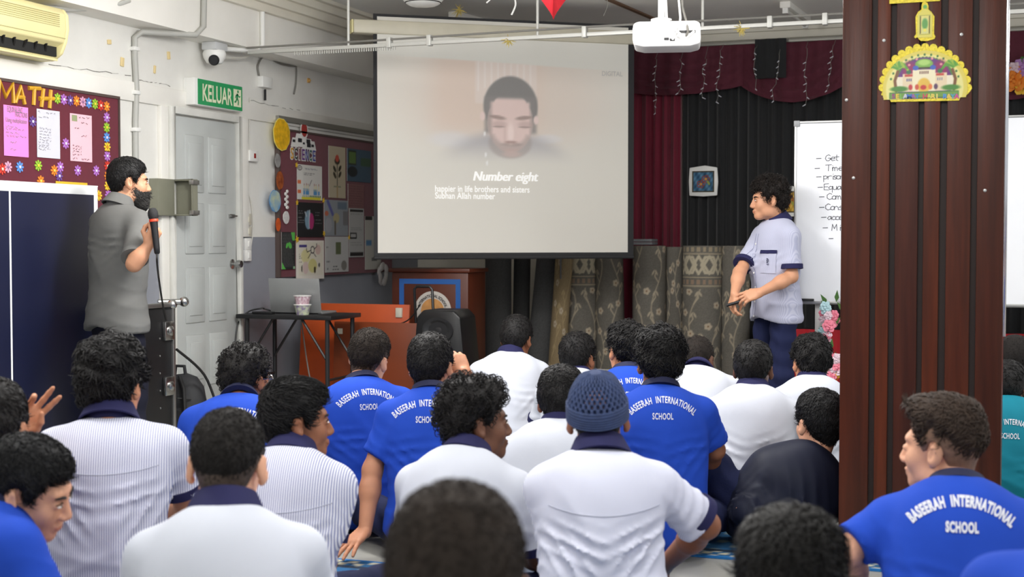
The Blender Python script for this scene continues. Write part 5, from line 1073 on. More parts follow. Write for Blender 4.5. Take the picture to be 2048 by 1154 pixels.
garland('flower_bouquet', spots, yw - .1, 'low pink flower bouquet standing by the pillar foot on the stage side', 3)
yf = 10.9; spots = [(2030, 160, .1, M_ORNF), (2047, 140, .09, M_LILF), (2058, 160, .09, M_CRIM), (2043, 172, .07, M_YELF), (2030, 140, .06, M_PALE), (2066, 140, .08, M_ORNF), (2020, 150, .05, M_LEAF), (2050, 125, .05, M_LEAF)]
garland('flower_swag', spots, YV - .1, 'orange and lilac flower bunch on the valance right of the pillar', 4)

# ---------------------------------------------------------------- wooden pillar
M_PIL = []
for i, c in enumerate(((84, 38, 21), (98, 44, 22), (76, 36, 24), (96, 43, 21), (86, 38, 20), (76, 34, 19))): M_PIL.append(mat('varnished_board_%d' % i, c, .38, vary=0, spec=.28, rgb2=tuple(int(v * .72) for v in c), vscale=5, stretch=(7, 7, .35), bump=.12, bscale=9))
yp = 5.52; x0, x1 = on(1, yp, 1681, 560)[0], on(1, yp, 2006, 560)[0]
P_ = thing('pillar', ((x0 + x1) / 2, yp + .3, 0), 'dark varnished wooden clad pillar from floor to ceiling', 'pillar'); P_['kind'] = 'structure'
MB().box(x0 + .02, x1 - .02, yp + .02, yp + .58, 0, CZ).build('core', mat('dark_gap', (40, 24, 17), .6), P_)
k = (x1 - x0) / (2005 - 1684)
for i, (a, b) in enumerate(((1684, 1743), (1755, 1781), (1793, 1838), (1849, 1880), (1894, 1941), (1953, 2005))):
    q = MB().box(x0 + (a - 1684) * k, x0 + (b - 1684) * k, yp, yp + .025, 0.0, CZ).build('cladding_board', M_PIL[i], P_, bevel=.003)
for s, xx in ((0, x0), (1, x1)):
    for j in range(5):
        ya = yp + .03 + j * .112; MB().box(xx - .002 + s * .002 - (0 if s else 0), xx + .023 - s * .023 + .0, ya, ya + .1, 0, CZ).build('cladding_board', M_PIL[(j + s) % 6], P_, bevel=.003)
MB().box(x1 + .001, x1 + .012, yp + .0, yp + .03, .9, CZ).build('edge_trim', mat('chrome_strip', (206, 206, 210), .12, .9), P_, bevel=.002)
for px, py in ((1768, 81), (1923, 69), (1693, 200), (1707, 356), (1970, 381)):
    p = on(1, yp, px, py); MB().lathe([(.006, 0), (.006, .003), (0, .004)], p, rotm(math.pi / 2, 0, 0), n=10).build('nail_head', M_ALU, P_)
# festive cut-out
M_GOLDF = mat('gold_glitter', (222, 202, 66), .35, .35, vary=.2, vscale=120, bump=.3, bscale=200); M_CUT = mat_print('cutout_print', .35)
def pill(px, py, off=.004): return on(1, yp - off, px, py)
def outline(pts): return [(pill(x, y)[0] - x0, pill(x, y)[2] - 2.0) for x, y in pts]
sc = []
cxp, cyp = 1850.5, 178.0
def arch(t): return (cxp + 86 * math.cos(t), cyp - 84 * math.sin(t))
raw = []
nb = 17
for i in range(nb):
    t0, t1 = math.pi * (1.02 - 1.04 * i / nb), math.pi * (1.02 - 1.04 * (i + 1) / nb); a, b = arch(t0), arch(t1); m_ = ((a[0] + b[0]) / 2, (a[1] + b[1]) / 2); r = math.hypot(a[0] - b[0], a[1] - b[1]) / 2
    for j in range(5):
        th = math.atan2(a[1] - m_[1], a[0] - m_[0]) + math.pi * j / 5; raw.append((m_[0] + r * math.cos(th), m_[1] + r * math.sin(th)))
raw += [(1936, 188), (1921, 195), (1918, 201), (1782, 204), (1779, 198), (1762, 190)]
zc_ = [pill(x, y) for x, y in raw]
o = thing('festive_cutout', tuple(pill(1850, 200)), 'gold edged SELAMAT HARI RAYA cut-out picture on the wooden pillar', 'decoration')
MB().prism([(p[0], p[2]) for p in zc_], (0, yp - .002, 0), (1, 0, 0), (0, 0, 1), .004).build('gold_backing', M_GOLDF, o)
pa, pb = pill(1766, 200), pill(1936, 96); w, h = pb[0] - pa[0], pb[2] - pa[2]
def cut_print(u, v):
    x = 1766 + u / w * 170; y = 200 - v / h * 104
    C = np.tile(np.array([216, 200, 90.0]), (len(u), 1))
    C = lay(C, m_ell(x, y, 1850, 178, 78, 72, .02), (226, 218, 140)); 
    for k in range(15):
        t = math.pi * (.08 + .84 * k / 14); C = lay(C, m_ell(x, y, 1850 + 70 * math.cos(t), 172 - 66 * math.sin(t), 2.2, 2.6, .2), (50, 110, 50))
    for k in range(22):
        t = math.pi * (.1 + .8 * k / 21); C = lay(C, m_ell(x, y, 1850 + 58 * math.cos(t), 168 - 52 * math.sin(t), 4.2, 6, .15), (70, 130, 60))
    C = lay(C, m_ell(x, y, 1850, 168, 56, 56, .02), (96, 40, 120)); C = lay(C, m_ell(x, y, 1820, 140, 14, 20, .4), (140, 30, 90)); C = lay(C, m_ell(x, y, 1882, 140, 14, 20, .4), (140, 30, 90))
    for a, b in ((1834, 115), (1865, 115), (1819, 127), (1883, 128)): C = lay(C, m_ell(x, y, a, b, 2.6, 2.6, .3), (226, 150, 150))
    C = lay(C, m_box(x, y, 1792, 1908, 152, 184, 1), (232, 222, 196)); C = lay(C, m_box(x, y, 1806, 1895, 146, 184, 1), (226, 206, 170)); C = lay(C, m_box(x, y, 1826, 1872, 138, 184, 1), (236, 226, 190))
    C = lay(C, m_ell(x, y, 1849, 126, 18, 11, .12), (120, 170, 70)); C = lay(C, m_ell(x, y, 1849, 123, 12, 6, .3), (170, 206, 110)); C = lay(C, m_box(x, y, 1836, 1862, 133, 136, .6), (60, 50, 40))
    for a in (1832, 1867): C = lay(C, m_ell(x, y, a, 134, 6, 5, .2), (60, 90, 180))
    for a in (1818, 1881): C = lay(C, m_ell(x, y, a, 142, 5, 5, .2), (50, 110, 70)); C = lay(C, m_box(x, y, a - 8, a + 8, 147, 152, 1), (190, 70, 60))
    for a in (1841, 1845, 1849, 1853, 1857): C = lay(C, m_box(x, y, a - 1, a + 1, 141, 147, .5), (110, 60, 60))
    for a in (1815, 1819, 1823, 1877, 1881, 1885): C = lay(C, m_box(x, y, a - 1, a + 1, 156, 162, .5), (90, 96, 140))
    C = lay(C, m_ell(x, y, 1849, 172, 13, 16, .15), (222, 180, 70)); C = lay(C, m_ell(x, y, 1848, 176, 6, 5, .3), (190, 50, 50))
    for a, c in ((1822, (190, 50, 60)), (1835, (200, 80, 60)), (1862, (226, 120, 60)), (1873, (90, 60, 90))): C = lay(C, m_ell(x, y, a, 175, 4, 6, .3), c)
    for s_, a in ((1, 1795), (-1, 1907)):
        C = lay(C, m_line(x, y, [(a - 2 * s_, 182), (a - 5 * s_, 160), (a + 1 * s_, 140)], 3), (120, 76, 40))
        for e in range(8):
            t = math.pi * e / 7; C = lay(C, m_line(x, y, [(a, 134), (a + 14 * math.cos(t), 128 - 8 * math.sin(t)), (a + 21 * math.cos(t), 137 - 8 * math.sin(t))], 2.6), (84, 150, 50) if e % 2 else (150, 180, 60))
        C = lay(C, m_ell(x, y, a + 4 * s_, 178, 18, 6, .3), (70, 130, 50))
    C = lay(C, m_box(x, y, 1779, 1919, 185, 199, .8), (60, 120, 56)); C = lay(C, m_box(x, y, 1781, 1917, 187, 197.5, .5), (110, 150, 66)); 
    return C
msk = None
# picture field cut to the arch shape
nx_, ny_ = 130, 84; uu, vv = np.meshgrid(np.linspace(0, w, nx_ + 1), np.linspace(0, h, ny_ + 1)); uu = uu.ravel(); vv = vv.ravel(); Cc = cut_print(uu, vv)
xx = 1766 + uu / w * 170; yy = 200 - vv / h * 104; inside = (((xx - 1850.5) / 86) ** 2 + ((yy - 180) / 83) ** 2 < 1) | ((yy > 178) & (abs(xx - 1850) < 72) & (yy < 200))
i = np.arange(nx_ * ny_); a = (i // nx_) * (nx_ + 1) + i % nx_; F = np.stack([a, a + 1, a + nx_ + 2, a + nx_ + 1], 1); F = F[inside[F].all(1)]
me = new_mesh('picture', np.stack([pa[0] + uu, np.full_like(uu, yp - .0075), pa[2] + vv], 1), F); set_print(me, Cc); me.transform(WM[o.name].inverted()); put_mesh('picture', me, M_CUT, o)
cols = [(150, 50, 120), (226, 190, 60), (120, 180, 80), (200, 200, 210), (60, 110, 190), (150, 90, 160), (60, 140, 170), None, (200, 70, 90), (190, 200, 80), (226, 200, 90), (230, 210, 120), None, (80, 140, 200), (226, 190, 90), (80, 150, 180), (190, 70, 140)]
for k, (ch, c) in enumerate(zip('SELAMAT HARI RAYA', cols)):
    if c is None: continue
    p = pill(1787 + k * 7.9, 197, .0078); V, F = text2d(ch, .025, .001)
    MB().add([(p[0] + u * 1.05, yp - .0085, p[2] + v) for u, v in V], F).build('letter', mat('cut_letter_%d' % k, c, .4), o)
# lantern above it
lo = [(1837, 78), (1836, 73), (1831, 77), (1828, 74), (1832, 68), (1831, 34), (1836, 24), (1843, 19), (1843, 12), (1845, 5), (1850, 3), (1855, 6), (1857, 12), (1857, 19), (1863, 24), (1869, 33), (1868, 68), (1871, 73), (1869, 78), (1855, 82), (1842, 82)]
o2 = thing('lantern_cutout', tuple(pill(1850, 82)), 'gold lantern-shaped cut-out hung on the pillar above the festive picture', 'decoration')
zc_ = [pill(x, y) for x, y in lo]; MB().prism([(p[0], p[2]) for p in zc_], (0, yp - .002, 0), (1, 0, 0), (0, 0, 1), .004).build('gold_backing', M_GOLDF, o2)
pa2, pb2 = pill(1834, 76), pill(1866, 8); w2, h2 = pb2[0] - pa2[0], pb2[2] - pa2[2]
def lan_print(u, v):
    x = 1834 + u / w2 * 32; y = 76 - v / h2 * 68; C = np.tile(np.array([214, 202, 84.0]), (len(u), 1))
    for q, c in ((0, (150, 150, 50)), (1.2, (216, 206, 110))): C = lay(C, m_box(x, y, 1839 + q, 1861 - q, 30 + q, 70 - q, .6), c)
    C = lay(C, m_box(x, y, 1844, 1856, 36, 68, .8), (200, 200, 130))
    C = lay(C, m_ell(x, y, 1850, 48, 6, 11, .3), (86, 150, 66)); C = lay(C, m_box(x, y, 1847, 1853, 58, 64, .6), (226, 214, 80)); C = lay(C, m_ell(x, y, 1850, 13, 4, 4, .3), (90, 160, 60))
    for s_ in (-1, 1): C = lay(C, m_box(x, y, 1850 + s_ * 9 - 1, 1850 + s_ * 9 + 1, 32, 68, .5), (84, 70, 30))
    return C
nx_, ny_ = 34, 70; uu, vv = np.meshgrid(np.linspace(0, w2, nx_ + 1), np.linspace(0, h2, ny_ + 1)); uu = uu.ravel(); vv = vv.ravel(); Cc = lan_print(uu, vv); xx = 1834 + uu / w2 * 32; yy = 76 - vv / h2 * 68
inside = ((yy > 28) & (abs(xx - 1850) < 16)) | ((yy <= 28) & (yy > 18) & (abs(xx - 1850) < 6 + (yy - 18) * .9)) | ((xx - 1850) ** 2 + (yy - 13) ** 2 < 30)
i = np.arange(nx_ * ny_); a = (i // nx_) * (nx_ + 1) + i % nx_; F = np.stack([a, a + 1, a + nx_ + 2, a + nx_ + 1], 1); F = F[inside[F].all(1)]
me = new_mesh('picture', np.stack([pa2[0] + uu, np.full_like(uu, yp - .0075), pa2[2] + vv], 1), F); set_print(me, Cc); me.transform(WM[o2.name].inverted()); put_mesh('picture', me, M_CUT, o2)
MB().tube([pill(1851, 84, .005), pill(1851, 97, .005)], .0012, 5).build('hanging_thread', M_WIREB, o2)
a, b = pill(1779, -14), pill(1880, 2)
tag(MB().box(a[0], b[0], yp - .006, yp - .002, b[2], a[2] + .05).build('gold_card', M_GOLDF), 'gold card lower edge on the pillar at the top of the picture', 'decoration')

# ---------------------------------------------------------------- floor mats
M_MATB = mat('mat_blue', (30, 110, 176), .95, vary=.1, vscale=60, bump=.3, bscale=200)
def floor_mat(x0, x1, y0, y1, label, rz=0.0):
    cx, cy = (x0 + x1) / 2, (y0 + y1) / 2; o = thing('prayer_mat', (cx, cy, 0), label, 'mat', rz=rz, group='blue prayer mats on the floor'); w, h = x1 - x0, y1 - y0
    def F(u, v):
        C = np.tile(np.array([24, 84, 128.0]), (len(u), 1)); d = np.minimum(np.minimum(u, w - u), np.minimum(v, h - v))
        C = lay(C, (d < .10).astype(float) * (np.sin(u * 80) * np.sin(v * 80) > .1), (190, 186, 160)); C = lay(C, ((d > .1) & (d < .13)).astype(float), (22, 40, 60)); C = lay(C, (d < .018).astype(float), (20, 110, 180))
        C = lay(C, (d > .13) * (np.sin(u * 38) * np.sin(v * 38) > .55).astype(float) * .7, (170, 170, 150)); return C
    MB().box(-w / 2, w / 2, -h / 2, h / 2, .001, .008).build('backing', M_MATB, o, local=True)
    O_ = np.array(WM[o.name] @ Vector((-w / 2, -h / 2, .009))); c_, s_ = math.cos(rz), math.sin(rz)
    panel('pile', O_, (c_, s_, 0), (-s_, c_, 0), w, h, 110, 60, F, mat_print('mat_print', .95), o)
for i, (y, labs) in enumerate(((7.0, ('back row by the door side', 'back row at the stage side')), (5.75, ('middle row under the leaning hand', 'middle row before the pillar')), (4.45, ('second row at the left', 'second row beside the pillar foot')), (3.1, ('front row at the left', 'front row at the right')))):
    for j, x in enumerate((-2.95, -.95)):
        if i == 2 and j == 1: xa, xb = x - .95, x + 1.3
        else: xa, xb = x - .97, x + .97
        floor_mat(xa, xb, y - .38, y + .38, 'blue patterned prayer mat on the floor, ' + labs[j])
floor_mat(.05, 1.9, 4.3, 5.1, 'blue patterned prayer mat on the floor, right of the pillar')
# ---------------------------------------------------------------- people: bodies and clothes grown as smooth unions of simple volumes
class Vol:
    def __init__(s, lo, hi, h):
        s.lo = np.array(lo, float); s.h = h; s.n = np.ceil((np.array(hi) - s.lo) / h).astype(int) + 1
        s.D = np.full(tuple(s.n), 1.0, np.float32)
        s.ax = [s.lo[i] + h * np.arange(s.n[i]) for i in range(3)]
    def box(s, lo, hi):
        a = np.maximum(np.floor((np.array(lo) - s.lo) / s.h).astype(int), 0); b = np.minimum(np.ceil((np.array(hi) - s.lo) / s.h).astype(int) + 1, s.n)
        if (b <= a).any(): return None, None
        sl = tuple(slice(a[i], b[i]) for i in range(3))
        return sl, (s.ax[0][sl[0]][:, None, None], s.ax[1][sl[1]][None, :, None], s.ax[2][sl[2]][None, None, :])
    def join(s, sl, d, k):
        a = s.D[sl]
        if k <= 0: s.D[sl] = np.minimum(a, d); return
        t = np.clip(.5 + .5 * (a - d) / k, 0, 1); s.D[sl] = a + (d - a) * t - k * t * (1 - t)
    def cut(s, sl, d, k):
        a = s.D[sl]; k = max(k, 1e-5); t = np.clip(.5 - .5 * (a + d) / k, 0, 1); s.D[sl] = a + (-d - a) * t + k * t * (1 - t)
    def ell(s, c, r, R=None, k=.02, sub=False):
        c = np.array(c, float); r = np.array(r, float); m = r.max() + k + 2 * s.h if R is not None else r + k + 2 * s.h
        sl, P = s.box(c - m, c + m)
        if sl is None: return
        x, y, z = P[0] - c[0], P[1] - c[1], P[2] - c[2]
        if R is not None:
            R = np.asarray(R); x, y, z = (R[0, i] * x + R[1, i] * y + R[2, i] * z for i in range(3))
        k0 = np.sqrt((x / r[0]) ** 2 + (y / r[1]) ** 2 + (z / r[2]) ** 2); k1 = np.sqrt((x / r[0] ** 2) ** 2 + (y / r[1] ** 2) ** 2 + (z / r[2] ** 2) ** 2) + 1e-9
        d = (k0 * (k0 - 1) / k1).astype(np.float32)
        (s.cut if sub else s.join)(sl, d, k)
    def cap(s, a, b, ra, rb, k=.02, clip=None, flat=None):
        a = np.array(a, float); b = np.array(b, float); m = max(ra, rb) + k + 2 * s.h
        sl, P = s.box(np.minimum(a, b) - m, np.maximum(a, b) + m)
        if sl is None: return
        ab = b - a; L = ab @ ab + 1e-12
        x, y, z = P[0] - a[0], P[1] - a[1], P[2] - a[2]
        t = np.clip((x * ab[0] + y * ab[1] + z * ab[2]) / L, 0, 1)
        d = np.sqrt((x - t * ab[0]) ** 2 + (y - t * ab[1]) ** 2 + (z - t * ab[2]) ** 2) - (ra + (rb - ra) * t)
        if clip is not None:                                    # cut square at b, moved by clip along the axis
            q = (x * ab[0] + y * ab[1] + z * ab[2]) / math.sqrt(L) - math.sqrt(L) - clip; d = np.maximum(d, q)
        s.join(sl, d.astype(np.float32), k)
    def mesh(s):
        D = s.D; S = D < 0; c = np.zeros(tuple(np.array(D.shape) - 1), np.int8)
        for i in (0, 1):
            for j in (0, 1):
                for k in (0, 1): c += S[i:D.shape[0] - 1 + i, j:D.shape[1] - 1 + j, k:D.shape[2] - 1 + k]
        I = np.argwhere((c > 0) & (c < 8)); idx = np.full(c.shape, -1, np.int32); idx[tuple(I.T)] = np.arange(len(I))
        acc = np.zeros((len(I), 3)); cnt = np.zeros(len(I)); cor = [(0, 0, 0), (1, 0, 0), (0, 1, 0), (1, 1, 0), (0, 0, 1), (1, 0, 1), (0, 1, 1), (1, 1, 1)]
        val = [D[I[:, 0] + q[0], I[:, 1] + q[1], I[:, 2] + q[2]] for q in cor]
        for a, b in ((0, 1), (2, 3), (4, 5), (6, 7), (0, 2), (1, 3), (4, 6), (5, 7), (0, 4), (1, 5), (2, 6), (3, 7)):
            m = (val[a] < 0) != (val[b] < 0); t = np.where(m, val[a] / (val[a] - val[b] + 1e-12), 0)
            pa, pb = np.array(cor[a]), np.array(cor[b]); acc += np.where(m[:, None], pa + (pb - pa) * t[:, None], 0); cnt += m
        V = s.lo + s.h * (I + acc / np.maximum(cnt, 1)[:, None]); F = []
        for ax in range(3):
            u, v = (ax + 1) % 3, (ax + 2) % 3; A = [slice(None)] * 3; B = [slice(None)] * 3; A[ax] = slice(0, -1); B[ax] = slice(1, None)
            E = np.argwhere(S[tuple(A)] != S[tuple(B)]); 
            ok = (E[:, u] > 0) & (E[:, v] > 0) & (E[:, u] < c.shape[u]) & (E[:, v] < c.shape[v]); E = E[ok]
            def at_(du, dv):
                Q = E.copy(); Q[:, u] -= du; Q[:, v] -= dv; return idx[tuple(Q.T)]
            q = np.stack([at_(0, 0), at_(1, 0), at_(1, 1), at_(0, 1)], 1); fl = S[tuple(A)][tuple(E.T)]
            q = np.where(fl[:, None], q, q[:, ::-1]); F.append(q[(q >= 0).all(1)])
        return V, np.concatenate(F)
def vnormals(V, F):
    n = np.cross(V[F[:, 2]] - V[F[:, 0]], V[F[:, 3]] - V[F[:, 1]]); N = np.zeros_like(V)
    for i in range(4): np.add.at(N, F[:, i], n)
    return N / (np.linalg.norm(N, axis=1)[:, None] + 1e-12)
def to_obj(name, V, F, m, parent):
    me = new_mesh(name, V, F); me.polygons.foreach_set('use_smooth', [True] * len(me.polygons))
    return put_mesh(name, me, m, parent)
def hand(v, W_, fwd, nrm, side, curls=(.35, .4, .45, .5), thumb=.3, s=1.0, spread=.08, k=.007):
    """palm and five fingers; fwd = direction of the fingers, nrm = out of the back of the hand, side = +1 when the thumb lies on fwd x nrm"""
    f = np.array(fwd, float); f /= np.linalg.norm(f); n = np.array(nrm, float); n -= f * (n @ f); n /= np.linalg.norm(n); x = np.cross(f, n) * side; W_ = np.array(W_, float)
    L = lambda a, b, c: W_ + s * (x * a + f * b + n * c)
    v.ell(L(0, .05, -.002), (.038 * s, .05 * s, .015 * s), np.stack([x, f, n], 1), k=.015)
    for i, (ox, ln) in enumerate(((.030, .94), (.010, 1.0), (-.010, .95), (-.029, .76))):
        a = L(ox * .55, .01, 0); b = L(ox, .088 - .006 * abs(i - 1.2), 0); v.cap(a, b, .012 * s, .0105 * s, k=.012)
        ang = 0.0; p = b; sp = spread * (1.5 - i)
        for j, (seg, ra, rb) in enumerate(((.043, .0096, .0088), (.027, .0088, .0078), (.021, .0078, .0066))):
            ang += curls[i] * (1.0, 1.25, .8)[j]
            d = math.cos(ang) * (f + x * sp) - math.sin(ang) * n; d /= np.linalg.norm(d); q = p + d * seg * ln * s
            v.cap(p, q, ra * s, rb * s, k=.004 if j else .006); p = q
    a, b = L(.02, .018, -.006), L(.045, .05, -.012 - .02 * thumb); v.cap(a, b, .015 * s, .012 * s, k=.012)
    c = L(.052 - .015 * thumb, .075, -.016 - .035 * thumb); v.cap(b, c, .0112 * s, .0098 * s, k=.005); v.cap(c, L(.05 - .035 * thumb, .098, -.018 - .042 * thumb), .0098 * s, .0075 * s, k=.004)
CR_C, CR_R = np.array([0, -.012, .03]), np.array([.077, .097, .089])
PHI = np.radians([0, 20, 38, 55, 72, 84, 94, 104, 114, 126, 140, 180]); ZLN = np.array([-.072, -.07, -.058, -.04, .0, .03, .03, .005, -.002, .03, .052, .062])
def hair_cap(t, drop=0.0, front=0.0, top=1.0, h=.006, lump=0.0, seed=0, zmin=None, zmax=None, back=0.0, taper=.035):
    """hair as a shell over skull and nape that thins out towards the hairline"""
    v = Vol((-.15, -.18, -.15), (.15, .18, .22), h)
    X, Y, Z = np.meshgrid(*v.ax, indexing='ij')
    x, y, z = X - CR_C[0], Y - CR_C[1], Z - CR_C[2]; r = CR_R
    k0 = np.sqrt((x / r[0]) ** 2 + (y / r[1]) ** 2 + (z / r[2]) ** 2); k1 = np.sqrt((x / r[0] ** 2) ** 2 + (y / r[1] ** 2) ** 2 + (z / r[2] ** 2) ** 2) + 1e-9
    d = k0 * (k0 - 1) / k1
    tz = np.clip((-.03 - Z) / .09, 0, 1); d2 = np.sqrt(X ** 2 + (Y + .026 + .012 * tz) ** 2 + (Z + .03 + .09 * tz) ** 2) - .0545
    tt = np.clip(.5 + .5 * (d - d2) / .025, 0, 1); d = d + (d2 - d) * tt - .025 * tt * (1 - tt)
    phi = np.arctan2(np.abs(X), -(Y + .005)); zl = np.interp(phi, PHI, ZLN) - drop * (phi < 1.2) - drop * .4 * (phi >= 1.2)
    if zmin is not None: zl = np.maximum(zl, zmin - .25 * Y)
    tp = sm(Z - zl, -.004, taper); up = np.clip((Z - .05) / .07, 0, 1); fr = np.clip((Y - .02) / .08, 0, 1) * up
    d = d - (.0012 + t * tp * (1 + .9 * top * up) + front * fr + back * np.clip((-Y - .05) / .06, 0, 1) * tp)
    if lump:
        rs = np.random.RandomState(seed)
        for i in range(5):
            w = rs.normal(size=3); w /= np.linalg.norm(w); f_ = rs.uniform(60, 150); d = d + lump * np.sin(f_ * (w[0] * X + w[1] * Y + w[2] * Z) + rs.uniform(0, 6)) * .45 * tp
    d = np.maximum(d, (zl - Z) * .7)
    if zmax is not None: d = np.maximum(d, (Z - .22 * Y) - zmax)
    v.D = d.astype(np.float32); return v.mesh()
def tufts(V, F, n, length, r, lift, style, seed, h3=None, jit=.35):
    rs = np.random.RandomState(seed); N = vnormals(V, F); pick = rs.randint(0, len(V), n); p = V[pick]; nn = N[pick]
    keep = np.ones(n, bool); p, nn = p[keep], nn[keep]; n = len(p)
    crown = np.array([.01, -.06, .11]); t = p - crown
    if style == 'forward': t = t * .5 + np.array([0, .09, -.01]) * (1 if True else 0)
    if style == 'side': t = t * .6 + np.array([.08, .05, -.02])
    if style == 'up': t = t * .4 + np.array([0, .03, .09])
    t = t + rs.normal(size=(n, 3)) * (.03 + jit * .08) * (2.0 if style in ('curly', 'messy') else 1.0)
    t -= nn * np.sum(t * nn, 1)[:, None]; t /= np.linalg.norm(t, axis=1)[:, None] + 1e-9; b = np.cross(nn, t)
    L = length * rs.uniform(.6, 1.2, n); K = 8 if style == 'curly' else 4; S = np.linspace(0, 1, K + 1)
    pts = np.zeros((n, K + 1, 3)); ph = rs.uniform(0, 6.28, n); tw = rs.choice([-1, 1], n)
    bend = rs.normal(size=n) * (.35 if style in ('messy',) else .35 * jit)
    for i, s_ in enumerate(S):
        if style == 'curly':
            rho = L * .28; a = ph + tw * s_ * 7.0
            pts[:, i] = p + t * (L * s_ * .6)[:, None] + nn * (lift * L * (s_ ** .7) + rho * (np.sin(a) - np.sin(ph)) * .8)[:, None] + b * (rho * (np.cos(a) - np.cos(ph)))[:, None]
        else:
            pts[:, i] = p - nn * .003 + t * (L * s_)[:, None] + b * (bend * L * s_ * s_)[:, None] + nn * (lift * L * np.sin(min(s_ * 1.9, 2.2)) - .25 * L * s_ ** 3)[:, None]
    rad = r * (1 - .85 * S ** 1.6); V3 = np.zeros((n, K + 1, 3, 3))
    for j in range(3):
        a = 2 * math.pi * j / 3; V3[:, :, j] = pts + (math.cos(a) * b + math.sin(a) * nn)[:, None, :] * rad[None, :, None]
    base = (np.arange(n) * (K + 1) * 3)[:, None, None]; i = np.arange(K)[None, :, None] * 3; j = np.arange(3)[None, None, :]; j2 = (j + 1) % 3
    Q = np.stack(np.broadcast_arrays(base + i + j, base + i + 3 + j, base + i + 3 + j2, base + i + j2), -1).reshape(-1, 4)
    return V3.reshape(-1, 3), Q
def M_skin(c): return mat('skin_%d_%d_%d' % c, c, .5, vary=.06, vscale=18, bump=.06, bscale=120, spec=.35)
def M_hair(c, rough=.55): return mat('hair_%d_%d_%d_%d' % (tuple(c) + (int(rough * 100),)), c, rough, vary=.25, vscale=30, spec=.3, bump=.4, bscale=240)
def stripe_mat(name, a, b, period, duty=.5):
    if name in MATS: return MATS[name]
    m = bpy.data.materials.new(name); m.use_nodes = True; MATS[name] = m; nt = m.node_tree; bs = nt.nodes['Principled BSDF']
    tc = nt.nodes.new('ShaderNodeTexCoord'); w = nt.nodes.new('ShaderNodeTexWave'); w.wave_type = 'BANDS'; w.bands_direction = 'X'
    w.inputs['Scale'].default_value = 2 * math.pi / (20 * period); w.inputs['Distortion'].default_value = 0; nt.links.new(tc.outputs['Object'], w.inputs['Vector'])
    r = nt.nodes.new('ShaderNodeValToRGB'); r.color_ramp.elements[0].position = duty - .12; r.color_ramp.elements[1].position = duty + .12
    r.color_ramp.elements[0].color = lin(b) + (1,); r.color_ramp.elements[1].color = lin(a) + (1,); nt.links.new(w.outputs['Fac'], r.inputs[0]); nt.links.new(r.outputs[0], bs.inputs['Base Color'])
    bs.inputs['Roughness'].default_value = .85; bs.inputs['Specular IOR Level'].default_value = .2
    return m
M_WHITE_SHIRT = mat('white_shirt_cloth', (196, 200, 210), .85, vary=.015, vscale=6, spec=.2, bump=.05, bscale=300)
M_FINE_SHIRT = stripe_mat('finely_striped_cloth', (216, 218, 228), (188, 192, 214), .0045)
M_STRIPE = stripe_mat('striped_cloth', (222, 223, 231), (138, 144, 180), .0068, .42)
M_LILAC = stripe_mat('lilac_striped_cloth', (184, 186, 204), (168, 171, 194), .006)
M_BLUE = mat('royal_blue_jersey', (32, 70, 176), .85, vary=.05, vscale=7, spec=.2, bump=.05, bscale=300)
M_TEAL = mat('teal_jersey', (20, 120, 140), .8, vary=.05, vscale=7, spec=.2)
M_NAVYC = mat('navy_trim', (38, 38, 74), .85, vary=.05, vscale=20, spec=.2)
M_NAVYT = mat('navy_trousers', (28, 34, 66), .85, vary=.08, vscale=8, spec=.2, bump=.1, bscale=120)
M_JACK = mat('navy_nylon', (22, 26, 44), .6, vary=.06, vscale=8, spec=.25)
M_GREYS = mat('grey_shirt_cloth', (104, 104, 102), .8, vary=.05, vscale=8, spec=.2, bump=.05, bscale=260)
M_PRINT = mat('shirt_print_white', (214, 216, 224), .8); M_EYE = mat('eye_white', (226, 222, 216), .3); M_IRIS = mat('eye_iris', (30, 20, 16), .2)
OUT = {'white': M_WHITE_SHIRT, 'fine': M_FINE_SHIRT, 'stripe': M_STRIPE, 'lilac': M_LILAC, 'blue': M_BLUE, 'teal': M_TEAL, 'jacket': M_JACK, 'grey': M_GREYS}
SKINS = {'light': (214, 160, 130), 'tan': (190, 132, 100), 'brown': (142, 92, 66), 'dark': (104, 68, 50), 'olive': (200, 146, 114)}
def ring(mb, c, R, rx, ry, prof, a0=0.0, a1=2 * math.pi, n=40, wob=None):
    """sweep a small (radial, height) profile round an ellipse"""
    c = np.array(c, float); k = len(prof); closed = a1 - a0 > 6.2; V = []; m = n if closed else n + 1
    for i in range(m):
        a = a0 + (a1 - a0) * i / n; ca, sa = math.cos(a), math.sin(a)
        for (o, z) in prof: V.append(c + R @ np.array([(rx + o) * ca, (ry + o) * sa, z + (wob(a) if wob else 0)]))
    F = [(i * k + j, ((i + 1) % m) * k + j, ((i + 1) % m) * k + (j + 1) % k, i * k + (j + 1) % k) for i in range(m if closed else m - 1) for j in range(k)]
    if not closed: F += [tuple(range(k)), tuple((m - 1) * k + j for j in range(k - 1, -1, -1))]
    mb.add(V, F); return mb
def Rz(a): return rotm(0, 0, a)
SPOTS = []
def patch(o, bvh_front, x0, x1, z0, z1, m, name, nx=8, nz=8, off=.002, thick=.003):
    V = []; F = []
    for j in range(nz + 1):
        for i in range(nx + 1):
            hh, nn = bvh_front(x0 + (x1 - x0) * i / nx, z0 + (z1 - z0) * j / nz, -1)
            if hh is None: return None
            V.append(np.array(hh + nn * off))
    F = [(j * (nx + 1) + i, j * (nx + 1) + i + 1, (j + 1) * (nx + 1) + i + 1, (j + 1) * (nx + 1) + i) for j in range(nz) for i in range(nx)]
    return MB().add(V, F).build(name, m, o, smooth=True, local=True)
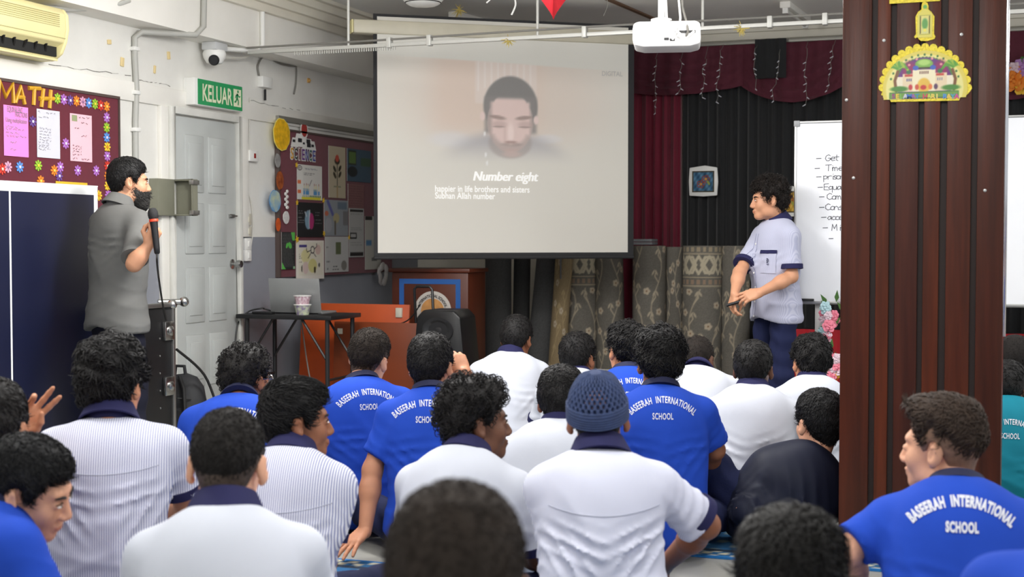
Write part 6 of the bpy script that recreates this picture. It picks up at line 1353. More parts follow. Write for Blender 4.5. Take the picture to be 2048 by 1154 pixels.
def person(label, px, ytop, d, rel=0.0, s=1.0, lean=.22, hunch=.02, head=(0, 0, 0), skin='tan', hair=None, shirt='white', arms=None, stand=False, text=None, group='boys sitting on the floor', vis_hand=False, hshift=(0, 0), wide=1.0, fold=1.0, sleeve=.62, legs=None, roll=0.0, seed=1, collar=None, face=False, beard=None, hem=None, extra=None, textw=.27, gap=0.0, trousers=None, side=0.0, neckl=0.0):
    hair = hair or {}
    ray_yaw = YAW + math.atan((CX - px) / FPX); yaw = ray_yaw + rel
    t = hair.get('t', .014); topz = (.121 + t * 1.9 * hair.get('top', 1.0)) * s
    H = np.array(at(px, ytop, d)) - (0, 0, topz)
    hz = H[2]
    # spine in the body's own frame (faces +Y)
    hipz = (.94 * s) if stand else .115 * s
    nz = hz - (.102 + neckl) * s * math.cos(head[1] * .5)                       # height of the neck base
    rise = nz - hipz
    off = math.tan(lean) * rise
    hip = np.array([0, 0, hipz]); N = np.array([side, off, nz])
    Hl = N + np.array([hshift[0], hshift[1] + .07 * s + .05 * math.sin(-head[1]) * s, hz - nz])
    Rb = Rz(yaw); root = np.array([H[0], H[1], 0]) - Rb @ np.array([Hl[0], Hl[1], 0]); root[2] = 0
    o = thing('person', tuple(root), label, 'person', rz=yaw, group=group); SPOTS.append((label, root))
    Mi = np.array(WM[o.name].inverted())
    def wloc(q): q = np.array(list(q) + [1.0]); return (Mi @ q)[:3]
    def P(q): return wloc(at(*q[1:])) if isinstance(q[0], str) else np.array(q, float)
    ax = (N - hip) / np.linalg.norm(N - hip); pit = math.atan2(ax[1], ax[2]); rolls = math.atan2(ax[0], ax[2]); Rt = rotm(-pit, 0, 0) @ rotm(0, rolls * .0, 0)
    Lr = lambda q: hip + (N - hip) * q + np.array([0, -hunch * math.sin(math.pi * min(1, q * 1.0)) * 1.6, 0])
    w = wide * s
    Sh = {e: N + Rt @ np.array([e * .168 * w, .014 * s, -.082 * s + e * roll]) for e in (-1, 1)}
    armd = {}
    for e in (-1, 1):
        A = (arms or {}).get(e)
        if A is None: E_ = Sh[e] + np.array([e * .05, .09, -.235]) * s; W2 = E_ + np.array([-e * .13, .17, -.03]) * s; fw = np.array([-e * .5, .8, -.2]); nm = np.array([0, .2, 1.0]); kw = {}
        else:
            E_ = P(A['elbow']); W2 = P(A['wrist']); fw = np.array(A.get('fwd', W2 - E_), float); nm = np.array(A.get('nrm', (0, 0, 1)), float); kw = A.get('kw', {})
            if A.get('world'): fw = Rb.T @ fw; nm = Rb.T @ nm
        armd[e] = (E_, W2, fw, nm, kw)
    Rh = rotm(0, 0, head[0]) @ rotm(head[1], 0, 0) @ rotm(0, head[2], 0)
    hp = lambda a: Hl + Rh @ (np.array(a, float) * s)
    near = d < 4.7
    # ---- skin: head, neck, shoulders, arms and hands in one surface
    h = .0038 if vis_hand else (.0046 if near or face else .006)
    pts = [Hl + (.12, .14, .15), Hl - (.12, .14, .15), hip] + [q for e in (-1, 1) for q in (armd[e][0], armd[e][1], armd[e][1] + armd[e][2] / np.linalg.norm(armd[e][2]) * .2, Sh[e])]
    lo = np.min(pts, 0) - .1; hi = np.max(pts, 0) + .1
    v = Vol(lo, hi, h)
    El = lambda c, r, R=None, k=.02, sub=False: v.ell(hp(c), np.array(r) * s, Rh @ R if R is not None else Rh, k * s, sub)
    El(CR_C, (.0745, .0935, .0865)); El((0, .028, -.038), (.058, .066, .078), k=.03); El((0, .068, -.1), (.026, .022, .02), k=.035)
    for e in (-1, 1):
        El((e * .036, .057, -.03), (.026, .028, .03), k=.02); El((e * .043, .01, -.075), (.02, .035, .025), k=.03)
    El((0, .076, .026), (.048, .018, .014), k=.02)
    for e in (-1, 1): El((e * .032, .1, .0), (.017, .015, .011), k=.012, sub=True)
    for e in (-1, 1): El((e * .032, .084, .0), (.014, .0125, .0095), k=.006)
    v.cap(hp((0, .09, .008)), hp((0, .108, -.034)), .0075 * s, .0115 * s, .012); El((.011, .1, -.04), (.009, .011, .008), k=.008); El((-.011, .1, -.04), (.009, .011, .008), k=.008)
    El((0, .09, -.064), (.024, .0125, .0065), k=.008); El((0, .088, -.0755), (.02, .012, .0075), k=.007)
    El((0, .102, -.0698), (.022, .008, .0016), k=.004, sub=True)
    for e in (-1, 1):
        Re = rotm(.2, 0, e * -.5); El((e * .083, -.014, -.006), (.009, .021, .033), Re, k=.008); El((e * .094, -.006, -.003), (.007, .010, .019), Re, k=.005, sub=True); El((e * .08, -.006, -.034), (.008, .01, .010), k=.006)
    nb = hp((0, -.028, -.055))
    v.cap(nb, N + Rt @ np.array([0, .0, -.03 * s]), .052 * s, .058 * s, .025)
    v.cap(Sh[-1], Sh[1], .034 * s, .034 * s, .03); v.cap(N - (0, 0, .03), hip + (0, 0, .06), .06 * s, .06 * s, .05)
    for e in (-1, 1):
        E_, W2, fw, nm, kw = armd[e]
        v.cap(Sh[e] + (E_ - Sh[e]) * .1, E_, .036 * s, .039 * s, .03); v.cap(E_, E_ + (W2 - E_) * .35, .0395 * s, .0395 * s, .02); v.cap(E_ + (W2 - E_) * .3, W2, .039 * s, .026 * s, .025)
        hand(v, W2 - (W2 - E_) / np.linalg.norm(W2 - E_) * .01, fw, nm, -e if kw.get('flip') is None else e, kw.get('curls', (.35, .4, .45, .5)), kw.get('thumb', .4), s, kw.get('spread', .08))
    V, F = v.mesh(); body = to_obj('body', V, F, M_skin(SKINS[skin]), o)
    if face:
        for e in (-1, 1):
            MB().ball(hp((e * .032, .0905, .0)), (.0115 * s, .0068 * s, .0042 * s), 14, 10, Rh).build('eye', M_EYE, o, smooth=True, local=True)
            ir = MB().ball(hp((e * .032, .0935, .0003)), (.0046 * s, .0048 * s, .0043 * s), 10, 8, Rh).build('iris', M_IRIS, o, smooth=True, local=True)
            mb = MB().tube([hp((e * (.014 + .037 * q), .0955 - .014 * q * q, .0175 + .006 * math.sin(math.pi * q * .8))) for q in np.linspace(0, 1, 7)], [.0028 * s, .004 * s, .0045 * s, .0042 * s, .0036 * s, .003 * s, .0015 * s], 6); mb.build('eyebrow', M_hair(hair.get('c', (22, 19, 18))), o, smooth=True, local=True)
            MB().tube([hp((e * (.019 + .026 * q), .0975 - .008 * (2 * q - 1) ** 2 - .004 * q, .0035 + .0055 * math.sin(math.pi * q))) for q in np.linspace(0, 1, 7)], .0016 * s, 5).build('eyelid', M_hair((30, 22, 20)), o, local=True)
        MB().ball(hp((0, .0925, -.0705)), (.021 * s, .0095 * s, .0085 * s), 14, 8, Rh).build('lips', mat('lips_' + skin, tuple(int(a * b) for a, b in zip(SKINS[skin], (.9, .76, .74))), .45), o, smooth=True, local=True)
    # ---- hair
    hc = hair.get('c', (22, 20, 20)); st = hair.get('style', 'straight')
    if st != 'kufi':
        Vh, Fh = hair_cap(t, hair.get('drop', 0), hair.get('front', 0), hair.get('top', 1.0), hair.get('h', .006), hair.get('lump', 0.0), seed, hair.get('zmin'), back=hair.get('back', 0.0), taper=hair.get('taper', .035))
        n = hair.get('n', 1500); Vt, Ft = tufts(Vh, Fh, n, hair.get('len', .03), hair.get('r', .0026), hair.get('lift', .18), st, seed, jit=hair.get('jit', .35))
        VV = np.concatenate([Vh, Vt]); FF = np.concatenate([Fh, Ft + len(Vh)]); to_obj('hair', Hl + (VV * s) @ Rh.T, FF, M_hair(hc, hair.get('rough', .55)), o)
        if hair.get('fade'):
            Vh, Fh = hair_cap(.0035, .004, 0, 1.0, .0055, 0, seed); ff = to_obj('faded_sides', Hl + (Vh * s) @ Rh.T, Fh, mat('fade_%d_%d_%d' % tuple(hair['fade']), tuple(hair['fade']), .6, vary=.2, vscale=60), o)
    else:
        Vh, Fh = hair_cap(.006, .0, 0, 1.0, .006, 0, seed, zmax=.0); Vt, Ft = tufts(Vh, Fh, 500, .012, .002, .1, 'straight', seed)
        to_obj('hair', Hl + (np.concatenate([Vh, Vt]) * s) @ Rh.T, np.concatenate([Fh, Ft + len(Vh)]), M_hair(hc), o)
        nu, nv = 220, 90; VV = []; aa, tt = np.meshgrid(np.arange(nu) / nu * 2 * np.pi, np.linspace(0, 1, nv)); th = tt * (math.pi * .5 + .30)
        r_ = CR_R + .012; net = (tt > .08) & (tt < .74)
        hole = np.where(net, np.clip(np.sin(aa * 30) * np.sin(tt * 46), 0, 1) ** .6 * .011, 0) + np.where(tt >= .74, .0009 * np.sin(tt * 150) - .003, 0) + np.where(net & (np.abs(((aa / (2 * np.pi) * 6) % 1) - .5) < .035), -.002, 0)
        rr = 1 - hole / .09; cy = np.where(th < math.pi / 2, np.cos(th), -(th - math.pi / 2) * .75)
        sn_ = np.where(th < math.pi / 2, np.sin(th) ** .86, 1.0)
        VV = np.stack([r_[0] * rr * sn_ * np.cos(aa), r_[1] * rr * sn_ * np.sin(aa) , r_[2] * 1.06 * rr * cy], -1).reshape(-1, 3) + CR_C
        VV[:, 2] += VV[:, 1] * .22 + .004
        i, j = np.meshgrid(np.arange(nv - 1), np.arange(nu), indexing='ij'); FF = np.stack([i * nu + j, (i + 1) * nu + j, (i + 1) * nu + (j + 1) % nu, i * nu + (j + 1) % nu], -1).reshape(-1, 4)
        ko = to_obj('crochet_cap', Hl + (VV * s) @ Rh.T, FF, mat('crochet_navy', (44, 58, 92), .9, vary=.15, vscale=60, bump=.2, bscale=300), o); ko['label'] = 'navy crocheted skullcap'
    if beard:
        vb = Vol((-.1, -.02, -.19), (.1, .15, .04), .005); vb.ell((0, .032, -.06), (.066, .076, .066), None, .01); vb.ell((0, .07, -.11), (.04, .036, .045), None, .03)
        X, Y, Z = np.meshgrid(*vb.ax, indexing='ij'); lim = np.maximum(np.interp(Y, [-.02, .0, .03, .06, .085, .12], [.01, .01, -.03, -.052, -.05, -.05]), -9); vb.D = np.maximum(vb.D, (Z - lim) * .7).astype(np.float32); vb.D = np.maximum(vb.D, (-.012 - Y)).astype(np.float32)
        mo = ((X / .019) ** 2 + ((Y - .1) / .02) ** 2 + ((Z + .07) / .008) ** 2) < 1; vb.D[mo] = .004
        Vb, Fb = vb.mesh(); Vt, Ft = tufts(Vb, Fb, 1300, .03, .0022, .2, 'messy', 5); to_obj('beard', Hl + (np.concatenate([Vb, Vt]) * s) @ Rh.T, np.concatenate([Fb, Ft + len(Vb)]), M_hair(beard, .6), o)
    # ---- shirt
    hs = .0075 if d < 3.6 else (.0085 if near else .010)
    big = .016 * s if shirt not in ('jacket',) else .03 * s
    slv = {e: Sh[e] + (armd[e][0] - Sh[e]) * sleeve for e in (-1, 1)}
    pts = [hip - (.3, .3, .2), hip + (.3, .3, 0), N + (0, 0, .05)] + [q for e in (-1, 1) for q in (Sh[e], slv[e])]
    v = Vol(np.min(pts, 0) - .13, np.max(pts, 0) + .13, hs)
    g = big; Sc = lambda *a: np.array(a) * np.array([w, s, s])
    if stand:
        v.ell(hip + (0, .0, -.02), Sc(.172, .135, .16) + g, None, .05); v.ell(hip + (0, .0, -.14), Sc(.18, .14, .16) + g, None, .06)
    else:
        v.ell(hip + (0, -.01, .02), Sc(.18, .142, .125) + g, Rt, .05)
    v.ell(Lr(.32), Sc(.158, .125, .17) + g, Rt, .07); v.ell(Lr(.66) + Rt @ np.array([0, -.004, 0]), Sc(.168, .122, .19) + g, Rt, .08)
    v.ell(Lr(.82) + Rt @ np.array([0, -.004, 0]), Sc(.14, .088, .10) + g, Rt, .06)
    for e in (-1, 1):
        v.cap(N + Rt @ np.array([e * .04 * s, -.008 * s, -.05 * s]), Sh[e] + Rt @ np.array([-e * .01, -.004, -.006]), .05 * s, .056 * s, .045)
        v.cap(Sh[e] - Rt @ np.array([e * .012, 0, .008]), slv[e], (.062 + (.014 if shirt == 'jacket' else 0)) * s, (.066 if sleeve < .9 else .05) * s + (.012 if shirt == 'jacket' else 0), .045, clip=0.0)
        if sleeve > .95: v.cap(slv[e], armd[e][1], .06 * s, .045 * s, .03, clip=0.0)
    # folds
    msk = np.abs(v.D) < .03; I = np.argwhere(msk); p = v.lo + v.h * I; rs = np.random.RandomState(seed * 7 + 3)
    q = np.clip(((p - hip) @ ax) / np.linalg.norm(N - hip), 0, 1.2); low = np.clip(1 - q / .6, 0, 1); f = np.zeros(len(p)); uu = rs.uniform
    rid = lambda ph: (1 - np.abs(np.sin(ph))) ** 1.6 - .35
    wz = p[:, 0] * uu(4, 9) + p[:, 2] * uu(3, 8) + uu(0, 6)
    for k_ in range(2):                                         # compression creases above the seat
        f -= .0055 * low * rid(np.pi * (p[:, 2] + uu(-.5, .5) * p[:, 0]) / uu(.07, .11) + 1.6 * np.sin(wz + k_ * 2) + uu(0, 6)) * (.6 + .4 * np.sin(p[:, 0] * 11 + uu(0, 6)))
    for e in (-1, 1):                                           # drag lines from the armpit across the back, creases round the sleeve
        A_ = Sh[e] + Rt @ np.array([-e * .015, 0, -.12]); dx, dz = (p[:, 0] - A_[0]) * -e, p[:, 2] - A_[2]
        for an in (uu(-.25, .15), uu(-.95, -.6)):
            al, pe = dx * math.cos(an) + dz * math.sin(an), -dx * math.sin(an) + dz * math.cos(an)
            f -= .0075 * np.exp(-((al - .07) / .075) ** 2) * np.exp(-(pe / .05) ** 2) * rid(np.pi * pe / .042 + .8 * np.sin(al * 18 + seed) + .4)
        sd = p - slv[e]; dn = np.linalg.norm(sd, axis=1); axs = (slv[e] - Sh[e]) / np.linalg.norm(slv[e] - Sh[e]); f -= .005 * np.exp(-(dn / .12) ** 2) * rid(np.pi * (sd @ axs) / .05 + 2 * np.sin(sd[:, 1] * 22 + uu(0, 6)) + uu(0, 6))
    hang = np.clip((q - .05) / .3, 0, 1) * np.clip((.9 - q) / .25, 0, 1)
    f -= .0065 * hang * rid(p[:, 0] * uu(11, 16) + uu(-2, 2) * p[:, 2] + 1.0 * np.sin(p[:, 2] * 8 + uu(0, 6)) + uu(0, 3)) * (.55 + .45 * np.sin(p[:, 2] * 9 + p[:, 0] * 6 + uu(0, 6)))
    f += .002 * np.sin(p[:, 0] * 21 + 1.5 * np.sin(p[:, 2] * 13 + seed))
    v.D[tuple(I.T)] += (f * fold).astype(np.float32)
    if stand:
        hz_ = hipz - .17 * s if hem is None else hem; Z = v.ax[2][None, None, :]; X = v.ax[0][:, None, None]; v.D = np.maximum(v.D, (hz_ + .02 * np.cos(X * 16) - Z)).astype(np.float32)
    else:
        Z = v.ax[2][None, None, :]; v.D = np.maximum(v.D, (.03 - Z)).astype(np.float32)
    V, F = v.mesh(); so = to_obj('jacket' if shirt == 'jacket' else 'shirt', V, F, OUT[shirt], o)
    bvh = BVHTree.FromPolygons([Vector(q) for q in V.tolist()], [tuple(q) for q in F.tolist()]) if (text or not shirt in ('jacket',)) else None
    def onback(x, z, dirn=1):
        hit = bvh.ray_cast(Vector((x, -1.5 * dirn, z)), Vector((0, dirn, 0)))
        return hit[0], hit[1]
    # ---- collar, cuffs, seam, lettering
    nv = (nb - N) / np.linalg.norm(nb - N); cN = N + nv * .012 * s; na = math.atan2(nv[1], nv[2]); Rc = rotm(-na * .75, 0, 0)
    tee = shirt in ('blue', 'teal')
    if tee:
        ring(MB(), cN + Rt @ np.array([0, .004, .004]) * s, Rc, .064 * s, .066 * s, [(-.004, -.016), (.004, .012), (.011, .012), (.02, -.016)], n=44).build('neckband', mat('navy_rib', (24, 28, 60), .85), o, smooth=True, local=True)
    elif shirt != 'jacket':
        m_c = M_NAVYC if shirt != 'grey' else M_GREYS
        ring(MB(), cN + Rt @ np.array([0, .006, .004]) * s, Rc, .062 * s, .064 * s, [(-.002, -.03), (-.002, .034), (.003, .04), (.009, .038), (.026, .0), (.034, -.02), (.028, -.022), (.012, .0), (.006, -.03)], a0=math.pi * .62, a1=math.pi * 2.38, n=44, wob=lambda a: (-.012 if shirt != 'grey' else -.03) * max(0, math.sin(a))).build('collar', m_c, o, smooth=True, local=True)
        if sleeve < .95:
            for e in (-1, 1):
                axs = (slv[e] - Sh[e]) / np.linalg.norm(slv[e] - Sh[e]); xx_ = np.cross(axs, (0, 1, 0)); xx_ /= np.linalg.norm(xx_); Rr = np.stack([xx_, np.cross(axs, xx_), axs], 1)
                ring(MB(), slv[e], Rr, .066 * s, .066 * s, [(-.012, -.022), (.006, -.024), (.0065, .004), (-.004, .006), (-.02, .004)], n=28).build('cuff', m_c, o, smooth=True, local=True)
        if not stand and bvh and shirt in ('white', 'fine', 'stripe') and near:
            pts_ = []
            for x in np.linspace(-.155, .155, 26):
                hh_, nn_ = onback(x * s, N[2] - (.115 + .02 * math.cos(x * 9)) * s + side * 0)
                if hh_: pts_.append(np.array(hh_ + nn_ * .001))
            if len(pts_) > 8: MB().tube(pts_, .0014, 5).build('yoke_seam', mat('seam_shade', (176, 180, 194), .9), o, local=True)
    elif bvh is None:
        ring(MB(), cN + (0, .0, .012), Rc, .085 * s, .08 * s, [(-.006, -.03), (-.006, .03), (.002, .036), (.012, .03), (.014, -.03)], a0=math.pi * .7, a1=math.pi * 2.3, n=40).build('jacket_collar', M_JACK, o, smooth=True, local=True)
    if text:
        Rarc = .30; mb = MB(); tz = N[2] - text.get('drop', .085) * s
        for body_, sz, dz, arc in (('BASEERAH  INTERNATIONAL', .034, 0, True), ('SCHOOL', .034, -.062, False)):
            Vt, Ft = text2d(body_, sz, .0006 + text.get('bold', 0), space=1.12); W0 = Vt[:, 0].max() - Vt[:, 0].min()
            if arc: Vt[:, 0] *= textw / W0
            else: Vt[:, 0] *= textw * .30 / W0
            U_ = []; ok = True
            for a, b in Vt:
                if arc: th = a / (textw * .62); x = (textw * .62 + b) * math.sin(th); z = tz + (textw * .62 + b) * math.cos(th) - textw * .62
                else: x = a; z = tz + dz + b
                hh_, nn_ = onback(x + text.get('dx', 0), z)
                U_.append(np.array(hh_ + Vector((0, -.0028, 0))) if hh_ else np.array([x, N[1] - .2, z]))
            mb = MB().add(U_, Ft); mb.build('back_lettering' , M_PRINT, so, local=True)
    # ---- legs
    hipx = .088 * s
    v = Vol((-.75, -.4, -.02), (.75, 1.0, hipz + .25), .0125 if not stand else .01)
    v.ell(hip + (0, .0, .0), Sc(.165, .13, .115) * (.78 if stand else 1.0), None, .04)
    if stand:
        for e in (-1, 1):
            kn = np.array([e * .1, .03 + e * gap * .5, .5 * s]); an = np.array([e * .11, .0 + e * gap, .08]); v.cap(hip + (e * hipx, 0, -.03), kn, .09 * s, .074 * s, .04); v.cap(kn, an, .074 * s, .062 * s, .03, clip=0)
            MB().lathe([(0, 0), (.045, 0), (.05, .02), (.045, .05), (.03, .085), (.03, .1)], (an[0], an[1] + .0, .0), n=18).add([], []).build('ankle', M_BLACKR, o, smooth=True, local=True)
            MB().ball((an[0], an[1] + .07, .035), (.045, .125, .034), 14, 8).build('shoe', M_BLACKP, o, smooth=True, local=True)
    else:
        lg = legs or {}
        for e in (-1, 1):
            if e in lg: kn, an = np.array(P(lg[e][0])), np.array(P(lg[e][1]))
            else: kn, an = np.array([e * .27, .30, .13]) * s, np.array([-e * .07, .36 + .05 * e, .07]) * s
            v.cap(hip + (e * hipx, .02, 0), kn, .09 * s, .07 * s, .04); v.cap(kn, an, .068 * s, .05 * s, .03)
            MB().ball(an + (-e * .05, .03, -.01), (.1, .045, .04), 12, 8).build('foot', M_skin(SKINS[skin]), o, smooth=True, local=True)
    v.D = np.maximum(v.D, .012 - v.ax[2][None, None, :]).astype(np.float32)
    msk = np.abs(v.D) < .03; I = np.argwhere(msk); p = v.lo + v.h * I; v.D[tuple(I.T)] += (.004 * np.sin(p[:, 2] * 60 + 2 * np.sin(p[:, 0] * 30)) + .003 * np.sin(p[:, 0] * 70 + p[:, 1] * 40)).astype(np.float32)
    V, F = v.mesh(); to_obj('trousers', V, F, trousers or M_NAVYT, o)
    if extra: extra(dict(o=o, hp=hp, Rh=Rh, N=N, hip=hip, Sh=Sh, arm=armd, onback=onback, bvh=bvh, Rt=Rt, s=s, wloc=wloc, P=P, cN=cN))
    return o
def face_look(h): return 0.0
BLK = (20, 18, 18)
BUZZ = dict(t=.006, n=4200, len=.011, r=.0014, lift=.6, c=(26, 23, 21), rough=.8)
SHORT = dict(t=.013, n=3000, len=.028, r=.0020, lift=.22, c=BLK, jit=.25)
BUSHY = dict(t=.022, n=2200, len=.038, r=.003, lift=.3, c=BLK, lump=.004)
CURLY = dict(t=.020, n=1500, len=.030, r=.0024, lift=.35, c=(22, 19, 18), style='curly', lump=.004)
TOP = dict(drop=.03)
R3, Z3, F3 = RT, np.array([0, 0, 1.0]), np.array([hx, hy, 0])
def glasses(k):
    hp, o = k['hp'], k['o']; mb = MB()
    for e in (-1, 1):
        mb.tube([hp((e * (.034 + .021 * math.cos(a)), .101, .0 + .017 * math.sin(a))) for a in np.linspace(0, 2 * math.pi, 19)], .0016, 6)
        mb.tube([hp((e * .055, .1, .004)), hp((e * .082, .06, .006)), hp((e * .086, -.012, .012))], .0016, 6)
    mb.tube([hp((-.013, .102, .003)), hp((.013, .102, .003))], .0016, 6).build('glasses', M_STEEL, o, smooth=True, local=True)
# ---- the two who stand
def man_extra(k):
    # microphone held upright in the right fist
    W2 = k['arm'][1][1]
    pass
GRIP = np.array(at(309, 462, 7.06))
person('bearded man in grey short-sleeved shirt holding a microphone and watching the screen', 258, 313, 7.25, rel=-.95, s=.955, lean=.03, skin='olive', hair=dict(SHORT, t=.012, c=(26, 25, 25), n=2600), beard=(58, 56, 54), shirt='grey', stand=True, head=(-.5, -.02, 0), seed=31, face=True, vis_hand=True, wide=1.08, sleeve=.86, hem=.80, fold=1.25, hunch=-.005, neckl=.03, group='people standing by the screen',
       trousers=mat('dark_trousers', (26, 27, 40), .85, vary=.08, spec=.2),
       arms={1: dict(elbow=('p', 268, 528, 6.90), wrist=('p', 300, 486, 6.90), fwd=tuple(R3 * .45 + Z3 * .9), nrm=tuple(R3 * .75 - F3 * .75 - Z3 * .2), world=True, kw=dict(curls=(1.15, 1.2, 1.2, 1.15), thumb=1.0, spread=.02)), -1: dict(elbow=('p', 270, 548, 7.5), wrist=('p', 262, 590, 7.35), kw={})})
ma, mbp = np.array(at(305, 420, 6.87)), np.array(at(314, 503, 6.87)); md = (mbp - ma) / np.linalg.norm(mbp - ma); mx_ = np.cross(md, (0, 1, 0)); mx_ /= np.linalg.norm(mx_); MR = np.stack([mx_, np.cross(md, mx_), md], 1)
o = thing('microphone', tuple(mbp), 'black handheld microphone with an orange ring in the bearded man\'s hand', 'microphone')
MB().lathe([(0, -.012), (.016, -.008), (.024, .006), (.026, .024), (.023, .04), (.02, .046)], ma, MR, n=20).build('grille', mat('mic_grille', (24, 24, 26), .6, bump=.5, bscale=400), o, smooth=True)
MB().lathe([(.021, .046), (.0225, .048), (.0225, .058), (.02, .06)], ma, MR, n=20).build('orange_ring', mat('orange_rubber', (222, 66, 30), .5), o, smooth=True)
MB().lathe([(.02, .06), (.0175, .10), (.0155, .19), (.014, .215), (.009, .222)], ma, MR, n=18).build('handle', M_BLACKP, o, smooth=True)
cable('microphone_cable', [mbp, mbp + (0, 0, -.06), np.array(at(318, 560, 7.1)), np.array(at(326, 612, 7.3)), np.array(at(332, 640, 7.5))], .005, M_WIREB, 'black cable hanging from the microphone to the stand clamp')
def stu_extra(k):
    o, fr, N, s, hip = k['o'], k['onback'], k['N'], k['s'], k['hip']
    patch(o, fr, -.135, -.045, N[2] - .30, N[2] - .18, M_LILAC, 'pocket', off=.004)
    pt = patch(o, fr, -.138, -.042, N[2] - .185, N[2] - .165, M_NAVYC, 'pocket_trim', 8, 3, .006)
    pts = [fr(.0, z, -1) for z in np.linspace(N[2] - .07, hip[2] - .12, 26)]; pts = [np.array(h + n * .001) for h, n in pts if h]
    MB().tube(pts, .0016, 5).build('placket_seam', mat('seam_lilac', (140, 142, 168), .9), o, local=True)
    pts = [fr(.028, z, -1) for z in np.linspace(N[2] - .07, hip[2] - .12, 26)]; pts = [np.array(h + n * .001) for h, n in pts if h]
    MB().tube(pts, .0014, 5).build('placket_seam', mat('seam_lilac', (0, 0, 0)), o, local=True)
    for q in range(6):
        h, n = fr(.014, N[2] - .13 - q * .085, -1)
        if h: MB().ball(np.array(h + n * .002), (.006, .003, .006), 8, 5).build('button', M_WPLASTIC, o, local=True)
    mk = M_NAVYC
    h, n = fr(-.09, N[2] - .225, -1)
    if h:
        ring(MB(), np.array(h + n * .006), rotm(math.pi / 2, 0, 0), .012, .012, [(-.0015, -.001), (-.0015, .001), (.0015, .001), (.0015, -.001)], n=18).build('pocket_badge', mk, o, local=True)
        MB().obox(np.array(h + n * .006), (.003, .002, .014)).obox(np.array(h + n * .006) + (.005, 0, .0), (.003, .002, .01)).obox(np.array(h + n * .006) + (0, 0, -.02), (.034, .002, .003)).obox(np.array(h + n * .006) + (0, 0, -.026), (.024, .002, .002)).build('badge_lettering', mk, o, local=True)
person('standing student in lilac striped shirt with curly hair facing the screen', 1537, 352, 8.12, rel=2.15, s=.935, lean=-.01, skin='olive', hair=dict(CURLY, t=.017, n=1900, len=.036, lift=.4, c=(34, 28, 25), front=.004), shirt='lilac', stand=True, head=(-.32, -.03, 0), seed=32, face=True, vis_hand=True, wide=.98, sleeve=.8, hem=.79, fold=1.1, hunch=-.01, extra=stu_extra, neckl=.035, group='people standing by the screen',
       arms={1: dict(elbow=('p', 1479, 545, 8.1), wrist=('p', 1469, 588, 7.98), fwd=tuple(-R3 * .25 - Z3 * .9 - F3 * .2), nrm=tuple(-R3 * .9 + Z3 * .2 - F3 * .3), world=True, kw=dict(curls=(.5, .6, .7, .8), thumb=.8)), -1: dict(elbow=('p', 1583, 553, 8.0), wrist=('p', 1519, 586, 7.9), fwd=tuple(-R3 * .9 - Z3 * .25), nrm=tuple(-F3 * .8 + Z3 * .6), world=True, kw=dict(curls=(.3, .35, .4, .5), thumb=.4))})
pm = np.array(at(1463, 607, 7.93)); tag(MB().tube([pm - RT * .03 + (0, 0, -.012), pm + RT * .05 + (0, 0, .012)], .009, 10).build('marker_pen', M_BLACKP, None, smooth=True), 'black marker pen held in the standing student\'s hand', 'marker')
# ---- nearest row
person('nearest blurred boy, only the back of a close-cropped brown head showing', 912, 958, 1.72, rel=-.05, lean=.12, skin='light', hair=dict(BUZZ, c=(44, 36, 30), t=.010, fade=(70, 56, 46)), shirt='white', seed=1)
person('boy in white shirt with navy collar and close-cropped hair, front left', 455, 816, 3.25, rel=-.08, s=1.03, lean=.24, skin='light', hair=dict(BUZZ, t=.007, c=(30, 27, 25), taper=.06, drop=-.018, fade=(70, 56, 47)), shirt='white', head=(-.1, -.22, .03), seed=2, wide=1.0)
person('boy in blue shirt at far left tilting his face right and down', 58, 866, 3.4, rel=-1.4, lean=.0, skin='light', hair=dict(SHORT, t=.010, len=.034, c=(18, 18, 20), style='straight', front=.006), shirt='blue', head=(-.5, -.34, .2), seed=3, face=True, hshift=(.0, -.01), neckl=-.055, roll=.03)
person('boy at the left edge in blue shirt raising his fingers', -14, 753, 3.75, rel=.35, wide=.8, skin='tan', hair=dict(SHORT, c=(24, 21, 20)), shirt='blue', head=(-.7, 0, 0), hshift=(.09, 0), seed=4, vis_hand=True,
       arms={1: dict(elbow=('p', 5, 925, 3.95), wrist=('p', 30, 862, 4.05), fwd=tuple(R3 * .55 + Z3 * .8 + F3 * .1), nrm=tuple(F3 * .9 - R3 * .2), world=True, kw=dict(curls=(.1, .12, .5, .75), thumb=.5, spread=.14))})
person('boy in finely striped shirt with bushy black hair left of centre row', 224, 668, 4.3, rel=-.12, skin='tan', hair=dict(BUSHY, drop=.012, style='straight'), shirt='stripe', head=(-.35, .0, 0), seed=5, wide=1.06, lean=.16, fold=2.0)
person('boy in striped shirt turning his face right between two blue shirts', 594, 752, 4.4, rel=-.25, skin='brown', hair=dict(SHORT, t=.015, len=.04, style='forward', c=(18, 17, 17), front=.006, jit=.15), shirt='stripe', head=(-1.15, .02, 0), seed=7, face=True, wide=.9, sleeve=.86, fold=1.2, arms={1: dict(elbow=('p', 646, 1090, 4.3), wrist=('p', 650, 1180, 4.2), kw={})})
person('curly-haired boy in white shirt turning his face right', 953, 750, 4.45, rel=-.35, skin='dark', hair=dict(CURLY), shirt='white', head=(-.95, .05, 0), seed=10, face=True, wide=1.06, hshift=(.0, .03), lean=.26, fold=1.3, sleeve=.8)
person('boy in white shirt wearing a navy crocheted skullcap', 1196, 744, 4.02, rel=.1, skin='brown', hair=dict(style='kufi', t=.008), shirt='fine', head=(-.12, .02, -.05), seed=11, wide=1.0, lean=.12, fold=2.7, sleeve=.82,
       arms={-1: dict(elbow=('p', 1135, 1150, 3.95), wrist=('p', 1120, 1250, 4.1), kw={}), 1: dict(elbow=('p', 1412, 1050, 4.05), wrist=('p', 1330, 1130, 4.4), kw={})})
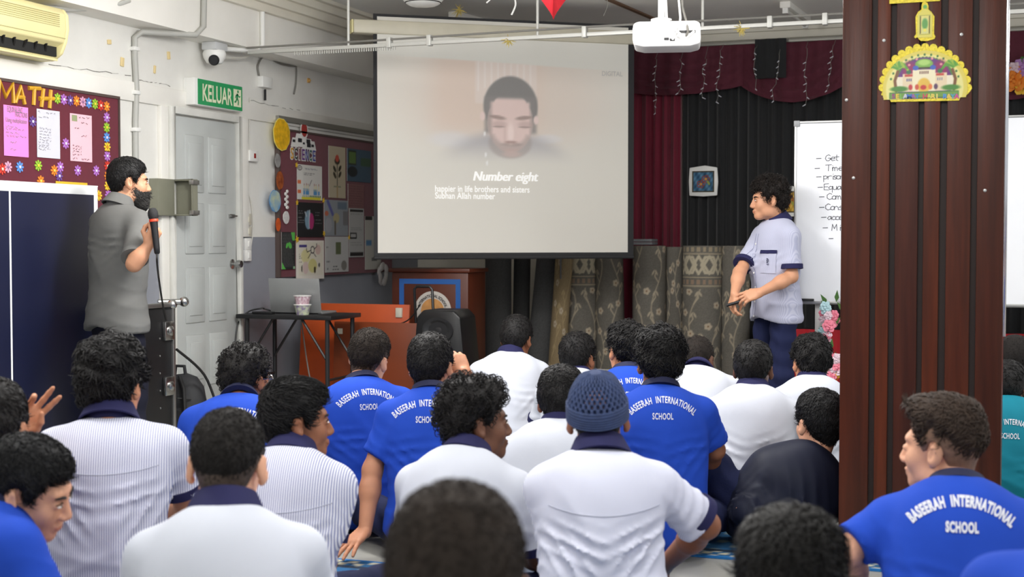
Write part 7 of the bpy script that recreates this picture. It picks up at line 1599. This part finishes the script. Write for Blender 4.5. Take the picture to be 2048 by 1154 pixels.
person('boy at lower right with smooth black hair and blue shirt edge', 1584, 1014, 2.5, rel=0, skin='light', hair=dict(SHORT, t=.016, len=.055, c=(26, 24, 22), n=3400, r=.0018, jit=.12, rough=.42), shirt='blue', head=(.0, -.1, 0), seed=21, lean=.3)
person('boy in blue lettered shirt with brown swept hair before the pillar', 1884, 781, 3.75, rel=.05, skin='light', hair=dict(t=.013, top=1.5, front=.018, n=3200, len=.032, r=.0022, lift=.3, c=(60, 47, 38), style='forward', taper=.05, drop=-.06, jit=.3, fade=(124, 94, 74)), shirt='blue', head=(1.15, .0, -.04), seed=22, wide=1.08, hshift=(-.04, 0), text=dict(drop=.012, bold=.0012), textw=.27, lean=.2, sleeve=.8, arms={-1: dict(elbow=('p', 1690, 1105, 3.7), wrist=('p', 1730, 1200, 3.9), kw={})})
person('blue-shirted boy whose shoulder fills the lower right corner', 2205, 800, 2.4, rel=.05, skin='tan', hair=dict(SHORT), shirt='blue', seed=23, wide=1.05)
# ---- middle rows
person('boy in blue lettered shirt and glasses nearest the laptop table', 493, 688, 5.6, rel=-.1, skin='brown', hair=dict(CURLY, t=.015, n=1100, len=.024), shirt='blue', head=(-.6, 0, 0), seed=6, text=TOP, wide=1.08, lean=.34, neckl=-.03, hshift=(.02, .03), extra=glasses)
person('boy in blue lettered shirt with short brown tapered hair left of centre', 738, 655, 6.1, rel=.2, skin='light', hair=dict(BUZZ, t=.010, len=.014, c=(44, 37, 32), taper=.06, drop=-.02, fade=(84, 68, 58)), shirt='blue', head=(-.65, -.05, .18), seed=8, text=TOP, wide=1.1, lean=.14, hshift=(.05, 0), fold=1.4)
person('boy in blue lettered shirt leaning on his left arm at the centre', 862, 663, 5.6, rel=0, skin='tan', hair=dict(SHORT, c=(24, 22, 22)), shirt='blue', head=(-.3, 0, 0), seed=9, text=dict(drop=.03, dx=-.02), vis_hand=True, wide=1.0, lean=.12, sleeve=.75, fold=1.3,
       arms={-1: dict(elbow=('p', 745, 940, 5.5), wrist=('p', 730, 1064, 5.42), fwd=(-.25, -.8, -.42), nrm=(-.1, -.3, .95), world=True, kw=dict(curls=(.12, .1, .1, .12), spread=.2, thumb=.1)), 1: dict(elbow=('p', 955, 790, 5.75), wrist=('p', 928, 745, 5.7), fwd=(-.5, .2, .8), nrm=(.6, -.5, .4), world=True, kw=dict(curls=(.6, .7, .7, .7)))})
person('boy in white shirt just behind the skullcap boy', 1124, 728, 5.2, rel=-.1, skin='brown', hair=dict(SHORT), shirt='white', head=(-.1, -.15, 0), seed=12, wide=1.15, lean=.3, fold=1.2)
person('boy in blue lettered shirt with bushy black hair right of centre', 1320, 650, 5.6, rel=.05, skin='brown', hair=dict(BUSHY, t=.02), shirt='blue', head=(.08, 0, 0), seed=16, text=TOP, wide=1.02, lean=.15, fold=1.3, arms={1: dict(elbow=('p', 1430, 900, 5.6), wrist=('p', 1400, 960, 5.9), kw={})}, sleeve=.8)
person('boy in dark navy jacket slouching against the wooden pillar', 1638, 775, 5.75, rel=.35, s=1.05, skin='light', hair=dict(SHORT, c=(20, 19, 20), len=.03), shirt='jacket', head=(.2, 0, 0), seed=20, lean=-.3, sleeve=.99, wide=1.0, hshift=(.085, 0), hunch=-.02, side=.12, fold=3.2, neckl=.11,
       arms={-1: dict(elbow=('p', 1490, 1020, 5.55), wrist=('p', 1520, 1070, 5.95), kw={}), 1: dict(elbow=('p', 1585, 1010, 5.6), wrist=('p', 1550, 1050, 5.9), kw={})},
       legs={-1: (('p', 1425, 935, 5.75), ('p', 1405, 1100, 6.1)), 1: (('p', 1455, 960, 6.1), ('p', 1440, 1090, 6.4))})
# ---- back rows
person('boy in white shirt with navy cuffs nearest the speaker, far centre', 1033, 628, 7.9, rel=.0, skin='brown', hair=dict(SHORT, n=1200), shirt='white', head=(-.35, -.1, .05), seed=13, lean=.25, wide=1.08, sleeve=.8, hshift=(.04, 0))
person('far boy with black wavy hair before the left banded carpet', 1157, 663, 7.3, rel=-.1, skin='brown', hair=dict(SHORT, n=1200, len=.03, lift=.35), shirt='white', head=(-.4, 0, 0), seed=14)
person('far boy in blue lettered shirt with wavy black hair', 1253, 640, 6.7, rel=.1, skin='tan', hair=dict(BUSHY, t=.016, n=1300), shirt='blue', head=(.35, 0, 0), seed=15, text=TOP)
person('far boy in white shirt bowing his head low', 1395, 672, 7.3, rel=-.1, skin='dark', hair=dict(BUZZ, n=900, c=(34, 28, 24)), shirt='white', head=(-.2, -.5, 0), seed=17, lean=.55, wide=1.15, hshift=(-.02, .05), neckl=-.05)
person('boy in white shirt with black hair below the standing student', 1507, 678, 6.3, rel=-.05, skin='dark', hair=dict(SHORT, t=.011, n=1300), shirt='white', head=(-.1, 0, 0), seed=18, wide=1.05, fold=1.3)
person('boy in white shirt with thick black hair beside the flower bouquet', 1622, 665, 6.8, rel=.1, skin='tan', hair=dict(BUSHY, t=.016, n=1300, len=.03), shirt='white', head=(.25, 0, 0), seed=19)
person('shaven-headed boy in white shirt right of the pillar', 2032, 668, 7.2, rel=0, skin='dark', hair=dict(BUZZ, n=700, c=(30, 26, 24)), shirt='white', head=(-.4, 0, 0), seed=24)
person('boy in teal lettered shirt at the right edge behind the pillar', 2016, 718, 6.5, rel=.05, skin='dark', hair=dict(SHORT, n=1000), shirt='teal', head=(-.3, 0, 0), seed=25, text=TOP, wide=1.1)
import itertools
for (la, a), (lb, b) in itertools.combinations(SPOTS, 2):
    if np.linalg.norm(a - b) < .5: print('NEAR', round(float(np.linalg.norm(a - b)), 2), '|', la, '|', lb)
